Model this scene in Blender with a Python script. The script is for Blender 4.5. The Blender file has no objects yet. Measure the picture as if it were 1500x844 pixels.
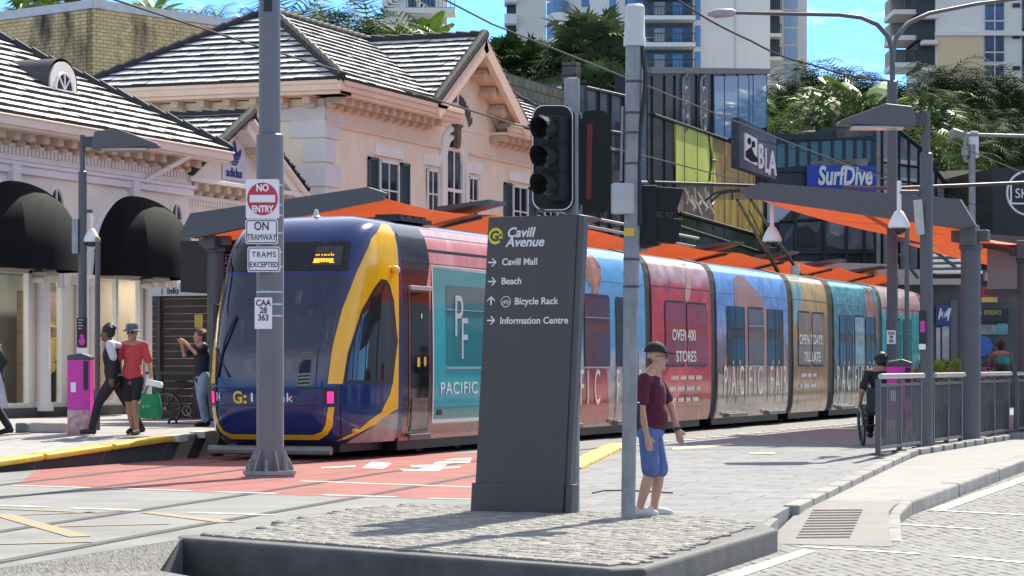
import bpy, bmesh, math, random
from mathutils import Vector, Matrix, noise
from math import radians as rad, pi, sin, cos
random.seed(7)
SC = bpy.context.scene
COL = SC.collection

# ------------------------------------------------------------------ camera, sky, sun, exposure
FPX, VX, VY, CH = 3800., 2150., 534., 1.5          # focal length and street vanishing point in photo pixels, eye height
TH = math.atan((VX - 750) / FPX)
FW = (-sin(TH), cos(TH)); RT = (cos(TH), sin(TH))
cam = bpy.data.cameras.new('camera'); camo = bpy.data.objects.new('camera', cam); COL.objects.link(camo)
cam.sensor_width = 36; cam.lens = 36 * FPX / 1500; cam.shift_y = (VY - 422) / 1500
cam.clip_start = .5; cam.clip_end = 3000
camo.location = (0, 0, CH); camo.rotation_euler = (pi / 2, 0, TH)
SC.camera = camo
SUN_AZ, SUN_EL = rad(6), rad(47)                   # azimuth from +Y towards +X
sd = Vector((sin(SUN_AZ) * cos(SUN_EL), cos(SUN_AZ) * cos(SUN_EL), sin(SUN_EL)))
W = bpy.data.worlds.new('World'); SC.world = W; W.use_nodes = True
nt = W.node_tree; nt.nodes.clear()
out = nt.nodes.new('ShaderNodeOutputWorld'); bg = nt.nodes.new('ShaderNodeBackground')
sky = nt.nodes.new('ShaderNodeTexSky'); sky.sky_type = 'NISHITA'; sky.sun_disc = False
sky.sun_elevation = SUN_EL; sky.sun_rotation = SUN_AZ; sky.ozone_density = 1.5; sky.air_density = .75; sky.dust_density = .0; sky.altitude = 800
tc = nt.nodes.new('ShaderNodeTexCoord'); mp = nt.nodes.new('ShaderNodeMapping'); mp.inputs['Scale'].default_value = (3, 3, 9)
nz = nt.nodes.new('ShaderNodeTexNoise'); nz.inputs['Scale'].default_value = 2.6; nz.inputs['Detail'].default_value = 7; nz.inputs['Roughness'].default_value = .62
cr = nt.nodes.new('ShaderNodeValToRGB'); cr.color_ramp.elements[0].position = .60; cr.color_ramp.elements[1].position = .86
cr.color_ramp.elements[1].color = (.75, .75, .75, 1)
mx = nt.nodes.new('ShaderNodeMix'); mx.data_type = 'RGBA'; mx.inputs[7].default_value = (9.5, 9.8, 10.2, 1)
L = nt.links.new
L(tc.outputs['Generated'], mp.inputs[0]); L(mp.outputs[0], nz.inputs[0]); L(nz.outputs[0], cr.inputs[0])
L(cr.outputs[0], mx.inputs[0]); L(sky.outputs[0], mx.inputs[6]); L(mx.outputs[2], bg.inputs[0])
hs = nt.nodes.new('ShaderNodeHueSaturation'); hs.inputs['Saturation'].default_value = .42; hs.inputs['Value'].default_value = 1.0; L(sky.outputs[0], hs.inputs['Color']); 
sx_ = nt.nodes.new('ShaderNodeSeparateXYZ'); mr_ = nt.nodes.new('ShaderNodeMapRange'); mr_.inputs[1].default_value = .13; mr_.inputs[2].default_value = .27; mr_.clamp = True; mr_.interpolation_type = 'SMOOTHSTEP'
hz = nt.nodes.new('ShaderNodeMix'); hz.data_type = 'RGBA'; hz.inputs[6].default_value = (.19, .42, .80, 1); hz.inputs[7].default_value = (1, 1, 1, 1)
ml = nt.nodes.new('ShaderNodeMix'); ml.data_type = 'RGBA'; ml.blend_type = 'MULTIPLY'; ml.inputs[0].default_value = 1
L(tc.outputs['Generated'], sx_.inputs[0]); L(sx_.outputs[2], mr_.inputs[0]); L(mr_.outputs[0], hz.inputs[0]); L(hz.outputs[2], ml.inputs[7]); L(hs.outputs[0], ml.inputs[6]); L(ml.outputs[2], mx.inputs[6])
bg.inputs[1].default_value = .15; L(bg.outputs[0], out.inputs[0])
sun = bpy.data.lights.new('sun', 'SUN'); sun.energy = 3.8; sun.angle = rad(.53); sun.color = (1, .93, .80)
suno = bpy.data.objects.new('sun', sun); COL.objects.link(suno); suno.rotation_euler = sd.to_track_quat('Z', 'Y').to_euler()
SC.view_settings.view_transform = 'Standard'; SC.view_settings.look = 'None'
SC.view_settings.exposure = 1.13; SC.view_settings.gamma = 1; SC.view_settings.use_curve_mapping = False
try:
    SC.cycles.max_bounces = 6; SC.cycles.use_denoising = True
except Exception: pass

# ------------------------------------------------------------------ photo pixel -> real place
def ray(px, py):
    u = (px - 750) / FPX; v = (VY - py) / FPX
    return (FW[0] + RT[0] * u, FW[1] + RT[1] * u, v)
def G(px, py, z=0.):
    r = ray(px, py); d = (z - CH) / r[2]; return Vector((r[0] * d, r[1] * d, z))
def PX(px, py, X):
    r = ray(px, py); d = X / r[0]; return Vector((X, r[1] * d, CH + r[2] * d))
def PY(px, py, Y):
    r = ray(px, py); d = Y / r[1]; return Vector((r[0] * d, Y, CH + r[2] * d))
def PD(px, py, d):
    r = ray(px, py); return Vector((r[0] * d, r[1] * d, CH + r[2] * d))

# ------------------------------------------------------------------ materials
MATS = {}
def mat(name, col=None, rough=.6, metal=0., var=.12, scale=4., bump=0., bscale=30., coat=0., emit=None, es=1., spec=.5, stretch=None, col2=None, alpha=1.):
    if name in MATS: return MATS[name]
    if col is None: raise KeyError(name)
    m = bpy.data.materials.new(name); m.use_nodes = True; t = m.node_tree; b = t.nodes['Principled BSDF']
    b.inputs['Roughness'].default_value = rough; b.inputs['Metallic'].default_value = metal
    b.inputs['Coat Weight'].default_value = coat; b.inputs['Coat Roughness'].default_value = .04
    b.inputs['Specular IOR Level'].default_value = spec
    b.inputs['Base Color'].default_value = (*col, 1)
    if emit: b.inputs['Emission Color'].default_value = (*emit, 1); b.inputs['Emission Strength'].default_value = es
    if var > 0 or col2:
        c = t.nodes.new('ShaderNodeTexCoord'); n = t.nodes.new('ShaderNodeTexNoise'); r = t.nodes.new('ShaderNodeValToRGB')
        n.inputs['Scale'].default_value = scale; n.inputs['Detail'].default_value = 6; n.inputs['Roughness'].default_value = .6
        r.color_ramp.elements[0].position = .33; r.color_ramp.elements[1].position = .67
        a = col2 or tuple(min(1, x * (1 + var)) for x in col)
        lo = col if col2 else tuple(x * (1 - var) for x in col)
        r.color_ramp.elements[0].color = (*lo, 1); r.color_ramp.elements[1].color = (*a, 1)
        src = c.outputs['Object']
        if stretch:
            mpn = t.nodes.new('ShaderNodeMapping'); mpn.inputs['Scale'].default_value = stretch
            t.links.new(src, mpn.inputs[0]); src = mpn.outputs[0]
        t.links.new(src, n.inputs['Vector']); t.links.new(n.outputs[0], r.inputs[0]); t.links.new(r.outputs[0], b.inputs['Base Color'])
        if rough > .3:
            mr = t.nodes.new('ShaderNodeMapRange'); mr.inputs[3].default_value = rough - .08; mr.inputs[4].default_value = min(1, rough + .08)
            t.links.new(n.outputs[0], mr.inputs[0]); t.links.new(mr.outputs[0], b.inputs['Roughness'])
    if bump:
        c2 = t.nodes.new('ShaderNodeTexCoord'); n2 = t.nodes.new('ShaderNodeTexNoise'); bp = t.nodes.new('ShaderNodeBump')
        n2.inputs['Scale'].default_value = bscale; n2.inputs['Detail'].default_value = 4
        bp.inputs['Strength'].default_value = bump; bp.inputs['Distance'].default_value = .02
        t.links.new(c2.outputs['Object'], n2.inputs['Vector']); t.links.new(n2.outputs[0], bp.inputs['Height']); t.links.new(bp.outputs[0], b.inputs['Normal'])
    MATS[name] = m; return m
def brickmat(name, c1, c2, cm, scale, bw, rh, mortar=.02, rough=.85, rot=(0, 0, 0), stain=None, bump=.4, offset=.5, stain_scale=.35, stain_pos=(.55, .7), smooth=.1, bias=0., tall=1., patchy=None):
    """bricks or paving from the Brick texture; rot turns object coordinates so that x runs along and y across the courses"""
    m = bpy.data.materials.new(name); m.use_nodes = True; t = m.node_tree; b = t.nodes['Principled BSDF']; b.inputs['Roughness'].default_value = rough
    c = t.nodes.new('ShaderNodeTexCoord'); mpn = t.nodes.new('ShaderNodeMapping'); mpn.inputs['Rotation'].default_value = rot
    k = t.nodes.new('ShaderNodeTexBrick'); k.inputs['Color1'].default_value = (*c1, 1); k.inputs['Color2'].default_value = (*c2, 1); k.inputs['Mortar'].default_value = (*cm, 1)
    k.inputs['Scale'].default_value = scale; k.inputs['Mortar Size'].default_value = mortar; k.inputs['Brick Width'].default_value = bw; k.inputs['Row Height'].default_value = rh
    k.inputs['Mortar Smooth'].default_value = smooth; k.offset = offset; k.inputs['Bias'].default_value = bias
    n = t.nodes.new('ShaderNodeTexNoise'); n.inputs['Scale'].default_value = stain_scale * 12; n.inputs['Detail'].default_value = 8
    wv = t.nodes.new('ShaderNodeTexNoise'); wv.inputs['Scale'].default_value = 3.; wadd = t.nodes.new('ShaderNodeMix'); wadd.data_type = 'RGBA'; wadd.blend_type = 'LINEAR_LIGHT'; wadd.inputs[0].default_value = .012
    t.links.new(c.outputs['Object'], wv.inputs['Vector'])
    t.links.new(c.outputs['Object'], wadd.inputs[6]); t.links.new(wv.outputs[1], wadd.inputs[7])
    t.links.new(wadd.outputs[2], mpn.inputs[0]); t.links.new(mpn.outputs[0], k.inputs['Vector']); t.links.new(c.outputs['Object'], n.inputs['Vector'])
    mm = t.nodes.new('ShaderNodeMix'); mm.data_type = 'RGBA'; mm.blend_type = 'MULTIPLY'; mm.inputs[0].default_value = .6
    rr = t.nodes.new('ShaderNodeValToRGB'); rr.color_ramp.elements[0].position = .3; rr.color_ramp.elements[0].color = (.6, .6, .6, 1); rr.color_ramp.elements[1].position = .7; rr.color_ramp.elements[1].color = (1.15, 1.15, 1.15, 1)
    t.links.new(n.outputs[0], rr.inputs[0]); t.links.new(k.outputs[0], mm.inputs[6]); t.links.new(rr.outputs[0], mm.inputs[7])
    last = mm.outputs[2]
    if patchy:
        n3 = t.nodes.new('ShaderNodeTexNoise'); n3.inputs['Scale'].default_value = 7.; n3.inputs['Detail'].default_value = 2; t.links.new(c.outputs['Object'], n3.inputs['Vector'])
        r3 = t.nodes.new('ShaderNodeValToRGB'); r3.color_ramp.elements[0].position = .5; r3.color_ramp.elements[1].position = .56; t.links.new(n3.outputs[0], r3.inputs[0])
        mu = t.nodes.new('ShaderNodeMath'); mu.operation = 'MULTIPLY'; t.links.new(r3.outputs[0], mu.inputs[0]); t.links.new(k.outputs[1], mu.inputs[1])
        m3 = t.nodes.new('ShaderNodeMix'); m3.data_type = 'RGBA'; m3.inputs[7].default_value = (*patchy, 1); t.links.new(mu.outputs[0], m3.inputs[0]); t.links.new(last, m3.inputs[6]); last = m3.outputs[2]
    if stain:
        n2 = t.nodes.new('ShaderNodeTexNoise'); n2.inputs['Scale'].default_value = stain_scale; n2.inputs['Detail'].default_value = 9; n2.inputs['Roughness'].default_value = .65
        ms = t.nodes.new('ShaderNodeMapping'); ms.inputs['Scale'].default_value = (1, 1, .35); t.links.new(c.outputs['Object'], ms.inputs[0]); t.links.new(ms.outputs[0], n2.inputs['Vector'])
        r2 = t.nodes.new('ShaderNodeValToRGB'); r2.color_ramp.elements[0].position = stain_pos[0]; r2.color_ramp.elements[1].position = stain_pos[1]
        m2 = t.nodes.new('ShaderNodeMix'); m2.data_type = 'RGBA'; m2.inputs[7].default_value = (*stain, 1)
        t.links.new(n2.outputs[0], r2.inputs[0]); t.links.new(r2.outputs[0], m2.inputs[0]); t.links.new(last, m2.inputs[6]); last = m2.outputs[2]
    t.links.new(last, b.inputs['Base Color'])
    bp = t.nodes.new('ShaderNodeBump'); bp.inputs['Strength'].default_value = bump; bp.inputs['Distance'].default_value = .015; bp.invert = True
    t.links.new(k.outputs[1], bp.inputs['Height']); t.links.new(bp.outputs[0], b.inputs['Normal'])
    MATS[name] = m; return m
def glassmat(name, col=None, rough=.04, spec=.8, var=0., scale=1., col2=None, metal=0.):
    return mat(name, col, rough, metal, var, scale, spec=spec, col2=col2)

# ------------------------------------------------------------------ mesh helpers
def wmat(o):
    m = o.matrix_basis.copy()
    return wmat(o.parent) @ m if o.parent else m
def frame(o, xd=(1, 0, 0), up=(0, 0, 1)):
    """local x along xd, local y along up, local z out of the sheet"""
    x = Vector(xd).normalized(); y = Vector(up).normalized(); z = x.cross(y).normalized()
    y = z.cross(x)
    m = Matrix(((x.x, y.x, z.x, o[0]), (x.y, y.y, z.y, o[1]), (x.z, y.z, z.z, o[2]), (0, 0, 0, 1)))
    return m
class MB:
    def __init__(s, M=None):
        s.v = []; s.f = []; s.mi = []; s.M = M; s.cur = 0; s.sm = []; s.smooth = False
    def add(s, vs, fs, M=None):
        b = len(s.v)
        for p in vs:
            p = Vector(p)
            if M: p = M @ p
            if s.M: p = s.M @ p
            s.v.append(p)
        for f in fs: s.f.append([b + i for i in f]); s.mi.append(s.cur); s.sm.append(s.smooth)
        return s
    def box(s, c, d, M=None, rz=0.):
        x, y, z = (d[0] / 2, d[1] / 2, d[2] / 2)
        vs = [Vector((a, b, e)) for a in (-x, x) for b in (-y, y) for e in (-z, z)]
        if rz: R = Matrix.Rotation(rz, 3, 'Z'); vs = [R @ p for p in vs]
        vs = [p + Vector(c) for p in vs]
        return s.add(vs, [(0, 1, 3, 2), (4, 6, 7, 5), (0, 4, 5, 1), (2, 3, 7, 6), (0, 2, 6, 4), (1, 5, 7, 3)], M)
    def bb(s, a, b, M=None):
        return s.box([(a[i] + b[i]) / 2 for i in range(3)], [abs(b[i] - a[i]) for i in range(3)], M)
    def quad(s, a, b, c, d, M=None): return s.add([a, b, c, d], [(0, 1, 2, 3)], M)
    def poly(s, ps, M=None): return s.add(ps, [tuple(range(len(ps)))], M)
    def prism(s, pts, z0, z1, M=None):
        """polygon in x,y extruded along z"""
        n = len(pts); vs = [(p[0], p[1], z0) for p in pts] + [(p[0], p[1], z1) for p in pts]
        fs = [tuple(range(n))[::-1], tuple(range(n, 2 * n))] + [(i, (i + 1) % n, n + (i + 1) % n, n + i) for i in range(n)]
        return s.add(vs, fs, M)
    def tube(s, pts, r, n=10, cap=True, M=None):
        pts = [Vector(p) for p in pts]; k = len(pts); rs = r if isinstance(r, (list, tuple)) else [r] * k
        vs = []; prev = None
        for i, p in enumerate(pts):
            t = (pts[min(i + 1, k - 1)] - pts[max(i - 1, 0)]).normalized()
            if prev is None:
                a = Vector((0, 0, 1)) if abs(t.z) < .9 else Vector((1, 0, 0))
                x = t.cross(a).normalized()
            else:
                x = (prev - t * prev.dot(t)).normalized()
            prev = x; y = t.cross(x)
            vs += [p + (x * cos(2 * pi * j / n) + y * sin(2 * pi * j / n)) * rs[i] for j in range(n)]
        fs = [(i * n + j, i * n + (j + 1) % n, (i + 1) * n + (j + 1) % n, (i + 1) * n + j) for i in range(k - 1) for j in range(n)]
        if cap: fs += [tuple(range(n))[::-1], tuple((k - 1) * n + j for j in range(n))]
        return s.add(vs, fs, M)
    def lathe(s, prof, c=(0, 0, 0), n=20, M=None, cap=True):
        vs = [(c[0] + r * cos(2 * pi * j / n), c[1] + r * sin(2 * pi * j / n), c[2] + z) for r, z in prof for j in range(n)]
        k = len(prof)
        fs = [(i * n + j, i * n + (j + 1) % n, (i + 1) * n + (j + 1) % n, (i + 1) * n + j) for i in range(k - 1) for j in range(n)]
        if cap: fs += [tuple(range(n))[::-1], tuple((k - 1) * n + j for j in range(n))]
        return s.add(vs, fs, M)
    def ball(s, c, r, n=12, m=8, M=None):
        r = r if isinstance(r, (list, tuple)) else (r, r, r)
        vs = [(c[0] + r[0] * sin(pi * i / m) * cos(2 * pi * j / n), c[1] + r[1] * sin(pi * i / m) * sin(2 * pi * j / n), c[2] - r[2] * cos(pi * i / m)) for i in range(m + 1) for j in range(n)]
        fs = [(i * n + j, i * n + (j + 1) % n, (i + 1) * n + (j + 1) % n, (i + 1) * n + j) for i in range(m) for j in range(n)]
        return s.add(vs, fs, M)
    def torus(s, c, R, r, M=None, n=32, m=8, arc=2 * pi, a0=0., sx=1.):
        """ring in local x,y"""
        full = arc > 6.28; k = n if full else n + 1
        vs = []
        for i in range(k):
            a = a0 + arc * i / n
            for j in range(m):
                b = 2 * pi * j / m; q = R + r * cos(b)
                vs.append((c[0] + q * cos(a) * sx, c[1] + q * sin(a), c[2] + r * sin(b)))
        fs = [((i % k) * m + j, (i % k) * m + (j + 1) % m, ((i + 1) % k) * m + (j + 1) % m, ((i + 1) % k) * m + j) for i in range(n) for j in range(m)]
        return s.add(vs, fs, M)
    def build(s, name, m, parent=None, smooth=False, bevel=0., seg=2, tri=False):
        me = bpy.data.meshes.new(name)
        inv = wmat(parent).inverted() if parent else Matrix()
        me.from_pydata([inv @ p for p in s.v], [], s.f)
        ms = m if isinstance(m, (list, tuple)) else [m]
        for q in ms: me.materials.append(q)
        if len(ms) > 1: me.polygons.foreach_set('material_index', s.mi)
        if smooth: me.polygons.foreach_set('use_smooth', [True] * len(me.polygons))
        elif any(s.sm): me.polygons.foreach_set('use_smooth', s.sm)
        me.update()
        bm = bmesh.new(); bm.from_mesh(me)
        bmesh.ops.remove_doubles(bm, verts=bm.verts, dist=1e-5)
        bmesh.ops.recalc_face_normals(bm, faces=bm.faces)
        bm.to_mesh(me); bm.free()
        o = bpy.data.objects.new(name, me); COL.objects.link(o)
        if parent: o.parent = parent
        if smooth and smooth != 'full':
            try:
                me.set_sharp_from_angle(angle=rad(40))
            except Exception: pass
        if bevel:
            b = o.modifiers.new('bevel', 'BEVEL'); b.width = bevel; b.segments = seg; b.limit_method = 'ANGLE'; b.angle_limit = rad(40)
        return o
def tag(o, label=None, cat=None, group=None, kind=None):
    if label: o['label'] = label
    if cat: o['category'] = cat
    if group: o['group'] = group
    if kind: o['kind'] = kind
    return o
def thing(name, label, cat, loc=(0, 0, 0), rz=0., group=None):
    o = bpy.data.objects.new(name, None); COL.objects.link(o); o.empty_display_size = .2
    o.location = loc; o.rotation_euler = (0, 0, rz); return tag(o, label, cat, group)
def copy_tree(o, parent=None):
    c = o.copy(); COL.objects.link(c)
    if parent: c.parent = parent
    for ch in list(o.children): copy_tree(ch, c)
    return c
def struct(o): o['kind'] = 'structure'; return o
def text(body, size, m, parent, M, name='lettering', ex=.002, ax='LEFT', sx=1., shear=0., fn=None, bold=0., sp=1., lsp=1.):
    """lettering as a mesh; M places it (x along the words), fn maps flat letters onto a curved skin"""
    c = bpy.data.curves.new('t', 'FONT'); c.body = body; c.size = size; c.align_x = ax; c.extrude = 0 if fn else ex; c.shear = shear; c.offset = bold; c.space_character = sp; c.space_line = lsp
    c.resolution_u = 4
    o = bpy.data.objects.new('t', c); COL.objects.link(o)
    dg = bpy.context.evaluated_depsgraph_get(); dg.update()
    me = bpy.data.meshes.new_from_object(o.evaluated_get(dg)); bpy.data.objects.remove(o); bpy.data.curves.remove(c)
    inv = wmat(parent).inverted() if parent else Matrix()
    for v in me.vertices:
        p = Vector((v.co.x * sx, v.co.y, v.co.z + ex))
        if fn: q = fn(p.x, p.y)
        else: q = M @ p
        v.co = inv @ Vector(q)
    me.materials.clear(); me.materials.append(m); me.name = name
    o = bpy.data.objects.new(name, me); COL.objects.link(o)
    if parent: o.parent = parent
    return o
def decal(poly, fn, off, name, m, parent, du=.12, dv=.12, smooth=True):
    """flat outline poly (u,v), cut into a fine net and laid on the skin fn(u,v) at distance off"""
    bm = bmesh.new(); vs = [bm.verts.new((p[0], p[1], 0)) for p in poly]; bm.faces.new(vs)
    us = [p[0] for p in poly]; vv = [p[1] for p in poly]
    def cuts(lo, hi, st, no):
        k = max(1, int((hi - lo) / st))
        for i in range(1, k):
            q = lo + (hi - lo) * i / k
            bmesh.ops.bisect_plane(bm, geom=bm.verts[:] + bm.edges[:] + bm.faces[:], dist=1e-6, plane_co=(q * no[0], q * no[1], 0), plane_no=no)
    cuts(min(us), max(us), du, Vector((1, 0, 0))); cuts(min(vv), max(vv), dv, Vector((0, 1, 0)))
    bmesh.ops.triangulate(bm, faces=bm.faces[:])
    inv = wmat(parent).inverted() if parent else Matrix()
    for v in bm.verts: v.co = inv @ fn(v.co.x, v.co.y, off)
    me = bpy.data.meshes.new(name); bm.to_mesh(me); bm.free()
    me.materials.append(m)
    if smooth: me.polygons.foreach_set('use_smooth', [True] * len(me.polygons))
    o = bpy.data.objects.new(name, me); COL.objects.link(o)
    if parent: o.parent = parent
    return o
def rrect(x0, y0, x1, y1, r=.06, n=4):
    ps = []
    for cx, cy, a in ((x1 - r, y1 - r, 0), (x0 + r, y1 - r, 90), (x0 + r, y0 + r, 180), (x1 - r, y0 + r, 270)):
        ps += [(cx + r * cos(rad(a + 90 * i / n)), cy + r * sin(rad(a + 90 * i / n))) for i in range(n + 1)]
    return ps
def interp(x, xs, ys):
    if x <= xs[0]: return ys[0]
    for i in range(len(xs) - 1):
        if x <= xs[i + 1]: return ys[i] + (ys[i + 1] - ys[i]) * (x - xs[i]) / (xs[i + 1] - xs[i])
    return ys[-1]

# shared materials
GREY = mat('steel_grey', (.092, .092, .098), .45, 0, .06, 6, spec=.5)
GREYD = mat('steel_dark', (.06, .06, .07), .5, 0, .08, 6)
GALV = mat('galvanised', (.25, .255, .255), .5, .35, .22, 9, stretch=(1, 1, .4))
BLACK = mat('black_plastic', (.012, .012, .014), .45, 0, .1, 10)
RUBBER = mat('rubber', (.02, .02, .022), .8, 0, .1, 10)
WHITE = mat('white_paint', (.78, .78, .76), .5, 0, .06, 3)
SIGNW = mat('sign_white', (.8, .8, .8), .35, 0, .03, 6)
SIGNK = mat('sign_black', (.015, .015, .015), .5, 0, 0)
SIGNR = mat('sign_red', (.5, .025, .035), .35, 0, .05, 6)
YEL = mat('safety_yellow', (.64, .42, .04), .5, 0, .12, 6)
PINK = mat('magenta', (.62, .03, .36), .35, 0, .08, 4)
DGLASS = glassmat('dark_glass', (.012, .015, .018), .03, .6)
CONC = mat('concrete', (.34, .335, .32), .85, 0, .14, 2.2, bump=.15, bscale=60)
# ------------------------------------------------------------------ ground, tracks, pavements
def clamp(x): return max(0., min(1., x))
def riseR(y): return .28 * clamp((y - 25) / 11)                    # the right platform ramps up
def riseL(y): return .42 * clamp((y - 27.5) / 10.5)                # the left platform ramps up
def GR(px, py, dz=0.):
    z = dz
    for _ in range(40): z = .5 * z + .5 * (riseR(G(px, py, z).y) + dz)
    return G(px, py, z)
def GL(px, py):
    z = .2
    for _ in range(60): z = .6 * z + .4 * riseL(G(px, py, z).y)
    return G(px, py, z)
ASPH = mat('asphalt', (.10, .10, .10), .9, 0, .35, 60, bump=.5, bscale=160)
TRACKC = mat('track_concrete', (.215, .217, .212), .85, 0, .2, .9, bump=.12, bscale=90)
REDC = mat('red_surfacing', (.30, .105, .092), .88, 0, .22, 1.6, bump=.1, bscale=80)
PAINT = mat('road_paint', (.66, .655, .63), .7, 0, .12, 14)
PAINTY = mat('yellow_road_paint', (.40, .28, .12), .8, 0, 0, 5, col2=(.27, .245, .20))
PAVE = brickmat('paving', (.205, .212, .22), (.25, .256, .262), (.10, .10, .105), 1., .9, .3, .012, rot=(0, 0, 0), bump=.3, stain_scale=.3)
COBB = brickmat('cobble', (.30, .285, .26), (.43, .41, .38), (.035, .033, .03), 1., .19, .1, .016, rot=(0, 0, rad(18)), bump=1., stain_scale=1.2, smooth=.3)
SETT = brickmat('road_setts', (.225, .225, .218), (.26, .26, .25), (.20, .20, .195), 1., .26, .12, .022, rot=(0, 0, rad(62)), bump=.6, stain_scale=.5, bias=-.2, patchy=(.035, .034, .032))
KERBD = mat('bluestone_kerb', (.085, .083, .083), .7, 0, .25, 3, bump=.2, bscale=40)
KERBL = mat('concrete_kerb', (.28, .272, .255), .85, 0, .2, 3, bump=.2, bscale=40)

g = MB(); g.quad((-900, -100, -.4), (900, -100, -.4), (900, 1900, -.4), (-900, 1900, -.4)); struct(g.build('ground', ASPH))
def sheet(name, m, edgeL, edgeR, ys, zf, nx=1, skirt=0.):
    """strip between two X(y) edges, height zf(y)"""
    b = MB()
    for i in range(len(ys) - 1):
        a, c = ys[i], ys[i + 1]
        P = [(edgeL(a), a, zf(a)), (edgeR(a), a, zf(a)), (edgeR(c), c, zf(c)), (edgeL(c), c, zf(c))]
        b.quad(*P)
        if skirt:
            b.quad(P[0], P[3], (P[3][0], P[3][1], P[3][2] - skirt), (P[0][0], P[0][1], P[0][2] - skirt))
            b.quad(P[1], P[2], (P[2][0], P[2][1], P[2][2] - skirt), (P[1][0], P[1][1], P[1][2] - skirt))
    return struct(b.build(name, m))
# concrete slab that carries both tracks; its near edge runs obliquely past the island
A_ = G(-60, 842); B_ = G(264, 790)
b = MB(); b.prism([(-34, A_.y - 3), (A_.x, A_.y), (B_.x, B_.y), (-9.6, 23.), (-6.0, 23.0), (-6.3, 24.6), (-10.6, 31), (-11.8, 36), (-11.8, 140), (-34, 140)], -.3, 0.)
struct(b.build('track_pavement', TRACKC))
b = MB()
A2 = G(-60, 905, -.2); B2 = G(234, 836, -.2)
b.quad(A_ + Vector((0, 0, -.002)), B_ + Vector((0, 0, -.002)), B2, A2); b.poly([A2, B2, G(420, 870, -.2), G(1000, 960, -.2), (-4, 8, -.2), (-14, 6, -.2)])
struct(b.build('asphalt_road', mat('worn_asphalt', (.19, .186, .175), .9, 0, .75, 38, bump=.4, bscale=140)))
# cobbled road on the right
sheet('cobbled_road', SETT, lambda y: -7.0, lambda y: 14., [8, 16.9, 22.9, 25, 28, 32, 36, 60, 140], lambda y: riseR(y) - .2)
# rails
RAIL = mat('rail_steel', (.16, .15, .14), .35, .8, .2, 20); GROOVE = mat('rail_groove', (.03, .028, .026), .9, 0, .2, 10)
ctA = [(-15.3, 14), (-15.75, 20), (-16.4, 28), (-17.2, 34), (-17.52, 38), (-17.52, 135)]
ctB = [(-10.6, 12), (-11.1, 16.5), (-11.75, 21), (-12.5, 27), (-13.35, 33), (-13.75, 38), (-13.9, 44), (-13.9, 135)]
def offs(pts, d):
    o = []
    for i, p in enumerate(pts):
        a = pts[max(i - 1, 0)]; c = pts[min(i + 1, len(pts) - 1)]
        t = Vector((c[0] - a[0], c[1] - a[1])).normalized(); o.append((p[0] + t.y * d, p[1] - t.x * d))
    return o
def ribbon(b, pts, d0, d1, z):
    p = offs(pts, d0); q = offs(pts, d1)
    for i in range(len(pts) - 1): b.quad((*p[i], z), (*q[i], z), (*q[i + 1], z), (*p[i + 1], z))
for ct in (ctA, ctB):
    for s in (-.7175, .7175):
        b = MB()
        b.cur = 0; ribbon(b, ct, s - .035, s + .035, .004)
        b.cur = 1; ribbon(b, ct, s + .035, s + .085, .0035); ribbon(b, ct, s - .06, s - .035, .0035)
        struct(b.build('tram_rail', [RAIL, GROOVE]))
# red surfacing where the trams enter, and the painted marks
rp = [G(20, 712), G(475, 727), G(700, 733), Vector((-11.5, 31.6, 0)), Vector((-12.4, 36.5, 0)), Vector((-12.6, 41, 0)), Vector((-19.15, 41, 0)), Vector((-19.15, 32.4, 0)), G(30, 706)]
b = MB(); b.poly([(p.x, p.y, .002) for p in rp]); struct(b.build('red_tram_lane', REDC))
def stripe(b, p, q, w, z=.0055):
    p = Vector((p.x, p.y)); q = Vector((q.x, q.y)); t = (q - p).normalized(); n = Vector((-t.y, t.x)) * w / 2
    b.quad((*(p + n), z), (*(q + n), z), (*(q - n), z), (*(p - n), z))
b = MB()
for x0, y0, x1, y1 in ((20, 711.5, 130, 715), (165, 716, 280, 719.5), (315, 721, 405, 723.5), (472, 725.5, 580, 728.5), (628, 730.5, 690, 732),
                       (0, 741, 70, 743.5), (105, 745, 205, 748), (280, 751.5, 400, 755)):
    stripe(b, G(x0, y0), G(x1, y1), .13)
stripe(b, G(440, 705), G(692, 714), .13)
for q in ([(530, 686), (545, 677), (574, 679), (562, 687)], [(585, 688), (648, 688), (642, 690.5), (592, 690)], [(600, 682), (655, 681), (650, 684), (605, 685)], [(665, 672), (692, 671), (690, 674), (650, 675)],
          [(640, 677), (690, 675.5), (688, 678), (634, 680)], [(618, 686), (676, 684), (672, 686), (612, 688)], [(840, 683), (880, 671), (890, 672), (850, 684)], [(838, 690), (868, 682), (872, 683.5), (845, 692)], [(472, 685), (520, 682.5), (521, 684), (470, 686.5)]):
    ps = [G(*p) for p in q]; b.poly([(p.x, p.y, .0055) for p in ps])
struct(b.build('white_road_markings', PAINT))
b = MB()
for x0, y0, x1, y1, w in ((-30, 745, 150, 752, .1), (0, 754, 118, 787, .2), (-10, 798, 135, 794.5, .1), (85, 772, 250, 768, .1), (215, 751, 335, 766, .18), (30, 755, 190, 749, .1)):
    stripe(b, G(x0, y0), G(x1, y1), w, .0065)
struct(b.build('yellow_hatching', PAINTY))
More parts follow.
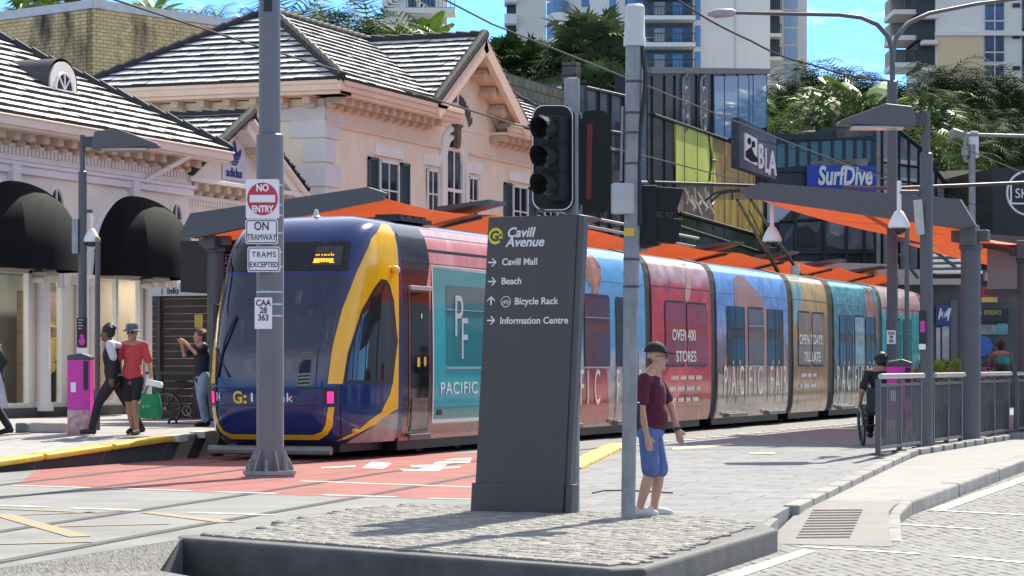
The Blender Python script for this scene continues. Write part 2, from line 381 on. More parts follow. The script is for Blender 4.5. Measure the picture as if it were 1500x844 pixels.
# island in front: dark kerb round a cobbled top
iA, iB, iC, iD, iE = G(258, 789), G(905, 838), G(1142, 775), G(1118, 766), G(330, 784)
isl = [iA, iB + Vector((-.12, .12, 0)), iB + Vector((.1, .35, 0)), iC + Vector((.02, -.15, 0)), iC + Vector((-.1, .12, 0)), iD, G(1000, 757), G(840, 752), G(690, 744), G(600, 741.5), G(520, 749), G(415, 766), iE, iA + Vector((-.12, .25, 0))]
b = MB(); b.prism([(p.x, p.y) for p in isl], -.4, .0 + .012)
kb = b.build('island_kerb', KERBD, bevel=.035, seg=3); struct(kb)
c0 = Vector((sum(p.x for p in isl) / len(isl), sum(p.y for p in isl) / len(isl), 0))
def shrink(p, d):
    v = c0 - p; v.z = 0; return p + v.normalized() * d
ins = [shrink(p, .26) if i < 6 or i > 11 else shrink(p, .03) for i, p in enumerate(isl)]
b = MB(); b.poly([(p.x, p.y, .018) for p in ins]); struct(b.build('cobbled_island_bed', mat('sand_bed', (.10, .092, .08), .95, 0, .2, 12)))
rn = random.Random(4); ang = math.atan2(ins[1].y - ins[0].y, ins[1].x - ins[0].x); ca, sa = cos(ang), sin(ang); b = MB(); v0 = -1.
def inside(p):
    c = False; n = len(ins)
    for i in range(n):
        a, d = ins[i], ins[(i + 1) % n]
        if (a.y > p[1]) != (d.y > p[1]) and p[0] < (d.x - a.x) * (p[1] - a.y) / (d.y - a.y) + a.x: c = not c
    return c
o_ = ins[0]; v = -1.2
while v < 9:
    hh = rn.uniform(.10, .118); u = -6 + rn.uniform(0, .1)
    while u < 9:
        w = rn.uniform(.13, .21); uc, vc = u + w / 2, v + hh / 2; x, y = o_.x + uc * ca - vc * sa, o_.y + uc * sa + vc * ca
        if inside((x, y)):
            b.cur = rn.choice((0, 0, 1, 1, 2)); M = Matrix.Translation((x, y, .018 + rn.uniform(0, .005))) @ Matrix.Rotation(ang + rn.uniform(-.05, .05), 4, 'Z') @ Matrix.Rotation(rn.uniform(-.028, .028), 4, 'X') @ Matrix.Rotation(rn.uniform(-.024, .024), 4, 'Y')
            q = (w - .012) / 2; r = (hh - .014) / 2; k = .86; zt_ = .011
            b.add([(-q, -r, -.02), (q, -r, -.02), (q, r, -.02), (-q, r, -.02), (-q, -r, .004), (q, -r, .004), (q, r, .004), (-q, r, .004), (-q * k, -r * k, zt_), (q * k, -r * k, zt_), (q * k, r * k, zt_), (-q * k, r * k, zt_)], [(0, 1, 5, 4), (1, 2, 6, 5), (2, 3, 7, 6), (3, 0, 4, 7), (4, 5, 9, 8), (5, 6, 10, 9), (6, 7, 11, 10), (7, 4, 8, 11), (8, 9, 10, 11)], M)
        u += w
    v += hh
struct(b.build('cobbled_island_top', [mat('sett_a', (.26, .25, .232), .85, 0, .2, 9), mat('sett_b', (.205, .20, .19), .85, 0, .2, 9), mat('sett_c', (.31, .29, .255), .85, 0, .2, 9)]))
b = MB(); b.box((iC.x + .35, iC.y - 1.2, -.12), (.02, .02, .02))
# right platform / footpath
YS = [22.8, 24.5, 27, 29, 31.5, 33.5, 36, 44, 60, 135]
pL = lambda y: interp(y, [22.8, 24.5, 31.5, 36.8, 140], [-9.4, -9.9, -10.75, -11.8, -11.8]); pR = lambda y: interp(y, [22.8, 25.7, 35.4, 140], [-6.1, -6.55, -7.3, -7.45])
sheet('right_footpath', PAVE, pL, pR, YS, lambda y: riseR(y) + .006, skirt=.32)
b = MB()
def kerbline(b, pts, w, h0, zf, dz, seg=.9):
    for i in range(len(pts) - 1):
        p = Vector(pts[i]); q = Vector(pts[i + 1]); n = max(1, int((q - p).length / seg))
        for j in range(n):
            a = p + (q - p) * (j / n); c = p + (q - p) * ((j + 1) / n - .008)
            t = (c - a).normalized(); nn = Vector((t.y, -t.x)) * w / 2
            za, zc = zf(a.y) + dz, zf(c.y) + dz
            vs = [(*(a - nn), za - h0), (*(a + nn), za - h0), (*(c + nn), zc - h0), (*(c - nn), zc - h0), (*(a - nn), za), (*(a + nn), za), (*(c + nn), zc), (*(c - nn), zc)]
            b.add(vs, [(0, 3, 2, 1), (4, 5, 6, 7), (0, 1, 5, 4), (1, 2, 6, 5), (2, 3, 7, 6), (3, 0, 4, 7)])
kerbline(b, [(-6.52, 26.0), (-7.27, 35.4)], .17, .3, riseR, .03); struct(b.build('footpath_kerb', KERBL, bevel=.015))
b = MB(); kerbline(b, [(-7.32, 35.4), (-7.47, 60), (-7.47, 100)], .2, .3, riseR, .03); struct(b.build('fence_plinth', KERBL, bevel=.015))
LOWP = mat('concrete_path', (.29, .285, .268), .85, 0, .1, 1.6, bump=.1, bscale=80)
sheet('lower_path', LOWP, lambda y: interp(y, [26, 35.4, 140], [-6.45, -7.2, -7.4]), lambda y: -5.85, [26.6, 29, 31.5, 33.5, 36, 60, 135], lambda y: riseR(y) - .05)
b = MB(); kerbline(b, [(-5.2, 24.6), (-5.42, 25.6), (-5.66, 26.7), (-5.75, 27.8), (-5.72, 36), (-5.72, 100)], .24, .35, lambda y: riseR(y) - .15 * (1 - clamp((y - 24.6) / 3.2)), -.04, 2.6); struct(b.build('road_kerb', KERBL, bevel=.03, seg=3))
b = MB()
rampL = lambda y: interp(y, [23.4, 26.7], [-6.2, -6.56]); rampR = lambda y: interp(y, [23.4, 24.6, 25.6, 26.7, 27.8], [-4.9, -5.2, -5.42, -5.66, -5.74]); rampZ = lambda y: interp(y, [23.9, 26.4, 28], [-.196, riseR(26.4) - .046, riseR(28) - .046])
sheet('kerb_ramp', LOWP, rampL, rampR, [23.9, 24.2, 25, 25.7, 26.4, 27.1, 27.7], rampZ, skirt=.2); bpy.data.objects['kerb_ramp'].data.materials[0] = mat('ramp_concrete', (.25, .243, .228), .9, 0, .12, 2.5, bump=.1, bscale=70)
b = MB()
for i in range(11):
    y = 24.3 + 2.0 * i / 10; p = Vector((interp(y, [24, 26.5], [-6.0, -6.4]), y, rampZ(y) + .003)); q = Vector((interp(y, [24, 26.5], [-6.0, -6.4]) + .5, y + .12, rampZ(y + .12) + .004)); b.tube([p, q], .012, 6)
struct(b.build('tactile_strips', mat('tactile', (.50, .38, .34), .8, 0, .1, 20)))
# yellow ramp noses on both platforms
b = MB(); kerbline(b, [(-10.72, 31.2), (-11.85, 36.9)], .32, .3, lambda y: riseR(y), .05); struct(b.build('yellow_platform_edge', YEL, bevel=.03, seg=3))
b = MB(); kerbline(b, [(-19.2, 26.5), (-19.2, 36.5)], .3, .09, riseL, .025, 1.8); struct(b.build('yellow_platform_kerb', YEL, bevel=.03, seg=3))
b = MB(); kerbline(b, [(-11.7, 37), (-11.7, 110)], .3, .08, riseR, .02); struct(b.build('platform_coping', mat('coping', (.5, .49, .46), .8, 0, .1, 4)))
LPAVE = brickmat('plaza_paving', (.33, .32, .31), (.38, .37, .36), (.2, .19, .19), 1., .8, .4, .01, bump=.2)
sheet('left_platform', LPAVE, lambda y: -60., lambda y: -19.2, [20, 27.5, 30, 32.5, 35, 38, 60, 140], riseL, skirt=.5)
b = MB(); kerbline(b, [(-19.18, 36.5), (-19.18, 110)], .28, .1, riseL, .02); struct(b.build('platform_edge', mat('coping')))
b = MB(); b.bb((-19.34, 26, -.3), (-19.1, 110, .28)); b2 = MB(); ysw = [22, 27.5, 38, 110]; [b2.quad((-19.17, a, -.02), (-19.17, c, -.02), (-19.17, c, riseL(c) - .03), (-19.17, a, riseL(a) - .03)) for a, c in zip(ysw[:-1], ysw[1:])]
struct(b2.build('platform_wall', mat('wall_dark', (.055, .054, .055), .85, 0, .08, 3, bump=.2, bscale=30)))
# markings on the cobbled road and the platform
b = MB()
for x0, y0, x1, y1 in ((1290, 767, 1440, 776), (1175, 801, 1345, 812), (1395, 815, 1500, 825), (1365, 748, 1500, 755), (1490, 778, 1540, 782)):
    p, q = GR(x0, y0, -.2), GR(x1, y1, -.2); t = (q - p).normalized(); n = Vector((-t.y, t.x, 0)) * .055; u = Vector((0, 0, .006))
    b.quad(p + n + u, q + n + u, q - n + u, p - n + u)
p = [GR(1050, 846, -.2), GR(1175, 806, -.2), GR(1195, 808, -.2), GR(1085, 846, -.2)]; b.poly([q + Vector((0, 0, .006)) for q in p])
p = [GR(1360, 748, -.2), GR(1500, 698, -.2), GR(1500, 706, -.2), GR(1385, 748, -.2)]; b.poly([q + Vector((0, 0, .007)) for q in p])
struct(b.build('white_lane_lines', PAINT))
TACT = mat('tactile_yellow', (.62, .5, .25), .8, 0, .12, 10)
b = MB()
for q in ([(985, 657), (1070, 651), (1078, 653), (985, 661)], [(1098, 664), (1135, 664), (1135, 667), (1098, 666)]):
    b.poly([GR(*p) + Vector((0, 0, .014)) for p in q])
struct(b.build('yellow_tactile_paving', TACT))
b = MB()
for x0, y0, x1, y1, w in ((905, 735, 935, 722, .03),):
    pass
pts = [GR(868, 724), GR(885, 720.5), GR(920, 720), GR(960, 722.5), GR(985, 724)]
b.tube([p + Vector((0, 0, .01)) for p in pts], .012, 6)
struct(b.build('paving_seam', GROOVE))
# ------------------------------------------------------------------ the tram
XC, YB, NPW = -17.525, 38.85, 4.2
ZT = [.26, .45, .7, 1.2, 1.7, 2.3, 2.7, 3.1, 3.4, 3.62, 3.78, 3.9]
WT = [1.24, 1.30, 1.325, 1.335, 1.335, 1.33, 1.32, 1.31, 1.28, 1.22, 1.10, .62]
YT = [36.85, 36.65, 36.55, 36.52, 36.6, 36.8, 36.98, 37.15, 37.35, 37.55, 37.85, 38.4]
def cabS(a, z):
    w = interp(z, ZT, WT); y = interp(z, ZT, YT); Lc = YB - y
    c = cos(pi * a); s = sin(pi * a)
    return Vector((XC - w * math.copysign(abs(c) ** (2 / NPW), c), YB - Lc * abs(s) ** (2 / NPW), z))
def cabF(a, z, off=0.):
    a = min(max(a, .002), .998)
    p = cabS(a, z); du = cabS(min(a + .004, .999), z) - cabS(max(a - .004, .001), z); dv = cabS(a, min(z + .02, 3.9)) - cabS(a, max(z - .02, .26))
    n = du.cross(dv).normalized()
    if n.dot(p - Vector((XC, YB + .5, 1.8))) < 0: n = -n
    return p + n * off
def sideF(y, z, off=0.): return Vector((XC + interp(z, ZT, WT) + off, y, z))
def wrapmat(name, stops, nscale=2., dist=.25, vary=.12, stretch=(1, 1, 1), rough=.16):
    """printed advertising film: bands of colour up the side, broken up by noise"""
    m = bpy.data.materials.new(name); m.use_nodes = True; t = m.node_tree; b = t.nodes['Principled BSDF']
    b.inputs['Roughness'].default_value = rough; b.inputs['Coat Weight'].default_value = .25; b.inputs['Specular IOR Level'].default_value = .35; b.inputs['Coat Roughness'].default_value = .05
    c = t.nodes.new('ShaderNodeTexCoord'); s = t.nodes.new('ShaderNodeSeparateXYZ'); t.links.new(c.outputs['Object'], s.inputs[0])
    mpn = t.nodes.new('ShaderNodeMapping'); mpn.inputs['Scale'].default_value = stretch; t.links.new(c.outputs['Object'], mpn.inputs[0])
    n = t.nodes.new('ShaderNodeTexNoise'); n.inputs['Scale'].default_value = nscale; n.inputs['Detail'].default_value = 6; t.links.new(mpn.outputs[0], n.inputs['Vector'])
    ma = t.nodes.new('ShaderNodeMath'); ma.operation = 'MULTIPLY_ADD'; ma.inputs[1].default_value = dist * 2; t.links.new(n.outputs[0], ma.inputs[0]); t.links.new(s.outputs[2], ma.inputs[2])
    mr = t.nodes.new('ShaderNodeMapRange'); mr.inputs[1].default_value = dist; mr.inputs[2].default_value = 4. + dist; t.links.new(ma.outputs[0], mr.inputs[0])
    r = t.nodes.new('ShaderNodeValToRGB'); e = r.color_ramp.elements
    e[0].position = stops[0][0] / 4; e[0].color = (*stops[0][1], 1); e[1].position = stops[-1][0] / 4; e[1].color = (*stops[-1][1], 1)
    for z, cc in stops[1:-1]:
        q = e.new(z / 4); q.color = (*cc, 1)
    t.links.new(mr.outputs[0], r.inputs[0])
    n2 = t.nodes.new('ShaderNodeTexNoise'); n2.inputs['Scale'].default_value = nscale * 3; n2.inputs['Detail'].default_value = 5; t.links.new(mpn.outputs[0], n2.inputs['Vector'])
    r2 = t.nodes.new('ShaderNodeValToRGB'); r2.color_ramp.elements[0].color = (1 - vary * 2,) * 3 + (1,); r2.color_ramp.elements[1].color = (1 + vary,) * 3 + (1,); r2.color_ramp.elements[0].position = .35; r2.color_ramp.elements[1].position = .65
    t.links.new(n2.outputs[0], r2.inputs[0])
    mm = t.nodes.new('ShaderNodeMix'); mm.data_type = 'RGBA'; mm.blend_type = 'MULTIPLY'; mm.inputs[0].default_value = 1
    t.links.new(r.outputs[0], mm.inputs[6]); t.links.new(r2.outputs[0], mm.inputs[7]); t.links.new(mm.outputs[2], b.inputs['Base Color'])
    MATS[name] = m; return m
def film(name, col, var=.15, scale=3., rough=.16, col2=None, stretch=None): return mat(name, col, rough, 0, var, scale, coat=.3, col2=col2, stretch=stretch)
TBLUE = film('tram_blue', (.010, .028, .125), .05); TYEL = film('tram_yellow', (.78, .43, .004), .03)
tram = thing('tram', 'long blue and yellow tram covered in shopping centre adverts, standing at the platform', 'tram', (XC, 37, 0))
SILV = (.30, .27, .26); SAND = (.42, .34, .30)
MODS = [(38.85, 44.95, wrapmat('wrap_plum', [(0, (.28, .09, .08)), (.62, (.3, .1, .09)), (.66, (.035, .008, .014)), (3.1, (.04, .012, .018)), (3.16, (.02, .018, .025)), (4, (.02, .02, .03))], 1.5, .02)),
        (45.4, 52.05, wrapmat('wrap_beach', [(0, (.36, .22, .19)), (.7, (.42, .32, .28)), (1.35, (.4, .38, .4)), (1.6, (.45, .5, .56)), (1.9, (.12, .34, .62)), (3.2, (.10, .36, .72)), (4, (.22, .5, .8))], 2, .12, .08)),
        (52.54, 57.1, wrapmat('wrap_red', [(0, (.36, .1, .07)), (.7, (.42, .05, .045)), (1.2, (.5, .015, .02)), (2.9, (.55, .012, .018)), (3.2, (.5, .04, .05)), (3.35, (.5, .3, .32)), (4, (.55, .5, .52))], .9, .3, .18, (1, .6, 1))),
        (57.6, 64.25, wrapmat('wrap_desert', [(0, (.30, .24, .2)), (.6, (.3, .26, .24)), (1.1, (.12, .10, .10)), (1.5, (.17, .13, .12)), (2.0, (.2, .17, .2)), (2.3, (.28, .34, .6)), (2.9, (.12, .25, .62)), (4, (.16, .4, .8))], 1.2, .18, .16)),
        (64.8, 68.6, wrapmat('wrap_gold', [(0, (.42, .32, .25)), (.9, (.34, .2, .1)), (1.3, (.3, .15, .03)), (2.4, (.42, .22, .03)), (3., (.5, .3, .04)), (4, (.55, .42, .16))], 1.3, .35, .22, (1, 1.6, .35))),
        (69.35, 75.05, wrapmat('wrap_garden', [(0, (.34, .3, .26)), (.7, (.26, .22, .19)), (1.1, (.12, .11, .09)), (1.6, (.1, .13, .11)), (2.3, (.06, .14, .12)), (3., (.04, .2, .2)), (4, (.12, .4, .5))], 2.6, .5, .4, (1, 1, .8))),
        (75.55, 81.4, wrapmat('wrap_pale', [(0, (.3, .1, .08)), (.8, (.05, .3, .33)), (2.9, (.06, .4, .44)), (3.2, (.5, .3, .28)), (4, (.62, .55, .56))], 1.2, .25, .15))]
FRAMEK = mat('window_rubber', (.012, .011, .012), .35, 0, 0); TRIM = mat('alloy_trim', (.55, .54, .55), .3, .6, .05, 10)
def skin(mb, y0, y1, inset=0., n=2):
    sec = [(-w, z) for z, w in zip(ZT, WT)] + [(w, z) for z, w in list(zip(ZT, WT))[::-1]]
    k = len(sec); vs = []
    for i in range(n):
        y = y0 + (y1 - y0) * i / (n - 1)
        vs += [(XC + x * (1 - inset / 1.33), y, z if inset == 0 else .3 + (z - .26) * (1 - inset * .18)) for x, z in sec]
    fs = [(i * k + j, i * k + (j + 1) % k, (i + 1) * k + (j + 1) % k, (i + 1) * k + j) for i in range(n - 1) for j in range(k)] + [tuple(range(k)), tuple((n - 1) * k + j for j in range(k))]
    mb.add(vs, fs)
cars = []
for i, (y0, y1, m) in enumerate(MODS):
    b = MB(); skin(b, y0, y1); o = b.build('carriage_body', m, tram, smooth=True); cars.append(o)
    b = MB(); b.cur = 0
    z = 3.17
    for zz, t in ((3.17, .012),):
        x = XC + interp(zz, ZT, WT); b.bb((x - .02, y0 + .02, zz), (x + .006, y1 - .02, zz + t))
    b.build('cant_rail', TRIM if i % 2 else FRAMEK, o)
for i in range(6):
    b = MB(); skin(b, MODS[i][1] - .02, MODS[i + 1][0] + .02, .02); b.build('gangway_bellows', RUBBER, tram)
b = MB()
for y0, y1, m in MODS: b.bb((XC - 1.12, y0 + .25, .10), (XC + 1.12, y1 - .25, .32))
b.bb((XC - .9, 37.3, .12), (XC + .9, 39, .3)); b.build('underframe', BLACK, tram)
for y in (40.9, 42.7, 53.9, 55.7, 65.7, 67.5, 77.5, 79.3):
    for sx in (-.72, .72):
        b = MB(Matrix.Translation((XC + sx, y, .3)) @ Matrix.Rotation(pi / 2, 4, 'Y')); b.lathe([(.05, -.07), (.29, -.07), (.29, .05), (.05, .05)], n=20); b.build('wheel', mat('wheel_steel', (.06, .055, .05), .5, .6), tram)
# nose
def nose(flip=False):
    n, k = 48, 30; b = MB(); vs = []; zs = [.26 + 3.64 * (j / k) for j in range(k + 1)]
    for z in zs:
        for i in range(n + 1): vs.append(cabS(i / n, z))
    if flip: vs = [Vector((2 * XC - p.x, 81.4 + (YB - p.y), p.z)) for p in vs]
    fs = [(j * (n + 1) + i, j * (n + 1) + i + 1, (j + 1) * (n + 1) + i + 1, (j + 1) * (n + 1) + i) for j in range(k) for i in range(n)]
    fs += [tuple(range(n + 1))[::-1], tuple(k * (n + 1) + i for i in range(n + 1))]
    b.add(vs, fs); return b.build('cab', TBLUE, tram, smooth='full')
cab = nose()
sym = lambda right: [(a, z) for a, z in right] + [(1 - a, z) for a, z in right[::-1]]
WSH = glassmat('windscreen', (.010, .016, .05), .02, .9)
decal(sym([(.665, 1.17), (.683, 1.96), (.706, 2.6), (.718, 2.9)]), cabF, .006, 'windscreen', WSH, cab, .012, .1)
decal(sym([(.718, 2.97), (.70, 3.44)]), cabF, .006, 'destination_panel', glassmat('display_glass', (.006, .007, .012), .05, .6), cab, .012, .06)
LED = mat('amber_leds', (.6, .2, .01), .5, 0, 0, emit=(1, .40, .03), es=1.0)
def led(name, rows):
    b = MB()
    for z0, z1, xs in rows:
        for a0, a1 in xs: b.quad(cabF(a0, z0, .014), cabF(a1, z0, .014), cabF(a1, z1, .014), cabF(a0, z1, .014))
    return b.build(name, LED, cab)
rn_ = random.Random(6); low = []; a = .545
while a < .625: w_ = rn_.uniform(.004, .009); low.append((a, a + w_)); a += w_ + rn_.choice((.0015, .002, .003))
upr = [(x, x + rn_.uniform(.003, .007)) for x in (.547, .556, .567, .577, .586, .594, .606, .615)]
o = led('led_text', [(3.10, 3.16, low), (3.205, 3.225, upr), (3.225, 3.25, [(.606, .609)]), (3.09, 3.10, [(.543, .63)])]); o['kind'] = 'stuff'
decal([(.545, 3.06), (.668, 3.06), (.66, 3.36), (.545, 3.36)], cabF, .009, 'destination_display', mat('display_grey', (.05, .05, .052), .3, 0, .1, 5), cab, .012, .06)
yb = [(1.0, 3.76), (1.0, 2.99), (1.0, .79), (.96, .58), (.86, .45), (.75, .33), (.70, .31), (.838, .47), (.958, .74), (.984, 1.01), (.99, 1.2), (.755, 1.2), (.67, 1.2), (.686, 1.86), (.712, 2.38), (.765, 2.93), (.85, 3.5), (.962, 3.77)]
decal(yb, cabF, .004, 'yellow_flash', TYEL, cab, .01, .08)
decal([(1 - a, z) for a, z in yb], cabF, .004, 'yellow_flash', TYEL, cab, .01, .08)
sw = [(.962, 2.85), (.935, 2.86), (.9, 2.74), (.828, 2.35), (.77, 1.67), (.752, 1.2), (.99, 1.2), (.997, 1.88), (.99, 2.52), (.978, 2.76)]
decal(sw, cabF, .009, 'side_window_frame', FRAMEK, cab, .01, .08)
cx_, cz_ = .9, 1.95
sw2 = [(cx_ + (a - cx_) * .87, cz_ + (z - cz_) * .93) for a, z in sw]
decal(sw2, cabF, .014, 'side_window', glassmat('cab_side_glass', (.014, .018, .022), .03, .8), cab, .01, .08)
decal([(1 - a, z) for a, z in sw2], cabF, .014, 'side_window', glassmat('cab_side_glass', (.014, .018, .022), .03, .8), cab, .01, .08)
ui = [(.705, .84), (.69, .54), (.66, .42), (.61, .33)]; ii = [(.672, .84), (.655, .57), (.632, .46), (.59, .41)]
decal(ui + [(1 - a, z) for a, z in ui[::-1]] + [(1 - a, z) for a, z in ii] + ii[::-1], cabF, .007, 'yellow_bumper', TYEL, cab, .012, .05)
decal([(.255, 1.13), (.745, 1.13), (.745, 1.145), (.255, 1.145)], cabF, .007, 'panel_seam', FRAMEK, cab, .012, .1)
decal([(.255, .855), (.735, .855), (.735, .87), (.255, .87)], cabF, .007, 'panel_seam', FRAMEK, cab, .012, .1)
decal([(.735, .30), (.742, .6), (.748, 1.18), (.742, 1.18), (.736, .6), (.729, .30)], cabF, .012, 'panel_seam', FRAMEK, cab, .012, .1)
for a0, a1 in ((.662, .712), (.288, .338)):
    decal([(a0 - .012, .885), (a1 + .008, .885), (a1 + .008, 1.12), (a0 - .012, 1.12)], cabF, .008, 'headlight_panel', BLACK, cab, .012, .1)
    decal([(a0 + .004, .9), (a1 - .012, .9), (a1 - .012, 1.08), (a0 + .004, 1.08)], cabF, .016, 'headlight', mat('tail_lamp', (.7, .02, .12), .2, 0, .2, 30, emit=(1, .02, .22), es=.7), cab, .012, .1)
decal([(1.0, .76), (.985, .7), (.93, .53), (.86, .42), (.775, .30), (.76, .27), (1., .27)], cabF, .006, 'skirt_panel', film('skirt_metal', (.24, .2, .19), .35, 2.5, .12), cab, .01, .06)
text('04', .2, SIGNW, cab, None, sx=1., fn=lambda x, y: cabF(.345 + x * .17, .93 + y, .012))
text('G:', .26, mat('logo_yellow', (.75, .55, .02), .4, 0, 0), cab, None, bold=.008, fn=lambda x, y: cabF(.443 + x * .16, .9 + y, .012))
text('link', .2, SIGNW, cab, None, fn=lambda x, y: cabF(.487 + x * .16, .92 + y, .012))
b = MB(); p = cabF(.985, 3.02, .06); b.ball(p, (.07, .1, .07), 12, 8); b.build('marker_lamp', mat('amber_lamp', (.8, .45, .04), .2, 0, 0, coat=1), cab, True)
b = MB(); p = cabF(.81, .47, .03); b.ball(p, (.07, .04, .04), 10, 6); b.build('marker_lamp', mat('amber_lamp'), cab, True)
b = MB(); b.tube([cabF(.36, 1.3, .03), cabF(.40, 1.9, .05), cabF(.43, 2.25, .04)], .02, 8); b.tube([cabF(.33, 1.75, .03), cabF(.43, 1.3, .03)], .012, 6); b.build('wiper', BLACK, cab)
b = MB(); b.tube([(XC - 1.1, 36.75, .16), (XC + 1.0, 36.75, .16)], .07, 8); b.build('fender_bar', mat('fender', (.2, .2, .2), .5), tram)
b = MB(); p = cabF(.10, 2.35, 0); b.tube([p, p + Vector((-.14, -.06, .05))], .02, 8); b.bb((p.x - .17, p.y - .09, p.z - .95), (p.x - .09, p.y - .02, p.z + .12)); b.build('mirror', BLACK, tram, bevel=.03)
b = MB(); b.lathe([(.1, 0), (.1, .02), (.05, .05), (.03, .14), (.0, .15)], (XC - .1, 38.6, 3.88), 12); b.build('roof_aerial', mat('aerial_white', (.6, .62, .5), .5), tram, True)
# far cab, seen edge on
fc = nose(True); fc.name = 'cab'
def sd(i, poly, off, name, m): return decal(poly, sideF, off, name, m, cars[i], .5, .15, smooth=True)
def flipF(a, z, off): p = cabF(a, z, off); return Vector((p.x, 81.4 + YB - p.y, p.z))
decal(yb, flipF, .004, 'yellow_flash', film('far_flash', (.55, .2, .12)), fc, .02, .1); decal(sw2, flipF, .014, 'side_window', DGLASS, fc, .02, .1)
hl = decal([(.7, .9), (.8, .9), (.8, 1.08), (.7, 1.08)], flipF, .02, 'headlight', mat('lit_lamp', (.9, .8, .8), .2, 0, 0, emit=(1, .75, .7), es=6), fc, .02, .1)
b = MB(); 
for z in (1.72, 1.3): b.ball((XC + 1.36, 82.2, z), (.10, .14, .16), 10, 6)
b.build('headlight', MATS['lit_lamp'], fc)
# windows, doors and printing on the near side
def window(i, y0, y1, z0, z1, glass, sill=True, r=.06):
    f = sd(i, rrect(y0 - .05, z0 - .05, y1 + .05, z1 + .05, r + .04), .007, 'window', FRAMEK)
    g_ = decal(rrect(y0, z0, y1, z1, r), sideF, .012, 'pane', glass, cars[i], .5, .15)
    if sill:
        x = XC + interp(z0, ZT, WT); b = MB(); b.bb((x, y0, z0 - .055), (x + .022, y1, z0 - .025)); b.build('window_bar', TRIM, cars[i]); b = MB(); b.bb((x, y0, z1 - .42), (x + .018, y1, z1 - .405)); b.build('window_bar', TRIM, cars[i])
DARKW = glassmat('tram_glass', (.012, .013, .015), .04, .35)
def door(i, y0, y1, leaves=2, z0=.38, zg=1.46, z1=2.87, lower=None, full=False):
    sd(i, rrect(y0, zg if not full else z0, y1, z1, .05), .009, 'door', DARKW)
    b = MB(); x = XC + 1.335
    for k in range(leaves + 1):
        y = y0 + (y1 - y0) * k / leaves
        for zz in range(8):
            za = z0 + (z1 - z0) * zz / 8; zb = z0 + (z1 - z0) * (zz + 1) / 8
            b.add([sideF(y - .018, za, .013), sideF(y + .018, za, .013), sideF(y + .018, zb, .013), sideF(y - .018, zb, .013)], [(0, 1, 2, 3)])
    b.build('door_seal', FRAMEK, cars[i])
    b = MB(); b.bb((XC + 1.2, y0 - .05, .27), (XC + 1.40, y1 + .05, .36)); b.build('door_step', mat('step_grey', (.2, .2, .2), .5, .3), cars[i], bevel=.01)
    if leaves == 2:
        for s in (-1, 1):
            yc = (y0 + y1) / 2 + s * .3; sd(i, rrect(yc - .05, 1.5, yc + .05, 1.6, .02), .016, 'door_button', YEL)
# cab carriage
TEAL = film('print_teal', (.01, .36, .40), .08, 1.); TEALW = glassmat('print_teal_glass', (.03, .20, .23), .08, .5)
PINKF = film('print_pink', (.62, .16, .17), .35, 1.6, col2=(.70, .36, .36), stretch=(1, 1.6, .5))
sd(0, [(39.78, 2.55), (40.05, 3.2), (40.0, 3.76), (44.9, 3.76), (44.9, 3.12), (40.1, 3.12), (40.02, 2.4)], .004, 'advert_print', PINKF)
sd(0, [(40.12, .52), (44.93, .52), (44.93, 3.14), (40.12, 3.18)], .005, 'advert_print', film('print_white', (.74, .72, .72), .03))
sd(0, [(40.18, .58), (44.92, .58), (44.92, 3.08), (40.18, 3.12)], .008, 'advert_print', TEAL)
sd(0, [(40.18, .60), (44.92, .60), (44.92, .79), (40.18, .79)], .010, 'lower_hatch', film('print_teal_dull', (.05, .22, .24), .1, 3))
b = MB(); b.box((XC + 1.33, 40.42, .7), (.03, .2, .09)); b.build('socket_cover', BLACK, cars[0])
sd(0, [(40.12, .27), (44.93, .27), (44.93, .52), (40.12, .52)], .004, 'skirt_panel', film('print_salmon', (.50, .15, .11), .15, 2))
sd(0, rrect(39.08, .36, 40.0, 2.78, .03), .007, 'door_frame', film('door_surround', (.12, .05, .06), .2))
sd(0, rrect(39.16, .40, 39.94, 2.68, .04), .012, 'door', DARKW)
sd(0, rrect(39.40, 1.46, 39.52, 1.62, .02), .02, 'door_button', YEL); sd(0, [(39.74 + .06 * cos(t * pi / 8), 1.55 + .085 * sin(t * pi / 8)) for t in range(16)], .02, 'door_sign', YEL)
sd(0, [(39.6 + .025 * cos(t * pi / 8), 2.3 + .045 * sin(t * pi / 8)) for t in range(16)], .02, 'door_lock', SIGNW)
sd(0, rrect(39.2, .44, 39.9, .95, .03), .016, 'door_reflection_panel', film('door_foot', (.16, .1, .1), .4, 2))
b = MB(); b.bb((XC + 1.3, 39.1, .28), (XC + 1.36, 39.98, .36)); b.build('door_step', GREY, cars[0], bevel=.01)
b = MB(); b.bb((XC + 1.3, 39.1, 2.72), (XC + 1.38, 40.0, 2.79)); b.build('door_lintel', TRIM, cars[0], bevel=.01)
window(0, 40.72, 42.75, 1.48, 2.84, TEALW); window(0, 43.1, 44.7, 1.48, 2.84, TEALW)
sideM = lambda y, z: frame((XC + 1.336 + .012, y, z), (0, 1, 0))
LETT = mat('print_letters', (.78, .76, .74), .3, 0, .06, 6, coat=.5)
GREYL = mat('print_grey_letters', (.55, .58, .58), .3, 0, .05, 6)
text('P', 1.02, GREYL, cars[0], sideM(41.05, 1.98), sx=.85); text('F', 1.02, GREYL, cars[0], sideM(41.36, 1.6), sx=.75)
text('PACIFIC FAIR', .29, LETT, cars[0], sideM(40.42, 1.0), sx=1.55, sp=1.12, bold=.002)
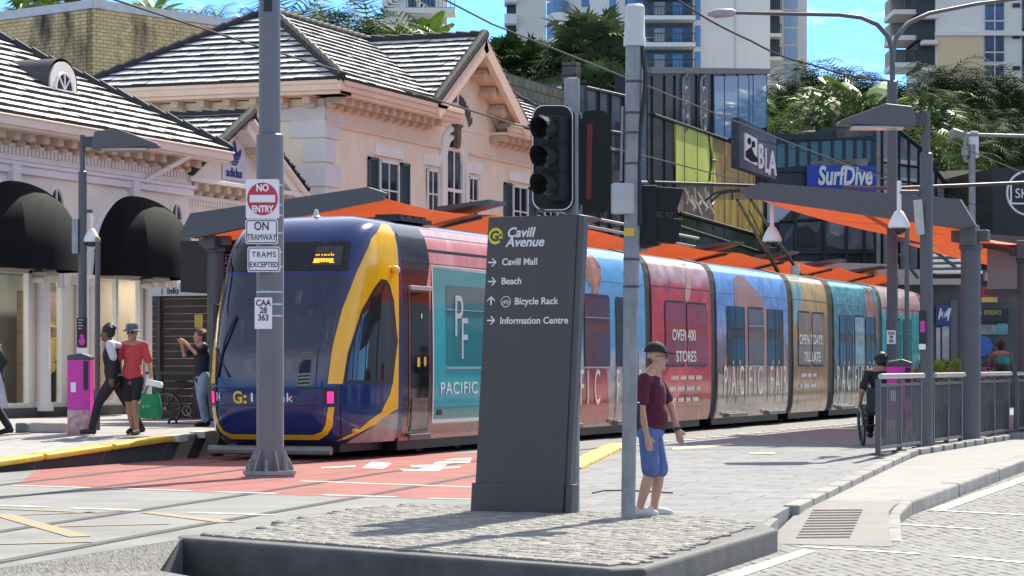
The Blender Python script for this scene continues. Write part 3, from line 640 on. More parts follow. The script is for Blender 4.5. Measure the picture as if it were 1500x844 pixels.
# carriage with the woman in red
sd(1, [(47.75, .32), (49.7, .32), (49.45, 1.3), (49.15, 2.2), (48.95, 2.95), (48.55, 2.95), (48.35, 2.2), (48.0, 1.3)], .005, 'advert_print', film('print_dress', (.40, .02, .025), .4, 2.5, stretch=(1, 2, .4)))
def ell(cy, cz, ry, rz, n=20, jit=0.):
    return [(cy + ry * cos(2 * pi * k / n) * (1 + random.uniform(-jit, jit)), cz + rz * sin(2 * pi * k / n) * (1 + random.uniform(-jit, jit))) for k in range(n)]
sd(1, ell(48.72, 3.36, .52, .36, 36, .16), .005, 'advert_print', film('print_hair', (.36, .15, .08), .5, 6))
sd(1, [(48.6, 2.9), (48.9, 2.9), (48.9, 3.2), (48.6, 3.2)], .007, 'advert_print', film('print_skin', (.46, .2, .13), .1))
sd(1, ell(48.78, 3.33, .2, .30), .008, 'advert_print', film('print_skin', (.46, .2, .13), .1))
door(1, 46.2, 47.75); door(1, 50.05, 51.5)
window(1, 48.05, 49.6, 1.48, 2.84, glassmat('print_red_glass', (.10, .012, .016), .06, .7, .3, 2.))
for ch, y in zip('PACIFIC FAIR', [46.0, 46.45, 46.9, 47.4, 47.72, 48.15, 48.6, 0, 50.0, 50.5, 51.1, 51.5]):
    if ch != ' ': text(ch, 1.0, LETT, cars[1], sideM(y, .72), sx=.55)
# red carriage
REDW = glassmat('print_red_pane', (.26, .012, .016), .07, .6, .25, 2.)
window(2, 53.5, 54.95, 1.5, 2.84, REDW, False); window(2, 55.15, 56.7, 1.5, 2.84, REDW, False)
sd(2, [(55.0, 3.0), (55.4, 3.74), (55.7, 3.74), (55.55, 3.2), (55.2, 2.75)], .006, 'advert_print', film('print_arm', (.55, .3, .22), .15))
sd(2, [(53.0, .4), (53.0, 1.0), (54.5, 1.9), (56.6, 3.1), (56.9, 2.8), (55.4, 1.4), (54.2, .6)], .0055, 'advert_print', film('print_fold', (.62, .05, .05), .3, 1.5))
text('OVER 400', .34, LETT, cars[2], sideM(53.95, 2.03), sx=1.25, bold=.004); text('STORES', .34, LETT, cars[2], sideM(54.25, 1.56), sx=1.35, bold=.004)
def fine_print(i, y0, z, words, h=.1):
    b = MB(sideM(y0, z)); x = 0
    for n in words:
        for k in range(n): b.bb((x, .0, 0), (x + .055, h * (1 if (k * 7 + n) % 3 else .9), .002)); b.bb((x + .02, h * .4, .0), (x + .085, h * .58, .0015)); x += .095
        x += .13
    o = b.build('fine_print', LETT, cars[i]); o['kind'] = 'stuff'
fine_print(2, 53.9, 1.16, (6, 5, 5, 5)); fine_print(2, 53.75, .92, (5, 6, 7, 3)); fine_print(2, 54.0, .68, (3, 5, 4, 5))
# desert carriage
ROCK = film('print_rock', (.30, .12, .06), .5, 2.4, col2=(.44, .22, .13), stretch=(1, 3, .7))
sd(3, [(59.2, 2.55), (59.15, 3.0), (59.25, 3.5), (59.7, 3.62), (60.3, 3.58), (61.2, 3.3), (62.0, 3.0), (62.6, 2.5), (63.4, 2.2), (63.9, 1.9), (64.2, 1.3), (64.2, .9), (58.0, .9), (58.2, 1.6)], .005, 'advert_print', ROCK)
sd(3, [(60.5, 1.3), (61.9, 1.3), (61.6, 2.85), (61.0, 2.85)], .0065, 'advert_print', film('print_pale_rock', (.42, .28, .2), .3, 2, stretch=(1, 3, .5)))
sd(3, [(57.65, .27), (64.2, .27), (64.2, 1.0), (62, 1.25), (60, 1.1), (57.65, 1.3)], .007, 'advert_print', film('print_sand', (.30, .23, .19), .4, 1.2, stretch=(1, .5, 3)))
door(3, 58.45, 60.0); door(3, 62.15, 63.7); window(3, 60.35, 61.75, 1.5, 2.84, glassmat('print_rock_glass', (.13, .075, .055), .07, .6, .3, 3.))
for ch, y in zip('PACIFIC FAIR', [58.1, 58.75, 59.45, 60.0, 60.3, 60.8, 61.15, 0, 62.35, 62.85, 63.4, 63.65]):
    if ch != ' ': text(ch, 1.0, LETT, cars[3], sideM(y, .78), sx=.66)
# gold carriage
GOLDW = glassmat('print_gold_pane', (.22, .12, .03), .07, .6, .35, 2.)
sd(4, [(64.85, 2.5), (64.85, 3.75), (66.2, 3.75), (65.8, 3.2), (65.3, 2.6)], .005, 'advert_print', film('print_aqua', (.2, .36, .36), .4, 2, stretch=(1, 2, .5)))
window(4, 65.3, 66.6, 1.5, 2.84, GOLDW, False); window(4, 66.85, 68.15, 1.5, 2.84, GOLDW, False)
text('OPEN 7 DAYS', .36, LETT, cars[4], sideM(65.35, 2.03), sx=1.15, bold=.004); text('TILL LATE', .36, LETT, cars[4], sideM(65.85, 1.58), sx=1.15, bold=.004)
fine_print(4, 65.55, 1.17, (6, 5, 4)); fine_print(4, 65.45, .9, (3, 6, 6))
# garden carriage
door(5, 70.0, 71.55); door(5, 73.3, 74.6); window(5, 71.9, 73.05, 1.5, 2.84, glassmat('print_garden_pane', (.22, .30, .29), .1, .6, .4, 3.))
sd(5, [(73.4, 2.6), (73.3, 3.3), (73.8, 3.74), (74.4, 3.7), (75.0, 3.0), (75.0, 2.3), (74.2, 2.2)], .0055, 'advert_print', film('print_coral', (.34, .12, .06), .4, 3))
for ch, y in zip('PACIFIC FAIR', [69.6, 70.2, 70.85, 71.5, 71.8, 72.2, 72.55, 0, 73.3, 73.75, 74.3, 74.55]):
    if ch != ' ': text(ch, 1.0, LETT, cars[5], sideM(y, .78), sx=.55)
window(6, 76.2, 78.2, 1.5, 2.84, TEALW); window(6, 78.6, 79.8, 1.5, 2.84, TEALW)
# roof gear
b = MB(); b.bb((XC + .2, 40.0, 3.9), (XC + .8, 41.4, 3.97)); 
for k in range(4): b.bb((XC + .3, 40.1 + k * .32, 3.97), (XC + .75, 40.3 + k * .32, 4.02))
b.build('roof_vent', BLACK, tram)
b = MB(); b.lathe([(.13, 0), (.13, .3), (.11, .38)], (XC + .3, 69.1, 3.85), 14); b.build('roof_aerial', mat('aerial_grey', (.5, .5, .5), .5), tram, True)
PK = mat('pantograph_black', (.025, .024, .025), .5, .2)
pg = thing('pantograph', None, None); del_ = pg; pg.parent = tram; pg.location = (0, 0, 0)
b = MB()
for s in (-.3, .3): b.tube([(XC + s, 69.9, 3.9), (XC + s * .6, 64.9, 5.75)], [.05, .04], 8)
b.bb((XC - .5, 69.4, 3.88), (XC + .5, 70.4, 3.98)); b.tube([(XC, 68.6, 3.98), (XC, 65.4, 5.5)], .022, 6); b.tube([(XC - .3, 68.2, 4.5), (XC + .3, 68.2, 4.5)], .03, 6)
b.build('lower_arm', PK, pg)
b = MB()
for yy in (64.6, 65.05):
    b.tube([(XC - .95, yy, 5.72), (XC - .7, yy, 5.92), (XC - .4, yy, 5.98), (XC + .4, yy, 5.98), (XC + .7, yy, 5.92), (XC + .95, yy, 5.72)], .03, 6)
b.tube([(XC, 64.6, 5.95), (XC, 65.05, 5.95)], .03, 6); b.tube([(XC - .3, 64.85, 5.75), (XC - .3, 64.85, 5.97)], .025, 6); b.tube([(XC + .3, 64.85, 5.75), (XC + .3, 64.85, 5.97)], .025, 6); b.build('collector_head', PK, pg)
# ------------------------------------------------------------------ left hand buildings
STUC = mat('pink_stucco', (.80, .69, .56), .85, 0, .07, 1.2, bump=.08, bscale=70)
STUCH = mat('house_stucco', (.82, .68, .50), .85, 0, .06, 1.2, bump=.08, bscale=70)
CREAM = mat('cream_trim', (.80, .745, .65), .7, 0, .06, 2)
PALE = mat('pale_trim', (.76, .72, .69), .7, 0, .06, 2)
TANB = mat('bracket_tan', (.58, .45, .32), .75, 0, .12, 6)
PEACH = mat('peach_trim', (.78, .58, .42), .7, 0, .06, 2)
TILE = mat('roof_tile', (.60, .60, .60), .75, 0, .22, 3.5, bump=.2, bscale=40)
TILED = mat('roof_tile_edge', (.02, .02, .024), .7, 0, .25, 8)
AWN = mat('awning_canvas', (.007, .0075, .009), .8, 0, .15, 6, bump=.05, bscale=120, spec=.15)
SHUT = mat('shutter_green', (.05, .085, .10), .6, 0, .1, 6)
WINW = mat('window_white', (.74, .72, .68), .5, 0, .04, 5)
PANE = glassmat('window_pane', (.025, .027, .03), .05, .6, .4, 1.5)
def clip(poly, n, d, keep=1):
    o = []
    for i in range(len(poly)):
        a, c = poly[i], poly[(i + 1) % len(poly)]
        da, dc = (a.dot(n) - d) * keep, (c.dot(n) - d) * keep
        if da >= 0: o.append(a)
        if (da >= 0) != (dc >= 0): o.append(a + (c - a) * (da / (da - dc)))
    return o
def tiled(poly, name, parent, course=.34, h=.075, tiles=.42):
    """roof slope: first edge is the eave; every course a raised strip with a dark butt edge, broken into tiles"""
    P = [Vector(p) for p in poly]; e = (P[1] - P[0]).normalized()
    n = e.cross(P[2] - P[0]).normalized()
    if n.z < 0: n = -n
    v = n.cross(e).normalized()
    if v.z < 0: v = -v
    b = MB(); vmax = max((p - P[0]).dot(v) for p in P); k = 0; d0 = P[0].dot(v); rnd = random.Random(3)
    while k * course < vmax:
        s = clip(clip(P, v, d0 + k * course, 1), v, d0 + (k + 1) * course + .03, -1)
        if len(s) >= 3:
            u0 = min(q.dot(e) for q in s); u1 = max(q.dot(e) for q in s); t = u0 - (tiles / 2 if k % 2 else 0)
            while t < u1:
                w = clip(clip(s, e, t + .008, 1), e, t + tiles, -1); t += tiles
                if len(w) < 3: continue
                jit = rnd.uniform(-.012, .012)
                top = [q + n * ((h + jit) * (1 - ((q.dot(v) - d0 - k * course) / (course + .03)) * .85) + .01) for q in w]
                b.cur = rnd.choice((0, 0, 0, 2, 3)); b.poly(top)
                low = [i for i in range(len(w)) if abs(w[i].dot(v) - d0 - k * course) < 1e-4 and abs(w[(i + 1) % len(w)].dot(v) - d0 - k * course) < 1e-4]
                b.cur = 1
                for i in low:
                    j = (i + 1) % len(w); b.quad(w[i] - n * .02 - v * .004, w[j] - n * .02 - v * .004, top[j] - v * .004, top[i] - v * .004)
        k += 1
    b.cur = 1; b.poly([q - n * .03 for q in P])
    return b.build(name, [TILE, TILED, mat('roof_tile_grey', (.48, .48, .475), .75, 0, .25, 3.5, bump=.2, bscale=40), mat('roof_tile_pale', (.68, .675, .66), .75, 0, .18, 3.5, bump=.2, bscale=40)], parent)
def caps(pts, name, parent, w=.17, step=.42):
    b = MB()
    for a, c in zip(pts[:-1], pts[1:]):
        a, c = Vector(a), Vector(c); n = max(1, int((c - a).length / step)); d = (c - a) / n
        for i in range(n):
            p = a + d * i - d * .06; q = a + d * (i + 1)
            b.tube([p + Vector((0, 0, .06)), q + Vector((0, 0, .10))], [w * .86, w], 8)
    return b.build(name, TILED, parent)
SX = -27.4; ZG = .45
def fb(b, x0, x1, y0, y1, z0, z1): b.bb((x0, y0, z0), (x1, y1, z1))

# --- single storey shop with black awnings
shop = thing('shop_building', 'pink single storey shop with black dome awnings and white striped tile roof', 'building', (SX, 48, ZG))
Y0, Y1 = 38.5, 53.04
b = MB()
ops = [(41.0, 46.05), (46.72, 47.37), (48.55, 50.75), (51.2, 52.35)]
ed = [Y0] + [q for o_ in ops for q in o_] + [Y1]
for i in range(0, len(ed), 2): fb(b, SX - .1, SX, ed[i], ed[i + 1], ZG - .2, 3.42)
fb(b, SX - .35, SX, Y0, Y1, 3.42, 6.1); fb(b, SX - 8, SX - .35, Y1 - .3, Y1, ZG - .2, 6.1); b.build('wall', STUC, shop)
b = MB(); fb(b, SX - .3, SX + .1, Y0, Y1 + .1, ZG - .3, .62); b.build('plinth', mat('plinth_dark', (.07, .068, .07), .6), shop)
# shop interior, shallow and pale
b = MB(); b.quad((SX - 3.2, Y0, .5), (SX - 3.2, Y1, .5), (SX - 3.2, Y1, 3.6), (SX - 3.2, Y0, 3.6)); b.quad((SX - .35, Y0, .58), (SX - .35, Y1, .58), (SX - 3.2, Y1, .58), (SX - 3.2, Y0, .58)); b.quad((SX - .35, Y0, 3.5), (SX - .35, Y1, 3.5), (SX - 3.2, Y1, 3.5), (SX - 3.2, Y0, 3.5))
b.build('shop_interior', mat('interior_wall', (.50, .50, .45), .8, 0, .25, .6, col2=(.36, .39, .38)), shop)
b = MB(); fb(b, SX - 2.2, SX - 2.0, 49.2, 52.2, .6, 3.1); b.build('display_wall', mat('timber_panel', (.19, .13, .09), .6, 0, .25, 3, stretch=(1, 1, 6)), shop)
for k in range(9): b = MB(); b.bb((SX - 1.5, 41 + k * 1.3, 3.44), (SX - 1.2, 41.9 + k * 1.3, 3.49)); b.build('ceiling_light', mat('shop_light', (.9, .85, .75), .5, 0, 0, emit=(1, .93, .82), es=9), shop)
for (a, c) in ops:
    f = MB()
    for y in (a, c): fb(f, SX - .1, SX + .03, y - .05 if y == a else y - .09, y + .09 if y == a else y + .05, .62, 3.42)
    fb(f, SX - .1, SX + .03, a - .05, c + .05, 3.34, 3.44); fb(f, SX - .1, SX + .04, a - .05, c + .05, .6, .72)
    n = int((c - a) / 1.6)
    for k in range(1, n + 1):
        if n > 0 and c - a > 1.8: fb(f, SX - .09, SX + .02, a + (c - a) * k / (n + 1) - .05, a + (c - a) * k / (n + 1) + .05, .72, 3.34)
    w = f.build('window', WINW, shop, bevel=.008)
    p = MB(); p.quad((SX - .055, a, .7), (SX - .055, c, .7), (SX - .055, c, 3.36), (SX - .055, a, 3.36))
    gm = bpy.data.materials.get('shop_glass')
    if gm is None:
        gm = bpy.data.materials.new('shop_glass'); gm.use_nodes = True; t = gm.node_tree; t.nodes.clear(); o_ = t.nodes.new('ShaderNodeOutputMaterial'); tr = t.nodes.new('ShaderNodeBsdfTransparent'); gl = t.nodes.new('ShaderNodeBsdfGlossy'); ms = t.nodes.new('ShaderNodeMixShader'); fr = t.nodes.new('ShaderNodeFresnel')
        tr.inputs[0].default_value = (.85, .88, .86, 1); gl.inputs['Roughness'].default_value = .03; t.links.new(fr.outputs[0], ms.inputs[0]); t.links.new(tr.outputs[0], ms.inputs[1]); t.links.new(gl.outputs[0], ms.inputs[2]); t.links.new(ms.outputs[0], o_.inputs[0])
    p.build('pane', gm, w)
for y in (46.38, 47.95, 50.97, 52.62):
    b = MB(); b.lathe([(.21, 0), (.21, .12), (.155, .2), (.14, 2.62), (.16, 2.66), (.2, 2.74)], (SX + .12, y, .55), 14)
    b.bb((SX - .05, y - .22, 3.29), (SX + .34, y + .22, 3.38))
    for s in (-.2, .2): b.lathe([(.07, -.12), (.07, .16)], (0, 0, 0), 10, M=Matrix.Translation((SX + .12, y + s, 3.24)) @ Matrix.Rotation(pi / 2, 4, 'Y'))
    b.build('column', PALE, shop, smooth=True)
b = MB(); fb(b, SX + .06, SX + .5, 47.62, 48.02, ZG, .98); b.build('column_base', BLACK, shop, bevel=.01)
b = MB(); fb(b, SX - .02, SX + .09, Y0, Y1 + .07, 5.34, 5.5); fb(b, SX - .02, SX + .14, Y0, Y1 + .1, 5.5, 5.58); b.build('belt_course', PALE, shop, bevel=.01)
b = MB(); y = Y0
while y < Y1: fb(b, SX, SX + .09, y, y + .09, 5.72, 5.86); y += .15
o = b.build('dentils', CREAM, shop); o['kind'] = 'stuff'
b = MB(); fb(b, SX, SX + .05, Y0, Y1 + .04, 5.6, 5.72); fb(b, SX, SX + .12, Y0, Y1 + .1, 5.86, 5.93); fb(b, SX - .3, SX + .72, Y0, Y1 + .55, 6.13, 6.18); b.build('cornice', CREAM, shop, bevel=.01)
b = MB(); fb(b, SX + .62, SX + .80, Y0, Y1 + .66, 6.17, 6.37); fb(b, SX + .78, SX + .83, Y0, Y1 + .69, 6.33, 6.38); b.build('gutter', mat('gutter_pink', (.76, .63, .52), .6, 0, .05, 3), shop, bevel=.02)
def bracket(parent, x, y, z, rz=0., name='bracket', L=.42):
    M = Matrix.Translation((x, y, z)) @ Matrix.Rotation(rz, 4, 'Z')
    b = MB(M); b.bb((0, -.1, .03), (L, .1, .18)); b.lathe([(.09, -.11), (.09, .11)], (0, 0, 0), 10, M=Matrix.Translation((.12, 0, .0)) @ Matrix.Rotation(pi / 2, 4, 'X')); b.lathe([(.06, -.106), (.06, .106)], (0, 0, 0), 10, M=Matrix.Translation((L - .05, 0, .06)) @ Matrix.Rotation(pi / 2, 4, 'X'))
    return b.build(name, TANB, parent)
y = Y0 + .2; br0 = None
while y < Y1:
    if br0 is None: br0 = bracket(shop, SX + .02, y, 5.95); by = y
    else: c = br0.copy(); COL.objects.link(c); c.location = (br0.location.x, br0.location.y + (y - by), br0.location.z)
    y += .56
for yc in (45.3, 50.3):                      # arch, keystone, awning
    b = MB(Matrix.Translation((SX + .02, yc, 3.1)) @ Matrix.Rotation(pi / 2, 4, 'Z') @ Matrix.Rotation(pi / 2, 4, 'X'))
    b.torus((0, 0, 0), 2.02, .09, n=40, m=6, arc=pi); b.torus((0, 0, 0), 1.87, .06, n=40, m=6, arc=pi)
    b.build('arch_moulding', PALE, shop, smooth=True)
    b = MB(); b.bb((SX, yc - .15, 5.05), (SX + .16, yc + .15, 5.5)); b.build('keystone', PALE, shop, bevel=.02)
    b = MB(); nu, nv = 7, 18; vs = []; RY, RZ, RXx = 1.76, 1.46, 1.2
    for i in range(nu + 1):
        a = pi * i / nu
        for j in range(nv + 1):
            t = pi / 2 * j / nv
            vs.append((SX + .02 + RXx * sin(a) ** .8 * cos(t) if 0 < i < nu else SX + .02, yc - RY * cos(a) * cos(t), 3.72 + RZ * sin(t)))
    b.add(vs, [(i * (nv + 1) + j, i * (nv + 1) + j + 1, (i + 1) * (nv + 1) + j + 1, (i + 1) * (nv + 1) + j) for i in range(nu) for j in range(nv)])
    for i in range(nu):
        p, q = Vector(vs[i * (nv + 1)]), Vector(vs[(i + 1) * (nv + 1)]); d = Vector((0, 0, -.34)); b.quad(p, q, q + d, p + d)
    aw = b.build('awning', AWN, shop, smooth=True); aw.data.set_sharp_from_angle(angle=rad(17))
    M = Matrix.Translation((SX + 1.2, yc + 1.28, 3.56)) @ Matrix.Rotation(rad(62), 4, 'Z') @ Matrix.Rotation(pi / 2, 4, 'X')
    a = nu * .75
    p = Vector(vs[5 * (nv + 1)]); q = Vector(vs[6 * (nv + 1)]); mid = (p + q) / 2 + Vector((0, 0, -.14)); t = (q - p).normalized(); M = frame(mid + Vector((t.y, -t.x, 0)) * .015, t)
    b = MB(M); b.prism([(.13 * cos(k * pi / 10), .2 * sin(k * pi / 10)) for k in range(20)], 0, .012); bd = b.build('badge', mat('badge_blue', (.16, .50, .72), .4, 0, .05), aw)
    b = MB(M); b.prism([(-.05, -.03), (0, .09), (.05, .0), (.02, -.02), (0, -.08)], .012, .016); b.build('emblem', mat('badge_pale', (.6, .75, .82), .4, 0, 0), bd)
for yc in (47.05, 52.35):
    b = MB(Matrix.Translation((SX + .01, yc, 4.75)) @ Matrix.Rotation(pi / 2, 4, 'Z') @ Matrix.Rotation(pi / 2, 4, 'X'))
    b.torus((0, 0, 0), .42, .06, n=28, m=6, sx=.66); w = b.build('oval_window', CREAM, shop, smooth=True)
    b = MB(Matrix.Translation((SX + .012, yc, 4.75)) @ Matrix.Rotation(pi / 2, 4, 'Z') @ Matrix.Rotation(pi / 2, 4, 'X')); b.prism([(.27 * cos(k * pi / 12), .4 * sin(k * pi / 12)) for k in range(24)], 0, .01); b.build('pane', PANE, w)
    b = MB(); b.bb((SX + .02, yc - .018, 4.35), (SX + .05, yc + .018, 5.15)); b.bb((SX + .02, yc - .27, 4.735), (SX + .046, yc + .27, 4.77)); b.build('glazing_bar', WINW, w)
b = MB(); b.tube([(SX + .7, 51.7, 6.15), (SX + .5, 51.45, 5.95), (SX + .15, 50.9, 5.62), (SX + .08, 50.8, 5.5)], .06, 8); b.build('downpipe', CREAM, shop, smooth=True)
EX, EZ = SX + .75, 6.38
E0, E1 = Vector((EX, 34, EZ)), Vector((EX, Y1 + .6, EZ)); run = 4.4; sl = .60
A1 = Vector((EX - run, Y1 + .6 - run, EZ + run * sl)); A0 = Vector((EX - run, 34, EZ + run * sl)); B1 = Vector((EX - 2 * run, Y1 + .6, EZ))
tiled([E0, E1, A1, A0], 'roof', shop); tiled([E1, B1, A1], 'roof', shop); caps([E1, A1], 'hip_cap', shop, .12); caps([A1, A0], 'ridge_cap', shop, .12)
# dormer with an arched front
dy = PX(92, 128, EX - 1.5).y; dz = PX(92, 146, EX - 1.5).z
dorm = MB(); nA = 14; Rd = .62; xf = EX - 1.5
vs = []
for xx, rr in ((xf, Rd), (xf - 1.6, Rd)):
    vs += [(xx, dy - rr, dz - .25)] + [(xx, dy - rr * cos(pi * i / nA), dz + .35 + rr * .85 * sin(pi * i / nA)) for i in range(nA + 1)] + [(xx, dy + rr, dz - .25)]
k = nA + 3
dorm.add(vs, [(i, i + 1, k + i + 1, k + i) for i in range(k - 1)]); dm = dorm.build('dormer', mat('dormer_lead', (.05, .05, .055), .5, 0, .15, 4), shop, smooth=True)
b = MB(Matrix.Translation((xf + .01, dy, dz + .35)) @ Matrix.Rotation(pi / 2, 4, 'Z') @ Matrix.Rotation(pi / 2, 4, 'X')); b.prism([(-Rd * .88, -.55)] + [(-Rd * .88 * cos(pi * i / 12), Rd * .74 * sin(pi * i / 12)) for i in range(13)] + [(Rd * .88, -.55)], -.04, .01); b.build('front_panel', CREAM, dm)
b = MB(Matrix.Translation((xf + .03, dy, dz + .2)) @ Matrix.Rotation(pi / 2, 4, 'Z') @ Matrix.Rotation(pi / 2, 4, 'X')); b.prism([(-.34 * cos(pi * i / 12), .40 * sin(pi * i / 12)) for i in range(13)], 0, .01); w = b.build('lunette', PANE, dm)
b = MB(Matrix.Translation((xf + .035, dy, dz + .2)) @ Matrix.Rotation(pi / 2, 4, 'Z') @ Matrix.Rotation(pi / 2, 4, 'X'))
for a in (45, 90, 135): b.tube([(0, 0, .012), (.34 * cos(rad(a)), .40 * sin(rad(a)), .012)], .018, 6)
b.torus((0, 0, 0), .36, .035, n=16, m=6, arc=pi); b.bb((-.38, -.05, -.01), (.38, .0, .04)); b.build('glazing_bar', WINW, dm)
b = MB(); b.bb((xf - .2, dy - .55, dz - .3), (xf + .03, dy + .55, dz - .1)); b.build('sill', mat('dormer_sill', (.10, .05, .035), .7), dm)

# --- small gabled building with the three leaf emblem
AX = -27.7
gab = thing('gabled_shop', 'small pink gabled shop with a blue three leaf emblem on its pediment', 'building', (AX, 56, ZG))
gy0, gy1, gz, ga = 52.95, 58.9, 5.85, 7.35; gc = (gy0 + gy1) / 2
b = MB(); fb(b, AX - 7, AX, Y1 + .02, 59.4, ZG - .2, 5.75); b.build('wall', STUC, gab)
b = MB(frame((AX, 0, 0), (0, 1, 0))); b.prism([(gy0 + .2, 5.78), (gy1 - .2, 5.78), (gc, ga - .15)], -.3, 0.); b.build('pediment', STUC, gab)
b = MB(); fb(b, AX - .05, AX + .45, gy0 - .1, gy1 + .5, 5.68, 5.78); fb(b, AX, AX + .12, gy0, gy1 + .3, 5.32, 5.42); b.build('cornice', CREAM, gab, bevel=.012)
b = MB(); y = gy0 + .15
while y < gy1 + .3: fb(b, AX, AX + .08, y, y + .08, 5.2, 5.32); y += .14
o = b.build('dentils', CREAM, gab); o['kind'] = 'stuff'
for i in range(11): bracket(gab, AX + .02, gy0 + .3 + i * .56, 5.5, L=.36)
for s in (-1, 1):
    p0 = Vector((AX, gc, ga)); p1 = Vector((AX, gc + s * (gy1 - gy0) / 2 * 1.06, gz - .12)); d = (p1 - p0)
    b = MB(frame(p0, d.normalized(), Vector((0, -d.z * s, d.y * s)))); L_ = d.length
    b.bb((-.0, -.30, -.05), (L_, -.06, .42)); b.bb((0, -.06, -.3), (L_, .02, .56)); b.build('raking_cornice', CREAM, gab, bevel=.012)
    for k in range(4):
        q = p0.lerp(p1, .2 + k * .22) + Vector((0, 0, -.42)); bb_ = MB(frame(q, d.normalized(), Vector((0, -d.z * s, d.y * s)))); bb_.bb((-.12, 0, 0), (.12, .14, .34)); bb_.build('bracket', TANB, gab, bevel=.02)
    tiled([Vector((AX + .56, p1.y, p1.z + .12)), Vector((AX - 6, p1.y, p1.z + .12)), Vector((AX - 6, gc, ga + .1)), Vector((AX + .56, gc, ga + .1))], 'roof', gab)
    if s < 0: caps([(AX + .5, p1.y, p1.z + .1), (AX + .5, gc, ga + .1)], 'verge_cap', gab, .13)
caps([(AX + .5, gc, ga + .08), (AX - 6, gc, ga + .08)], 'ridge_cap', gab, .12)
BLU = mat('emblem_blue', (.008, .03, .22), .4, 0, 0)
Mp = frame((AX + .02, gc - .02, 6.12), (0, 1, 0))
b = MB(Mp); b.bb((-.62, -.22, -.01), (.62, .78, .015)); pl = b.build('emblem_panel', mat('panel_white', (.68, .64, .62), .5, 0, .03), gab)
M2 = frame((AX + .045, gc - .05, 6.16), (0, 1, 0))
b = MB(M2)
def leaf(cx, cz, ang, L_, w):
    ps = []
    for t in range(9):
        q = t / 8; ps.append((q * L_, w * math.sin(pi * q) ** .8))
    ps += [(q_[0], -q_[1]) for q_ in ps[-2:0:-1]]
    ca, sa = cos(ang), sin(ang)
    return [(cx + x * ca - y * sa, cz + x * sa + y * ca) for x, y in ps]
def band(poly, z0, z1):
    P = [Vector((p[0], p[1], 0)) for p in poly]; P = clip(clip(P, Vector((0, 1, 0)), z0, 1), Vector((0, 1, 0)), z1, -1); return P
for ang, L_, w in ((pi / 2, .62, .115), (rad(130), .56, .10), (rad(50), .56, .10)):
    lf = leaf(0, .08, ang, L_, w)
    for z0, z1 in ((.30, 9), ):
        P = band(lf, z0, z1)
        if len(P) > 2: b.prism([(p.x, p.y) for p in P], 0 if ang == pi / 2 else .002, .012 if ang == pi / 2 else .010)
for z0, z1, w in ((.235, .285, .27), (.165, .215, .22), (.105, .145, .14)): b.prism([(-w, z1), (-w * .9, z0), (w * .9, z0), (w, z1)], 0, .01)
b.build('leaf_emblem', BLU, pl)
text('adidas', .3, BLU, pl, frame((AX + .045, gc - .05, 5.98), (0, 1, 0)), ax='CENTER', sx=1.15, bold=.008)

# --- two storey house
HX = -27.4; Hy0 = 60.5
house = thing('heritage_house', 'peach two storey house with hipped white tile roof, gable and green shutters', 'building', (HX, 68, ZG))
b = MB(); fb(b, HX - 5.9, HX, Hy0, 80, ZG - .2, 8.3); b.build('wall', STUCH, house)
b = MB(); fb(b, HX - 5.95, HX - 1.2, Hy0 - .04, Hy0, 4, 7.35); fb(b, HX - 5.95, HX + .05, Hy0 - .06, Hy0 + .01, 7.75, 8.1); b.build('side_wall_panel', mat('house_grey', (.60, .56, .50), .85, 0, .06, 1), house)
b = MB()
for i in range(6):
    z = 4.2 + i * .62; w = .95 if i % 2 else .6
    fb(b, HX - w, HX + .05, Hy0 - .05, Hy0 + (.95 if i % 2 else .6), z, z + .56)
b.build('quoins', mat('quoin_grey', (.66, .64, .62), .8, 0, .05, 2), house, bevel=.015)
GY0, GY1 = 66.35, 73.6; GC = (GY0 + GY1) / 2; GZ = 10.85; gx = HX + .75
b = MB()
fb(b, HX, HX + .08, Hy0, 80, 7.62, 7.72)
for y0, y1 in ((Hy0 - .6, GY0 + 1.9), (GY1 - 1.25, 80.5)):
    fb(b, HX - .1, HX + .72, y0, y1, 8.33, 8.42); fb(b, HX + .6, HX + .78, y0, y1, 8.42, 8.56); fb(b, HX + .7, HX + .84, y0, y1, 8.56, 8.68)
fb(b, HX - 6.4, HX + .72, Hy0 - .7, Hy0 + .1, 8.33, 8.42); fb(b, HX - 6.4, HX + .82, Hy0 - .78, Hy0 - .6, 8.42, 8.6); fb(b, HX - 6.4, HX + .84, Hy0 - .84, Hy0 - .72, 8.58, 8.68)
b.build('eaves', PEACH, house, bevel=.012)
for i in range(13):
    y = Hy0 + .1 + i * .55
    if y < GY0 + 1.7: bracket(house, HX + .02, y, 8.14, L=.5)
for i in range(13):
    y = GY1 - 1.05 + i * .55
    if y < 80: bracket(house, HX + .02, y, 8.14, L=.5)
for i in range(8): bracket(house, HX - .3 - i * .75, Hy0 - .02, 8.14, -pi / 2, L=.45)
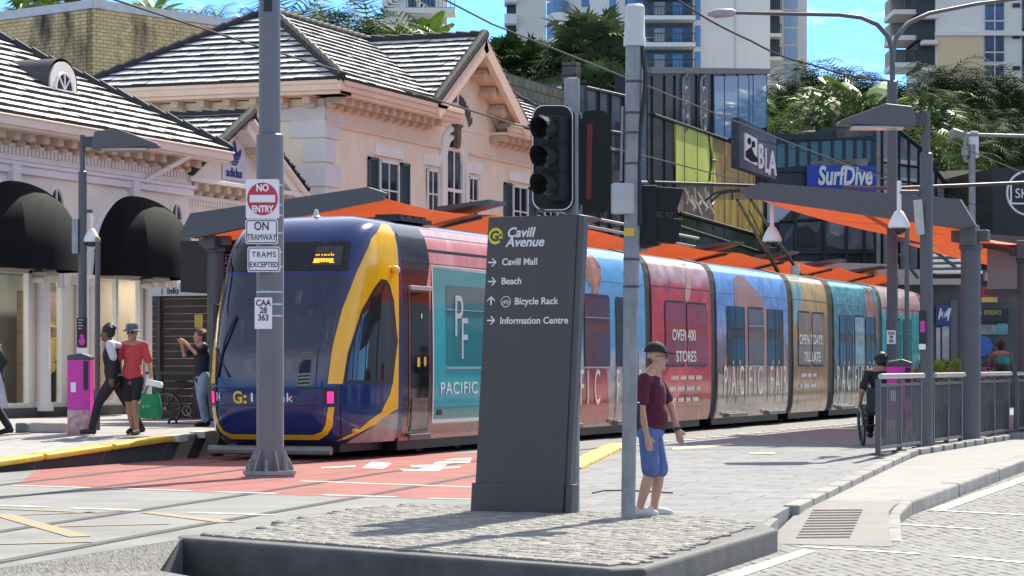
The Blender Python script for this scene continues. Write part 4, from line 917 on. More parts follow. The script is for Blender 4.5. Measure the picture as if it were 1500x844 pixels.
# gable over the middle of the front
b = MB(frame((HX, 0, 0), (0, 1, 0))); b.prism([(GY0 + .35, 8.3), (GY1 - .35, 8.3), (GC, GZ - .3)], -.4, .03); b.build('pediment', STUCH, house)
for s in (-1, 1):
    p0 = Vector((HX, GC, GZ)); p1 = Vector((HX, GC + s * (GY1 - GY0) / 2 * 1.04, 8.58)); d = p1 - p0
    upv = Vector((0, -d.z * s, d.y * s)); b = MB(frame(p0, d.normalized(), upv)); L_ = d.length; sg = 1 if frame(p0, d.normalized(), upv).col[2].x > 0 else -1
    b.bb((-.05, -.22, 0), (L_, -.02, sg * .72)); b.bb((-.05, -.36, sg * .68), (L_, .06, sg * .84)); b.bb((0, -.42, 0), (L_ - .3, -.22, sg * .1)); b.build('raking_cornice', PEACH, house, bevel=.015)
    for k in range(4):
        q = p0.lerp(p1, .22 + k * .2) + Vector((.08, 0, -.30)); M = frame(q, d.normalized(), upv); bb_ = MB(M); bb_.bb((-.15, -.22, 0), (.15, 0, sg * .5)); bb_.lathe([(.1, -.16), (.1, .16)], (0, 0, 0), 10, M=Matrix.Translation((0, -.18, sg * .4)) @ Matrix.Rotation(pi / 2, 4, 'Y')); bb_.build('bracket', TANB, house, bevel=.02)
    ye = p1.y; ze = p1.z + .1
    tiled([Vector((HX + .84, ye, ze)), Vector((HX - .4, ye, ze)), Vector((HX - 3.15, GC, GZ + .1)), Vector((HX + .84, GC, GZ + .1))], 'roof', house)
    if s < 0: caps([(HX + .78, ye, ze), (HX + .78, GC, GZ + .1)], 'verge_cap', house, .15)
caps([(HX + .8, GC, GZ + .1), (HX - 3.2, GC, GZ + .1)], 'ridge_cap', house, .12)
ex0, ex1 = HX - 6.75, HX + .84; ey0, ey1 = Hy0 - .84, 80.8; ez = 8.68; rn = (ex1 - ex0) / 2; rz_ = ez + rn * .61
Ra = Vector((ex0 + rn, ey0 + rn, rz_)); Rb = Vector((ex0 + rn, ey1 - rn, rz_))
c00, c10, c11, c01 = Vector((ex0, ey0, ez)), Vector((ex1, ey0, ez)), Vector((ex1, ey1, ez)), Vector((ex0, ey1, ez))
tiled([c00, c10, Ra], 'roof', house); Rt = Vector((Ra.x, GC, Ra.z)); tiled([c10, Vector((ex1, GY0 + .1, ez)), Rt, Ra], 'roof', house); tiled([Vector((ex1, GY1 - .1, ez)), c11, Rb, Rt], 'roof', house); tiled([c11, c01, Rb], 'roof', house); tiled([c01, c00, Ra, Rb], 'roof', house)
caps([c10, Ra], 'hip_cap', house, .15); caps([Ra, Rb], 'ridge_cap', house, .1); caps([c00, Ra], 'hip_cap', house, .13); caps([c11, Rb], 'hip_cap', house, .13)
def sash(parent, y0, y1, z0, z1, shutters=True, hood=True, cols=2, rows=3):
    b = MB(); t = .07
    for yy in (y0, y1 - t): fb(b, HX - .02, HX + .07, yy, yy + t, z0, z1)
    fb(b, HX - .02, HX + .07, y0, y1, z1 - t, z1); fb(b, HX - .02, HX + .10, y0 - .05, y1 + .05, z0 - .06, z0 + t)
    for k in range(1, cols): yy = y0 + (y1 - y0) * k / cols; fb(b, HX, HX + .05, yy - .022, yy + .022, z0, z1)
    for k in range(1, rows): zz = z0 + (z1 - z0) * k / rows; fb(b, HX, HX + .048, y0, y1, zz - .022, zz + .022)
    w = b.build('window', WINW, parent, bevel=.006)
    p = MB(); fb(p, HX, HX + .025, y0, y1, z0, z1); p.build('pane', PANE, w)
    if shutters:
        for s, ya in ((-1, y0 - .12), (1, y1 + .12)):
            p = MB(); a, c = (ya - .62, ya) if s < 0 else (ya, ya + .62)
            fb(p, HX + .01, HX + .07, a, a + .07, z0, z1 + .02); fb(p, HX + .01, HX + .07, c - .07, c, z0, z1 + .02); fb(p, HX + .01, HX + .07, a, c, z1 - .06, z1 + .02); fb(p, HX + .01, HX + .07, a, c, z0, z0 + .08); fb(p, HX + .01, HX + .07, a, c, (z0 + z1) / 2 - .04, (z0 + z1) / 2 + .04)
            z = z0 + .1
            while z < z1 - .08: p.add([(HX + .02, a, z + .05), (HX + .02, c, z + .05), (HX + .065, c, z), (HX + .065, a, z)], [(0, 1, 2, 3)]); z += .065
            fb(p, HX + .005, HX + .02, a, c, z0, z1); p.build('shutter', SHUT, w)
    if hood:
        p = MB(); fb(p, HX - .02, HX + .06, y0 - .28, y1 + .28, z1 + .1, z1 + .42); p.build('lintel', CREAM, w, bevel=.01)
sash(house, 64.0, 65.35, 4.6, 7.0); sash(house, 74.35, 75.7, 4.6, 7.0); sash(house, 77.2, 78.5, 4.6, 7.0)
wl = PX(624, 300, HX).y; wr = PX(641, 300, HX).y
sash(house, wl, wr, 4.9, 7.0, False, True, 2, 3); wl2 = PX(684, 300, HX).y; wr2 = PX(699, 300, HX).y; sash(house, wl2, wr2, 4.9, 7.0, False, True, 2, 3)
ay0, ay1 = PX(651, 270, HX).y, PX(674, 270, HX).y; ac = (ay0 + ay1) / 2; ar = (ay1 - ay0) / 2
b = MB(frame((HX, ac, 7.35), (0, 1, 0))); b.prism([(-ar, -2.4)] + [(-ar * cos(pi * i / 16), ar * 1.25 * sin(pi * i / 16)) for i in range(17)] + [(ar, -2.4)], 0, .02); w = b.build('arched_window', PANE, house)
b = MB(frame((HX + .03, ac, 7.35), (0, 1, 0))); b.torus((0, 0, 0), ar + .06, .09, n=24, m=6, arc=pi); b.torus((0, .0, 0), ar + .3, .10, n=24, m=6, arc=pi)
for s in (-1, 1): b.bb((s * (ar + .06) - .08, -2.4, -.03), (s * (ar + .06) + .08, 0, .07)); b.bb((s * (ar + .3) - .1, -2.4, -.03), (s * (ar + .3) + .1, 0, .09))
b.bb((-ar, -.9, -.01), (ar, -.8, .05)); b.bb((-.03, -2.4, 0), (.03, ar * 1.2, .04)); b.build('surround', CREAM, w, bevel=.008)
b = MB(frame((HX + .05, ac + .02, 8.0), (0, 1, 0))); b.prism([(-.11, -.25), (.11, -.25), (.17, .32), (-.17, .32)], 0, .16); b.bb((-.2, .32, 0), (.2, .4, .2)); b.build('keystone', mat('bracket_brown', (.14, .10, .07), .7), house)
GL_ = mat('gable_letters', (.12, .09, .08), .7, 0, .1)
rn = random.Random(12)
for i in range(15):
    a = rad(150 - 118 * i / 14)
    if i == 8: continue
    P = Vector((HX + .04, ac + 1.2 * cos(a) + .15, 7.85 + 1.2 * sin(a))); t = Vector((0, sin(a), -cos(a))); b = MB(frame(P, t, Vector((0, cos(a), sin(a))))); h_ = rn.uniform(.28, .36)
    b.bb((-.07, 0, 0), (-.02, h_, .03)); b.bb((.02, 0, 0), (.065, h_ * rn.uniform(.7, 1), .03)); b.bb((-.07, h_ * rn.uniform(.3, .8), 0), (.065, h_ * .9, .025)); b.build('gable_letter', GL_, house)
# --- brick building behind the shop, its parapet and the stains on it
CRN = PD(136, 300, 82.); CRN.z = 0
az1, az2 = 39.7, -50.3
dirv = lambda deg: Vector((FW[0] * cos(rad(deg)) + RT[0] * sin(rad(deg)), FW[1] * cos(rad(deg)) + RT[1] * sin(rad(deg)), 0))
dr, dl = dirv(az1), dirv(az2 )
ztop = PD(136, 12, 82.).z
BRK = brickmat('cream_brick', (.60, .45, .22), (.68, .53, .28), (.26, .19, .10), 1., .30, .118, .012, rot=(rad(90), 0, 0), stain=(.035, .03, .022), stain_scale=.3, stain_pos=(.54, .64), bump=.5)
def wallbox(parent, name, m, P, d, L_, z0, z1, th=.3):
    b = MB(); b.bb((0, 0, z0), (L_, th, z1)); o = b.build(name, m); o.location = P; o.rotation_euler = (0, 0, math.atan2(d.y, d.x)); o.parent = parent
    return o
brk = thing('brick_building', 'cream brick building with stained walls and plants on its roof', 'building', (0, 0, 0))
wallbox(brk, 'wall', BRK, CRN, dr, 12, 0, ztop)
o = wallbox(brk, 'wall', BRK, CRN + dl * 24, -dl, 23.97, 0, ztop - .01)
CAPM = mat('parapet_cap', (.5, .52, .53), .5, 0, .1, 3)
wallbox(brk, 'parapet_cap', CAPM, CRN - dr * .06 - Vector((0, 0, 0)) + Vector((dr.y, -dr.x, 0)) * .02, dr, 12, ztop, ztop + .28, .45); wallbox(brk, 'parapet_cap', CAPM, CRN + dl * 24 + Vector((-dl.y, dl.x, 0)) * .02, -dl, 24.2, ztop - .002, ztop + .278, .45)
Ci = CRN + (dr + dl) * .2; b = MB(); b.prism([tuple(q.xy) for q in (Ci, Ci + dr * 11.6, Ci + dr * 11.6 + dl * 23, Ci + dl * 23)], ztop - .6, ztop - .3); b.build('flat_roof', CONC, brk)
vy = PD(205, 118, 84); b = MB(); b.bb((0, -.05, vy.z - .35), (1.5, .02, vy.z + .35)); o = b.build('vent_panel', CAPM); o.location = (*(CRN + dr * 2.0)[:2], 0); o.rotation_euler = (0, 0, math.atan2(dr.y, dr.x)); o.parent = brk
STN = mat('mould_stain', (.03, .027, .02), .95, 0, .3, 8)
# --- grey block wall behind the house
BLK = brickmat('grey_blocks', (.085, .085, .085), (.16, .16, .155), (.03, .03, .03), 1., .62, .36, .03, rot=(rad(90), 0, 0), bump=.8)
bw = thing('block_wall', 'dark grey blockwork wall with a stepped top behind the peach house', 'wall', (0, 0, 0))
p0 = PD(735, 108, 92); p1 = PD(848, 97, 100); d = (p1 - p0); d.z = 0
wallbox(bw, 'wall', BLK, Vector((p0.x, p0.y, 0)) - d * .3, d.normalized(), d.length * 1.3, 0, p0.z + .1, .5)
b = MB(); d.normalize(); q = Vector((p1.x, p1.y, 0)); b.bb((-.55, -.08, p1.z - 4.6), (.0, .5, p1.z + .12)); o = b.build('end_pier', BLK); o.location = q; o.rotation_euler = (0, 0, math.atan2(d.y, d.x)); o.parent = bw
# ------------------------------------------------------------------ glass shopfronts and towers behind
GLS = glassmat('curtain_glass', (.03, .036, .042), .12, .06, .3, .3)
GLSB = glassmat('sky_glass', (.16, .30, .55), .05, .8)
MULL = mat('mullion', (.02, .021, .024), .4, .3, .05)
TOWW = mat('tower_cream', (.80, .76, .67), .8, 0, .04, .4)
TOWG = mat('tower_grey', (.60, .60, .58), .8, 0, .05, .4)
TOWK = mat('balcony_dark', (.03, .032, .035), .4, 0, .1)
TOWB = mat('tower_beige', (.76, .60, .36), .8, 0, .05, .4)
BLUEG = glassmat('tower_blue_glass', (.10, .24, .42), .08, .7, .3, .2)
def vplane(px, d, deg, z=0):
    """upright plane: origin on the ground under photo column px at depth d, running at deg to the view axis"""
    o = PD(px, VY, d); o.z = z; xd = dirv(deg); return o, xd
def onplane(pl_, px, py):
    o, xd = pl_; n = Vector((xd.y, -xd.x, 0)); r = Vector(ray(px, py)); c = Vector((0, 0, CH))
    t = (o - c).dot(n) / r.dot(n); p = c + r * t; return ((p - o).dot(xd), p.z)
def pframe(pl_, off=0.):
    o, xd = pl_; M = frame((o.x, o.y, 0), xd); return M @ Matrix.Translation((0, 0, off))
# main glass facade with the surf poster
gp = vplane(955, 91, 16.8); gM = pframe(gp)
q = lambda px, py: onplane(gp, px, py)
gb = thing('glass_building', 'dark glass shop building with a yellow surf poster and reflected sky', 'building', (gp[0].x, gp[0].y, 0))
sR = q(1122, 110)[0]; zt0, zt1 = q(955, 111)[1], q(1122, 108)[1]
b = MB(gM); b.prism([(-.6, 0), (sR, 0), (sR, zt1), (-.6, zt0)], -1.2, 0); b.build('wall', GLS, gb)
cols = [955, 973, 988, 1001, 1020, 1043, 1060, 1080, 1096, 1102, 1122]
b = MB(gM)
for px in cols: s = q(px, 200)[0]; b.bb((s - .03, 3, -.02), (s + .03, interp(s, [0, sR], [zt0, zt1]), .05))
b.build('mullion', MULL, gb)
b = MB(gM); b.prism([(-.7, zt0), (sR + .1, zt1), (sR + .1, zt1 + .22), (-.7, zt0 + .22)], -.3, .16); b.build('coping', GREY, gb)
def gquad(name, pts, m, off=.02, par=gb, MM=gM, th=.02):
    b = MB(MM); ps = [onplane(gp, *p) for p in pts]; b.prism([tuple(p) for p in ps], off, off + th); return b.build(name, m, par)
def gline(b, p, r, w=.05):
    a, c = Vector((*onplane(gp, *p), .09)), Vector((*onplane(gp, *r), .09)); b.tube([a, c], w, 6)
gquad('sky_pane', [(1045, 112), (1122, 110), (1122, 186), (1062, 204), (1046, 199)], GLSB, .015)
MIR = glassmat('mirror_swirl', (.22, .24, .25), .1, .6, 0, 1, None)
POST = mat('poster_lime', (.62, .70, .14), .4, 0, .1, .5); 
gquad('poster', [(987, 181), (1012, 189), (1043, 201), (1048, 268), (988, 266)], POST, .02)
gquad('poster', [(1043, 201), (1075, 213), (1085, 232), (1105, 255), (1105, 272), (1048, 268)], mat('poster_rust', (.16, .05, .025), .4, 0, .5, .6, col2=(.42, .34, .10)), .02)
gquad('poster', [(988, 270), (1043, 270), (1043, 325), (992, 312)], mat('poster_cells', (.10, .07, .05), .4, 0, .6, 1.4, col2=(.34, .28, .20)), .02)
gquad('poster', [(1043, 270), (1115, 276), (1117, 347), (1043, 326)], mat('poster_flame', (.55, .48, .10), .4, 0, .5, .9, col2=(.30, .11, .04), stretch=(1.5, 1.5, .3)), .02)
b = MB(gM); p = Vector((*q(1040, 235), .05)); b.ball(p, (.25, .45, .03), 8, 6); b.tube([p, p + Vector((-.5, .9, 0))], .05, 6); b.tube([p, p + Vector((.9, .05, 0))], .04, 6); b.tube([p, p + Vector((-.35, -.8, 0))], .06, 6); b.build('surfer_figure', mat('poster_figure', (.05, .05, .03), .5, 0, 0), gb)
b = MB(gM)
for i in range(9):
    a = Vector((*q(1000 + i * 5, 275 + (i % 3) * 6), .05)); c = Vector((*q(1004 + i * 4.6 + (i % 2) * 8, 300 + (i % 4) * 5), .05)); b.tube([a, (a + c) / 2 + Vector((.4 * (-1) ** i, 0, 0)), c], .05, 5)
b.build('poster_lines', mat('poster_white', (.6, .58, .5), .5, 0, 0), gb)
b = MB(gM)
for k in range(2):
    for i in range(3):
        c = Vector((*q(1003 + k * 26, 130 + i * 20), .012)); b.torus((c.x, c.y, .012), .55, .10, n=20, m=4, sx=.8)
    b.tube([(q(1004 + k * 26, 118)[0], q(1004, 118)[1], .012), (q(1006 + k * 26, 178)[0], q(1004, 178)[1], .012)], .09, 4)
b.build('glazing_swirl', MIR, gb)
b = MB(gM)
gline(b, (955, 168), (1062, 205)); gline(b, (988, 268), (1110, 272), .05); gline(b, (994, 312), (1117, 347), .06); gline(b, (955, 267), (988, 268), .05); gline(b, (955, 320), (1120, 372), .05)
b.build('transom', MULL, gb)
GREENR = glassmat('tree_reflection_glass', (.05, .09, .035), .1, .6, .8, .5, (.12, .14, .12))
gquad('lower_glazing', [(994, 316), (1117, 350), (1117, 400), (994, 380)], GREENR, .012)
# left facet
lp = vplane(856, 84, 20.2); lM = pframe(lp); ql = lambda px, py: onplane(lp, px, py)
b = MB(lM); s1 = ql(950, 140)[0]; b.prism([(0, 0), (s1, 0), (s1, ql(950, 150)[1]), (0, ql(856, 125)[1])], -.4, 0); b.build('wall', glassmat('facet_glass', (.05, .065, .08), .05, .35, .3, .4), gb)
b = MB(lM)
for px in (857, 876, 893, 912, 935): s = ql(px, 200)[0]; b.bb((s - .05, 3, 0), (s + .05, ql(px, interp(px, [856, 950], [125, 150]))[1], .08))
for (a, c) in (((856, 187), (935, 200)), ((856, 215), (935, 226)), ((856, 128), (935, 146))):
    b.tube([(*ql(*a), .04), (*ql(*c), .04)], .06, 6)
b.build('mullion', MULL, gb)
b = MB(lM); 
for y in (305, 318): b.tube([(*ql(760, y), .6), (*ql(1000, y + 45), .6)], .05, 6)
b.build('awning_rod', TRIM, gb)
# projecting surf shop sign
sp = vplane(1083, 93, 48); sM = pframe(sp); qs = lambda px, py: onplane(sp, px, py)
sg = thing('shop_sign', 'dark projecting glass sign with a white wave square and white letters', 'sign', (sp[0].x, sp[0].y, qs(1083, 260)[1]))
b = MB(sM); ps = [qs(1083, 172), qs(1137, 200), qs(1137, 263), qs(1083, 245)]; b.prism(ps, -.4, 0); b.build('panel', glassmat('sign_glass', (.10, .13, .16), .08, .7, .5, .6), sg)
b = MB(sM); ps = [qs(1090, 195), qs(1107, 204), qs(1107, 243), qs(1090, 234)]; b.prism(ps, .0, .08); lg = b.build('wave_square', SIGNW, sg)
b = MB(sM)
for px, py in ((1095, 207), (1101, 212)): c = qs(px, py); b.prism([(c[0] + .10 * cos(k * pi / 6), c[1] + .13 * sin(k * pi / 6)) for k in range(12)], .08, .09)
a = qs(1090, 222); c = qs(1098, 219); e = qs(1107, 232); b.prism([(a[0], a[1]), (c[0], c[1] + .1), (qs(1102, 224)[0], qs(1102, 226)[1]), e, (e[0], e[1] - .15), (c[0], c[1] - .45), (a[0], a[1] - .2)], .08, .09)
b.build('wave_cutout', SIGNK, lg)
s0 = qs(1109, 245)
for i, (ch, px, py) in enumerate((('B', 1108.5, 246), ('L', 1118.5, 252.5), ('A', 1124, 256))):
    p = qs(px, py); M = sM @ Matrix.Translation((p[0], p[1], .03)); text(ch, 1.25, SIGNW, sg, M, sx={'B': .42, 'L': .30, 'I': .4, 'A': .48}[ch], ex=.03, bold=.02)
# dark building across the end of the street, surf sign and big grey poster
dp = vplane(1128, 113, 90); dM = pframe(dp); qd = lambda px, py: onplane(dp, px, py)
def dquad(name, pts, m, off, par, th=.05, pl_=None, MM=None):
    b = MB(MM or dM); b.prism([tuple(onplane(pl_ or dp, *p)) for p in pts], off, off + th); return b.build(name, m, par)
db = thing('dark_shop_building', 'black glass shop building below the palms with green reflections', 'building', (dp[0].x, dp[0].y, 0))
BLKW = mat('black_facade', (.014, .015, .017), .35, 0, .3, .5)
b = MB(dM); b.prism([qd(1122, 560), qd(1294, 560), qd(1294, 176), qd(1225, 184), qd(1180, 196), qd(1122, 210)], -8, 0); b.build('wall', BLKW, db)
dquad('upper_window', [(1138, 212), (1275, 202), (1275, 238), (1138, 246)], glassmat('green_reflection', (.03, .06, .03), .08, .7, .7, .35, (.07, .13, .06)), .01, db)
b = MB(dM)
for px in (1152, 1168, 1185, 1201, 1219, 1236, 1252, 1266): a, c = qd(px, 200), qd(px, 246); b.bb((a[0] - .07, c[1], .06), (a[0] + .07, a[1], .14))
a, c = qd(1130, 246), qd(1290, 246); b.bb((a[0], a[1] - .2, .05), (c[0], a[1], .2)); a, c = qd(1130, 209), qd(1290, 202); b.bb((a[0], c[1] - .1, .05), (c[0], c[1] + .15, .2))
b.build('mullion', MULL, db)
dquad('hoarding', [(1224, 190), (1277, 188), (1277, 200), (1224, 203)], mat('hoarding', (.12, .115, .10), .7, 0, .4, 2), .21, db)
dquad('poster_strip', [(1186, 237), (1270, 233), (1270, 246), (1186, 246)], mat('cafe_strip', (.10, .085, .07), .5, 0, .6, 1.2, col2=(.35, .30, .2)), .21, db)
GP = mat('photo_grey', (.05, .06, .075), .35, 0, .5, .6, col2=(.16, .19, .23))
po = thing('poster', 'large black and white poster of crouching figures behind glass', 'poster', (dM @ Vector((*qd(1200, 372), 0.2))))
dquad('backing', [(1140, 300), (1280, 300), (1280, 372), (1140, 372)], mat('photo_dark', (.018, .021, .027), .35, 0, .4, .7), .2, po, .1)
dquad('pale_corner', [(1118, 288), (1164, 296), (1164, 302), (1141, 326), (1118, 328)], mat('photo_pale', (.42, .47, .62), .4, 0, .05), .22, po, .12)
dquad('figure_body', [(1180, 302), (1200, 303), (1204, 320), (1196, 342), (1176, 340), (1166, 330), (1158, 345), (1146, 356), (1150, 342), (1164, 326)], mat('photo_mid', (.10, .115, .14), .4, 0, .5, 1.), .31, po)
dquad('figure_body', [(1205, 318), (1225, 315), (1235, 322), (1262, 318), (1276, 330), (1278, 366), (1232, 366), (1210, 360), (1207, 340)], GP, .31, po)
dquad('figure_head', [(1213, 320), (1226, 314), (1238, 320), (1238, 340), (1226, 348), (1214, 342)], mat('photo_light', (.24, .27, .30), .4, 0, .4, 1.5), .365, po)
dquad('figure_head', [(1164, 336), (1180, 331), (1192, 340), (1194, 362), (1166, 362)], mat('photo_black', (.012, .013, .016), .5, 0, .2), .365, po)
b = MB(dM)
for px in (1164, 1206, 1238, 1264): a, c = qd(px, 300), qd(px, 420); b.bb((a[0] - .07, c[1], .42), (a[0] + .07, a[1], .5))
a = qd(1140, 325); c = qd(1280, 318); b.tube([(*a, .45), (*c, .45)], .07, 5); b.build('glazing_bar', MULL, po)
sf = thing('shop_sign', 'bright blue shop sign with white brush lettering above the canopy', 'sign', (dM @ Vector((*qd(1235, 290), .3))))
BLUE = mat('sign_blue', (.006, .05, .42), .4, 0, .04, 1)
dquad('panel', [(1180, 243), (1296, 245), (1296, 292), (1180, 292)], BLUE, .3, sf, .25)
a = qd(1199, 268); text('SurfDive', 1.12, SIGNW, sf, dM @ Matrix.Translation((a[0] - .1, a[1] - .1, .57)), sx=.60, ex=.03, bold=.035, shear=.15)
dquad('side_panel', [(1297, 245), (1304, 245), (1304, 292), (1297, 292)], mat('sign_light_blue', (.2, .42, .7), .4, 0, .1), .3, sf, .25)
# glass stair tower with a sloping top
kp = vplane(1291, 100, 60); kM = pframe(kp); qk = lambda px, py: onplane(kp, px, py)
kb = thing('glass_stair', 'pale glass stairwell with a sloping top beside the blue sign', 'building', (kp[0].x, kp[0].y, 0))
b = MB(kM); b.prism([qk(1291, 420), qk(1384, 420), qk(1384, 270), qk(1345, 215), qk(1316, 192), qk(1291, 182)], -.3, 0); b.build('glass_wall', glassmat('stair_glass', (.13, .16, .18), .06, .8, .7, .5, (.42, .45, .46)), kb)
b = MB(kM)
for px, yt in ((1291, 182), (1303, 187), (1316, 192), (1330, 203), (1345, 215), (1358, 232), (1370, 250), (1384, 270)): a, c = qk(px, yt), qk(px, 420); b.bb((a[0] - .04, c[1], .0), (a[0] + .04, a[1], .08))
pts = [qk(1291, 182), qk(1316, 192), qk(1345, 215), qk(1384, 270)]; b.tube([(*p, .04) for p in pts], .09, 6)
for y in (238, 262, 300): b.tube([(*qk(1291, y), .04), (*qk(1384, y + 12), .04)], .045, 5)
b.build('mullion', MULL, kb)
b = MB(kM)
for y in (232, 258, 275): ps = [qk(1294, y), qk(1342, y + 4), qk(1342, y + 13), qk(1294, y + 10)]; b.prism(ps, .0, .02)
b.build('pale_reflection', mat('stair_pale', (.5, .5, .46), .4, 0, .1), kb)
# white box, khaki wall, dark corner building
wp = vplane(1384, 112, 90); wM = pframe(wp)
wb = thing('white_building', 'low white rendered building with a khaki parapet behind the columns', 'building', (wp[0].x, wp[0].y, 0))
dquad('wall', [(1384, 420), (1446, 420), (1446, 258), (1384, 262)], mat('white_render', (.72, .71, .68), .8, 0, .03), -3, wb, 3, wp, wM)
dquad('parapet', [(1375, 420), (1462, 420), (1462, 240), (1375, 242)], mat('khaki_render', (.30, .28, .19), .8, 0, .1, 1), -6, wb, 2.5, wp, wM)
kp2 = vplane(1455, 96, 82); k2M = pframe(kp2)
cb = thing('corner_building', 'charcoal corner building with a white circular logo', 'building', (kp2[0].x, kp2[0].y, 0))
dquad('wall', [(1454, 560), (1640, 560), (1640, 238), (1454, 246)], mat('charcoal_wall', (.022, .023, .025), .6, 0, .15, .6), -8, cb, 8, kp2, k2M)
c = onplane(kp2, 1506, 283); r_ = onplane(kp2, 1475, 283); R_ = c[0] - r_[0]
b = MB(k2M); b.torus((c[0], c[1], .02), R_, .045, n=40, m=6)
b.bb((r_[0] + .18, c[1] - .42, .0), (r_[0] + 1.9, c[1] - .36, .03)); b.bb((r_[0] + .18, c[1] + .36, .0), (r_[0] + 1.9, c[1] + .42, .03)); b.bb((r_[0] + .12, c[1] - .42, 0), (r_[0] + .18, c[1] + .42, .03)); b.build('round_logo', SIGNW, cb)
text('SKYLINE', .5, SIGNW, cb, k2M @ Matrix.Translation((r_[0] + .3, c[1] - .18, .02)), sx=.95)
# --- towers
def tower_block(name, label, d, x0, x1, ybot=330, ytop=-140, m=TOWW, deg=90, depth=14, group=None):
    pl_ = vplane(x0, d, deg); M = pframe(pl_); root = thing(name, label, 'building', (pl_[0].x, pl_[0].y, 0))
    b = MB(M); s1 = onplane(pl_, x1, 200)[0]; z1 = onplane(pl_, x0, ytop)[1]; b.bb((0, 0, -depth), (s1, z1, 0)); b.build('wall', m, root); return root, pl_, M
def rect(pl_, x0, y0, x1, y1):
    a = onplane(pl_, x0, y1); c = onplane(pl_, x1, y0); return a[0], a[1], c[0], c[1]
def slab(root, pl_, M, name, x0, y0, x1, y1, z0, z1, m, bevel=0):
    a = rect(pl_, x0, y0, x1, y1); b = MB(M); b.bb((a[0], a[1], z0), (a[2], a[3], z1)); return b.build(name, m, root, bevel=bevel)
def rail(root, pl_, M, x0, y0, x1, y1, z, m=TOWK, n=10):
    a = rect(pl_, x0, y0, x1, y1); b = MB(M); b.bb((a[0], a[3] - .08, z - .06), (a[2], a[3], z + .04)); b.bb((a[0], a[1], z - .04), (a[2], a[1] + .06, z + .02))
    for k in range(n + 1): s = a[0] + (a[2] - a[0]) * k / n; b.bb((s - .03, a[1], z - .03), (s + .03, a[3], z + .02))
    o = b.build('balustrade', m, root); return o
BGL = glassmat('balcony_glass', (.13, .22, .32), .1, .6)
# A: white tower with open balconies behind the house
r, p, M = tower_block('apartment_tower', 'white apartment tower with open balconies seen between palms and blue sky', 250, 560, 640)
for k, y in enumerate((-60, -22, 20, 76, 128, 176)):
    if y > -30: slab(r, p, M, 'balcony', 595, y - 2, 668 if k % 2 == 0 else 660, y + 6, 0, 3.2, TOWW)
    slab(r, p, M, 'window', 598, y + 10, 610, y + 38, .02, .06, TOWK); slab(r, p, M, 'window', 616, y + 9, 638, y + 40, .02, .06, glassmat('dark_window', (.03, .04, .045), .1, .6))
    slab(r, p, M, 'side_wall', 640, y + 6, 655, y + 48, -3, -.1, TOWG)
    rail(r, p, M, 597, y - 20, 667, y - 2, 3.15, BGL, 12)
# B: three blocks of the big cream tower
r, p, M = tower_block('apartment_tower', 'tall cream apartment tower with stacked side balconies behind the fan palms', 232, 756, 800)
for y in (-70, -40, -8, 23, 53, 83, 113): slab(r, p, M, 'balcony', 739, y, 757, y + 14, -2, 1.2, mat('balcony_white', (.75, .74, .70), .7, 0, .04)); slab(r, p, M, 'balcony_recess', 742, y + 14, 757, y + 26, -2, -.4, TOWK)
r, p, M = tower_block('apartment_tower', 'broad cream apartment tower with curved balconies and blue windows', 225, 828, 1128)
for y in (-62, -24, 16, 52, 88, 124):
    b = MB(M); a = rect(p, 801, y + 10, 836, y + 19); b.prism([(a[0], .3), *[(a[0] + (a[2] - a[0]) * (i / 8), 2.2 * math.sin(pi * i / 8) ** .7 + .3) for i in range(9)], (a[2], .3), (a[2], -3), (a[0], -3)], 0, .7, M=Matrix.Translation((0, a[1], 0)) @ Matrix(((1, 0, 0, 0), (0, 0, 1, 0), (0, 1, 0, 0), (0, 0, 0, 1)))); b.build('curved_balcony', mat('balcony_white'), r)
    b = MB(M); b.prism([*[(a[0] + (a[2] - a[0]) * (i / 8), 2.1 * math.sin(pi * i / 8) ** .7 + .25) for i in range(9)], (a[2], .0), (a[0], .0)], 0, 1.0, M=Matrix.Translation((0, a[1] + .75, 0)) @ Matrix(((1, 0, 0, 0), (0, 0, 1, 0), (0, 1, 0, 0), (0, 0, 0, 1)))); b.build('balustrade', BGL, r)
for x0, x1 in ((852, 863), (893, 902)):
    for y in (-60, -20, 18, 56): slab(r, p, M, 'window', x0, y, x1, y + 30, .02, .08, BLUEG)
for y in (-70, -33, 3, 42, 80):
    slab(r, p, M, 'recess', 916, y - 8, 1015, y + 24, .02, .05, mat('recess_grey', (.12, .13, .14), .6, 0, .3, .5))
    slab(r, p, M, 'window', 918, y - 6, 943, y + 26, .06, .1, BLUEG)
    slab(r, p, M, 'window', 950, y - 4, 1012, y + 22, .06, .1, glassmat('dark_window'))
    slab(r, p, M, 'curtain', 958, y, 974, y + 20, .1, .13, mat('curtain_pale', (.45, .44, .42), .8)); slab(r, p, M, 'window', 985, y, 1000, y + 22, .1, .14, BLUEG)
    slab(r, p, M, 'balcony', 930, y + 25, 1016, y + 31, 0, 2.4, mat('balcony_white')); rail(r, p, M, 944, y + 11, 1015, y + 25, 2.3, TOWK, 16)
    slab(r, p, M, 'window', 1018, y - 4, 1026, y + 26, .02, .1, BLUEG)
slab(r, p, M, 'wall_joint', 1076, -130, 1078, 330, 0, .1, TOWG)
r, p, M = tower_block('apartment_tower', 'slim grey apartment tower with narrow curved balconies beside the open sky', 236, 1128, 1182, m=TOWG)
for y in (-60, -24, 10, 44, 78): slab(r, p, M, 'window', 1127, y - 20, 1142, y + 6, .02, .06, TOWK); slab(r, p, M, 'balcony', 1125, y + 8, 1143, y + 13, 0, 1.6, TOWW); rail(r, p, M, 1126, y - 6, 1142, y + 8, 1.5, TOWK, 8)
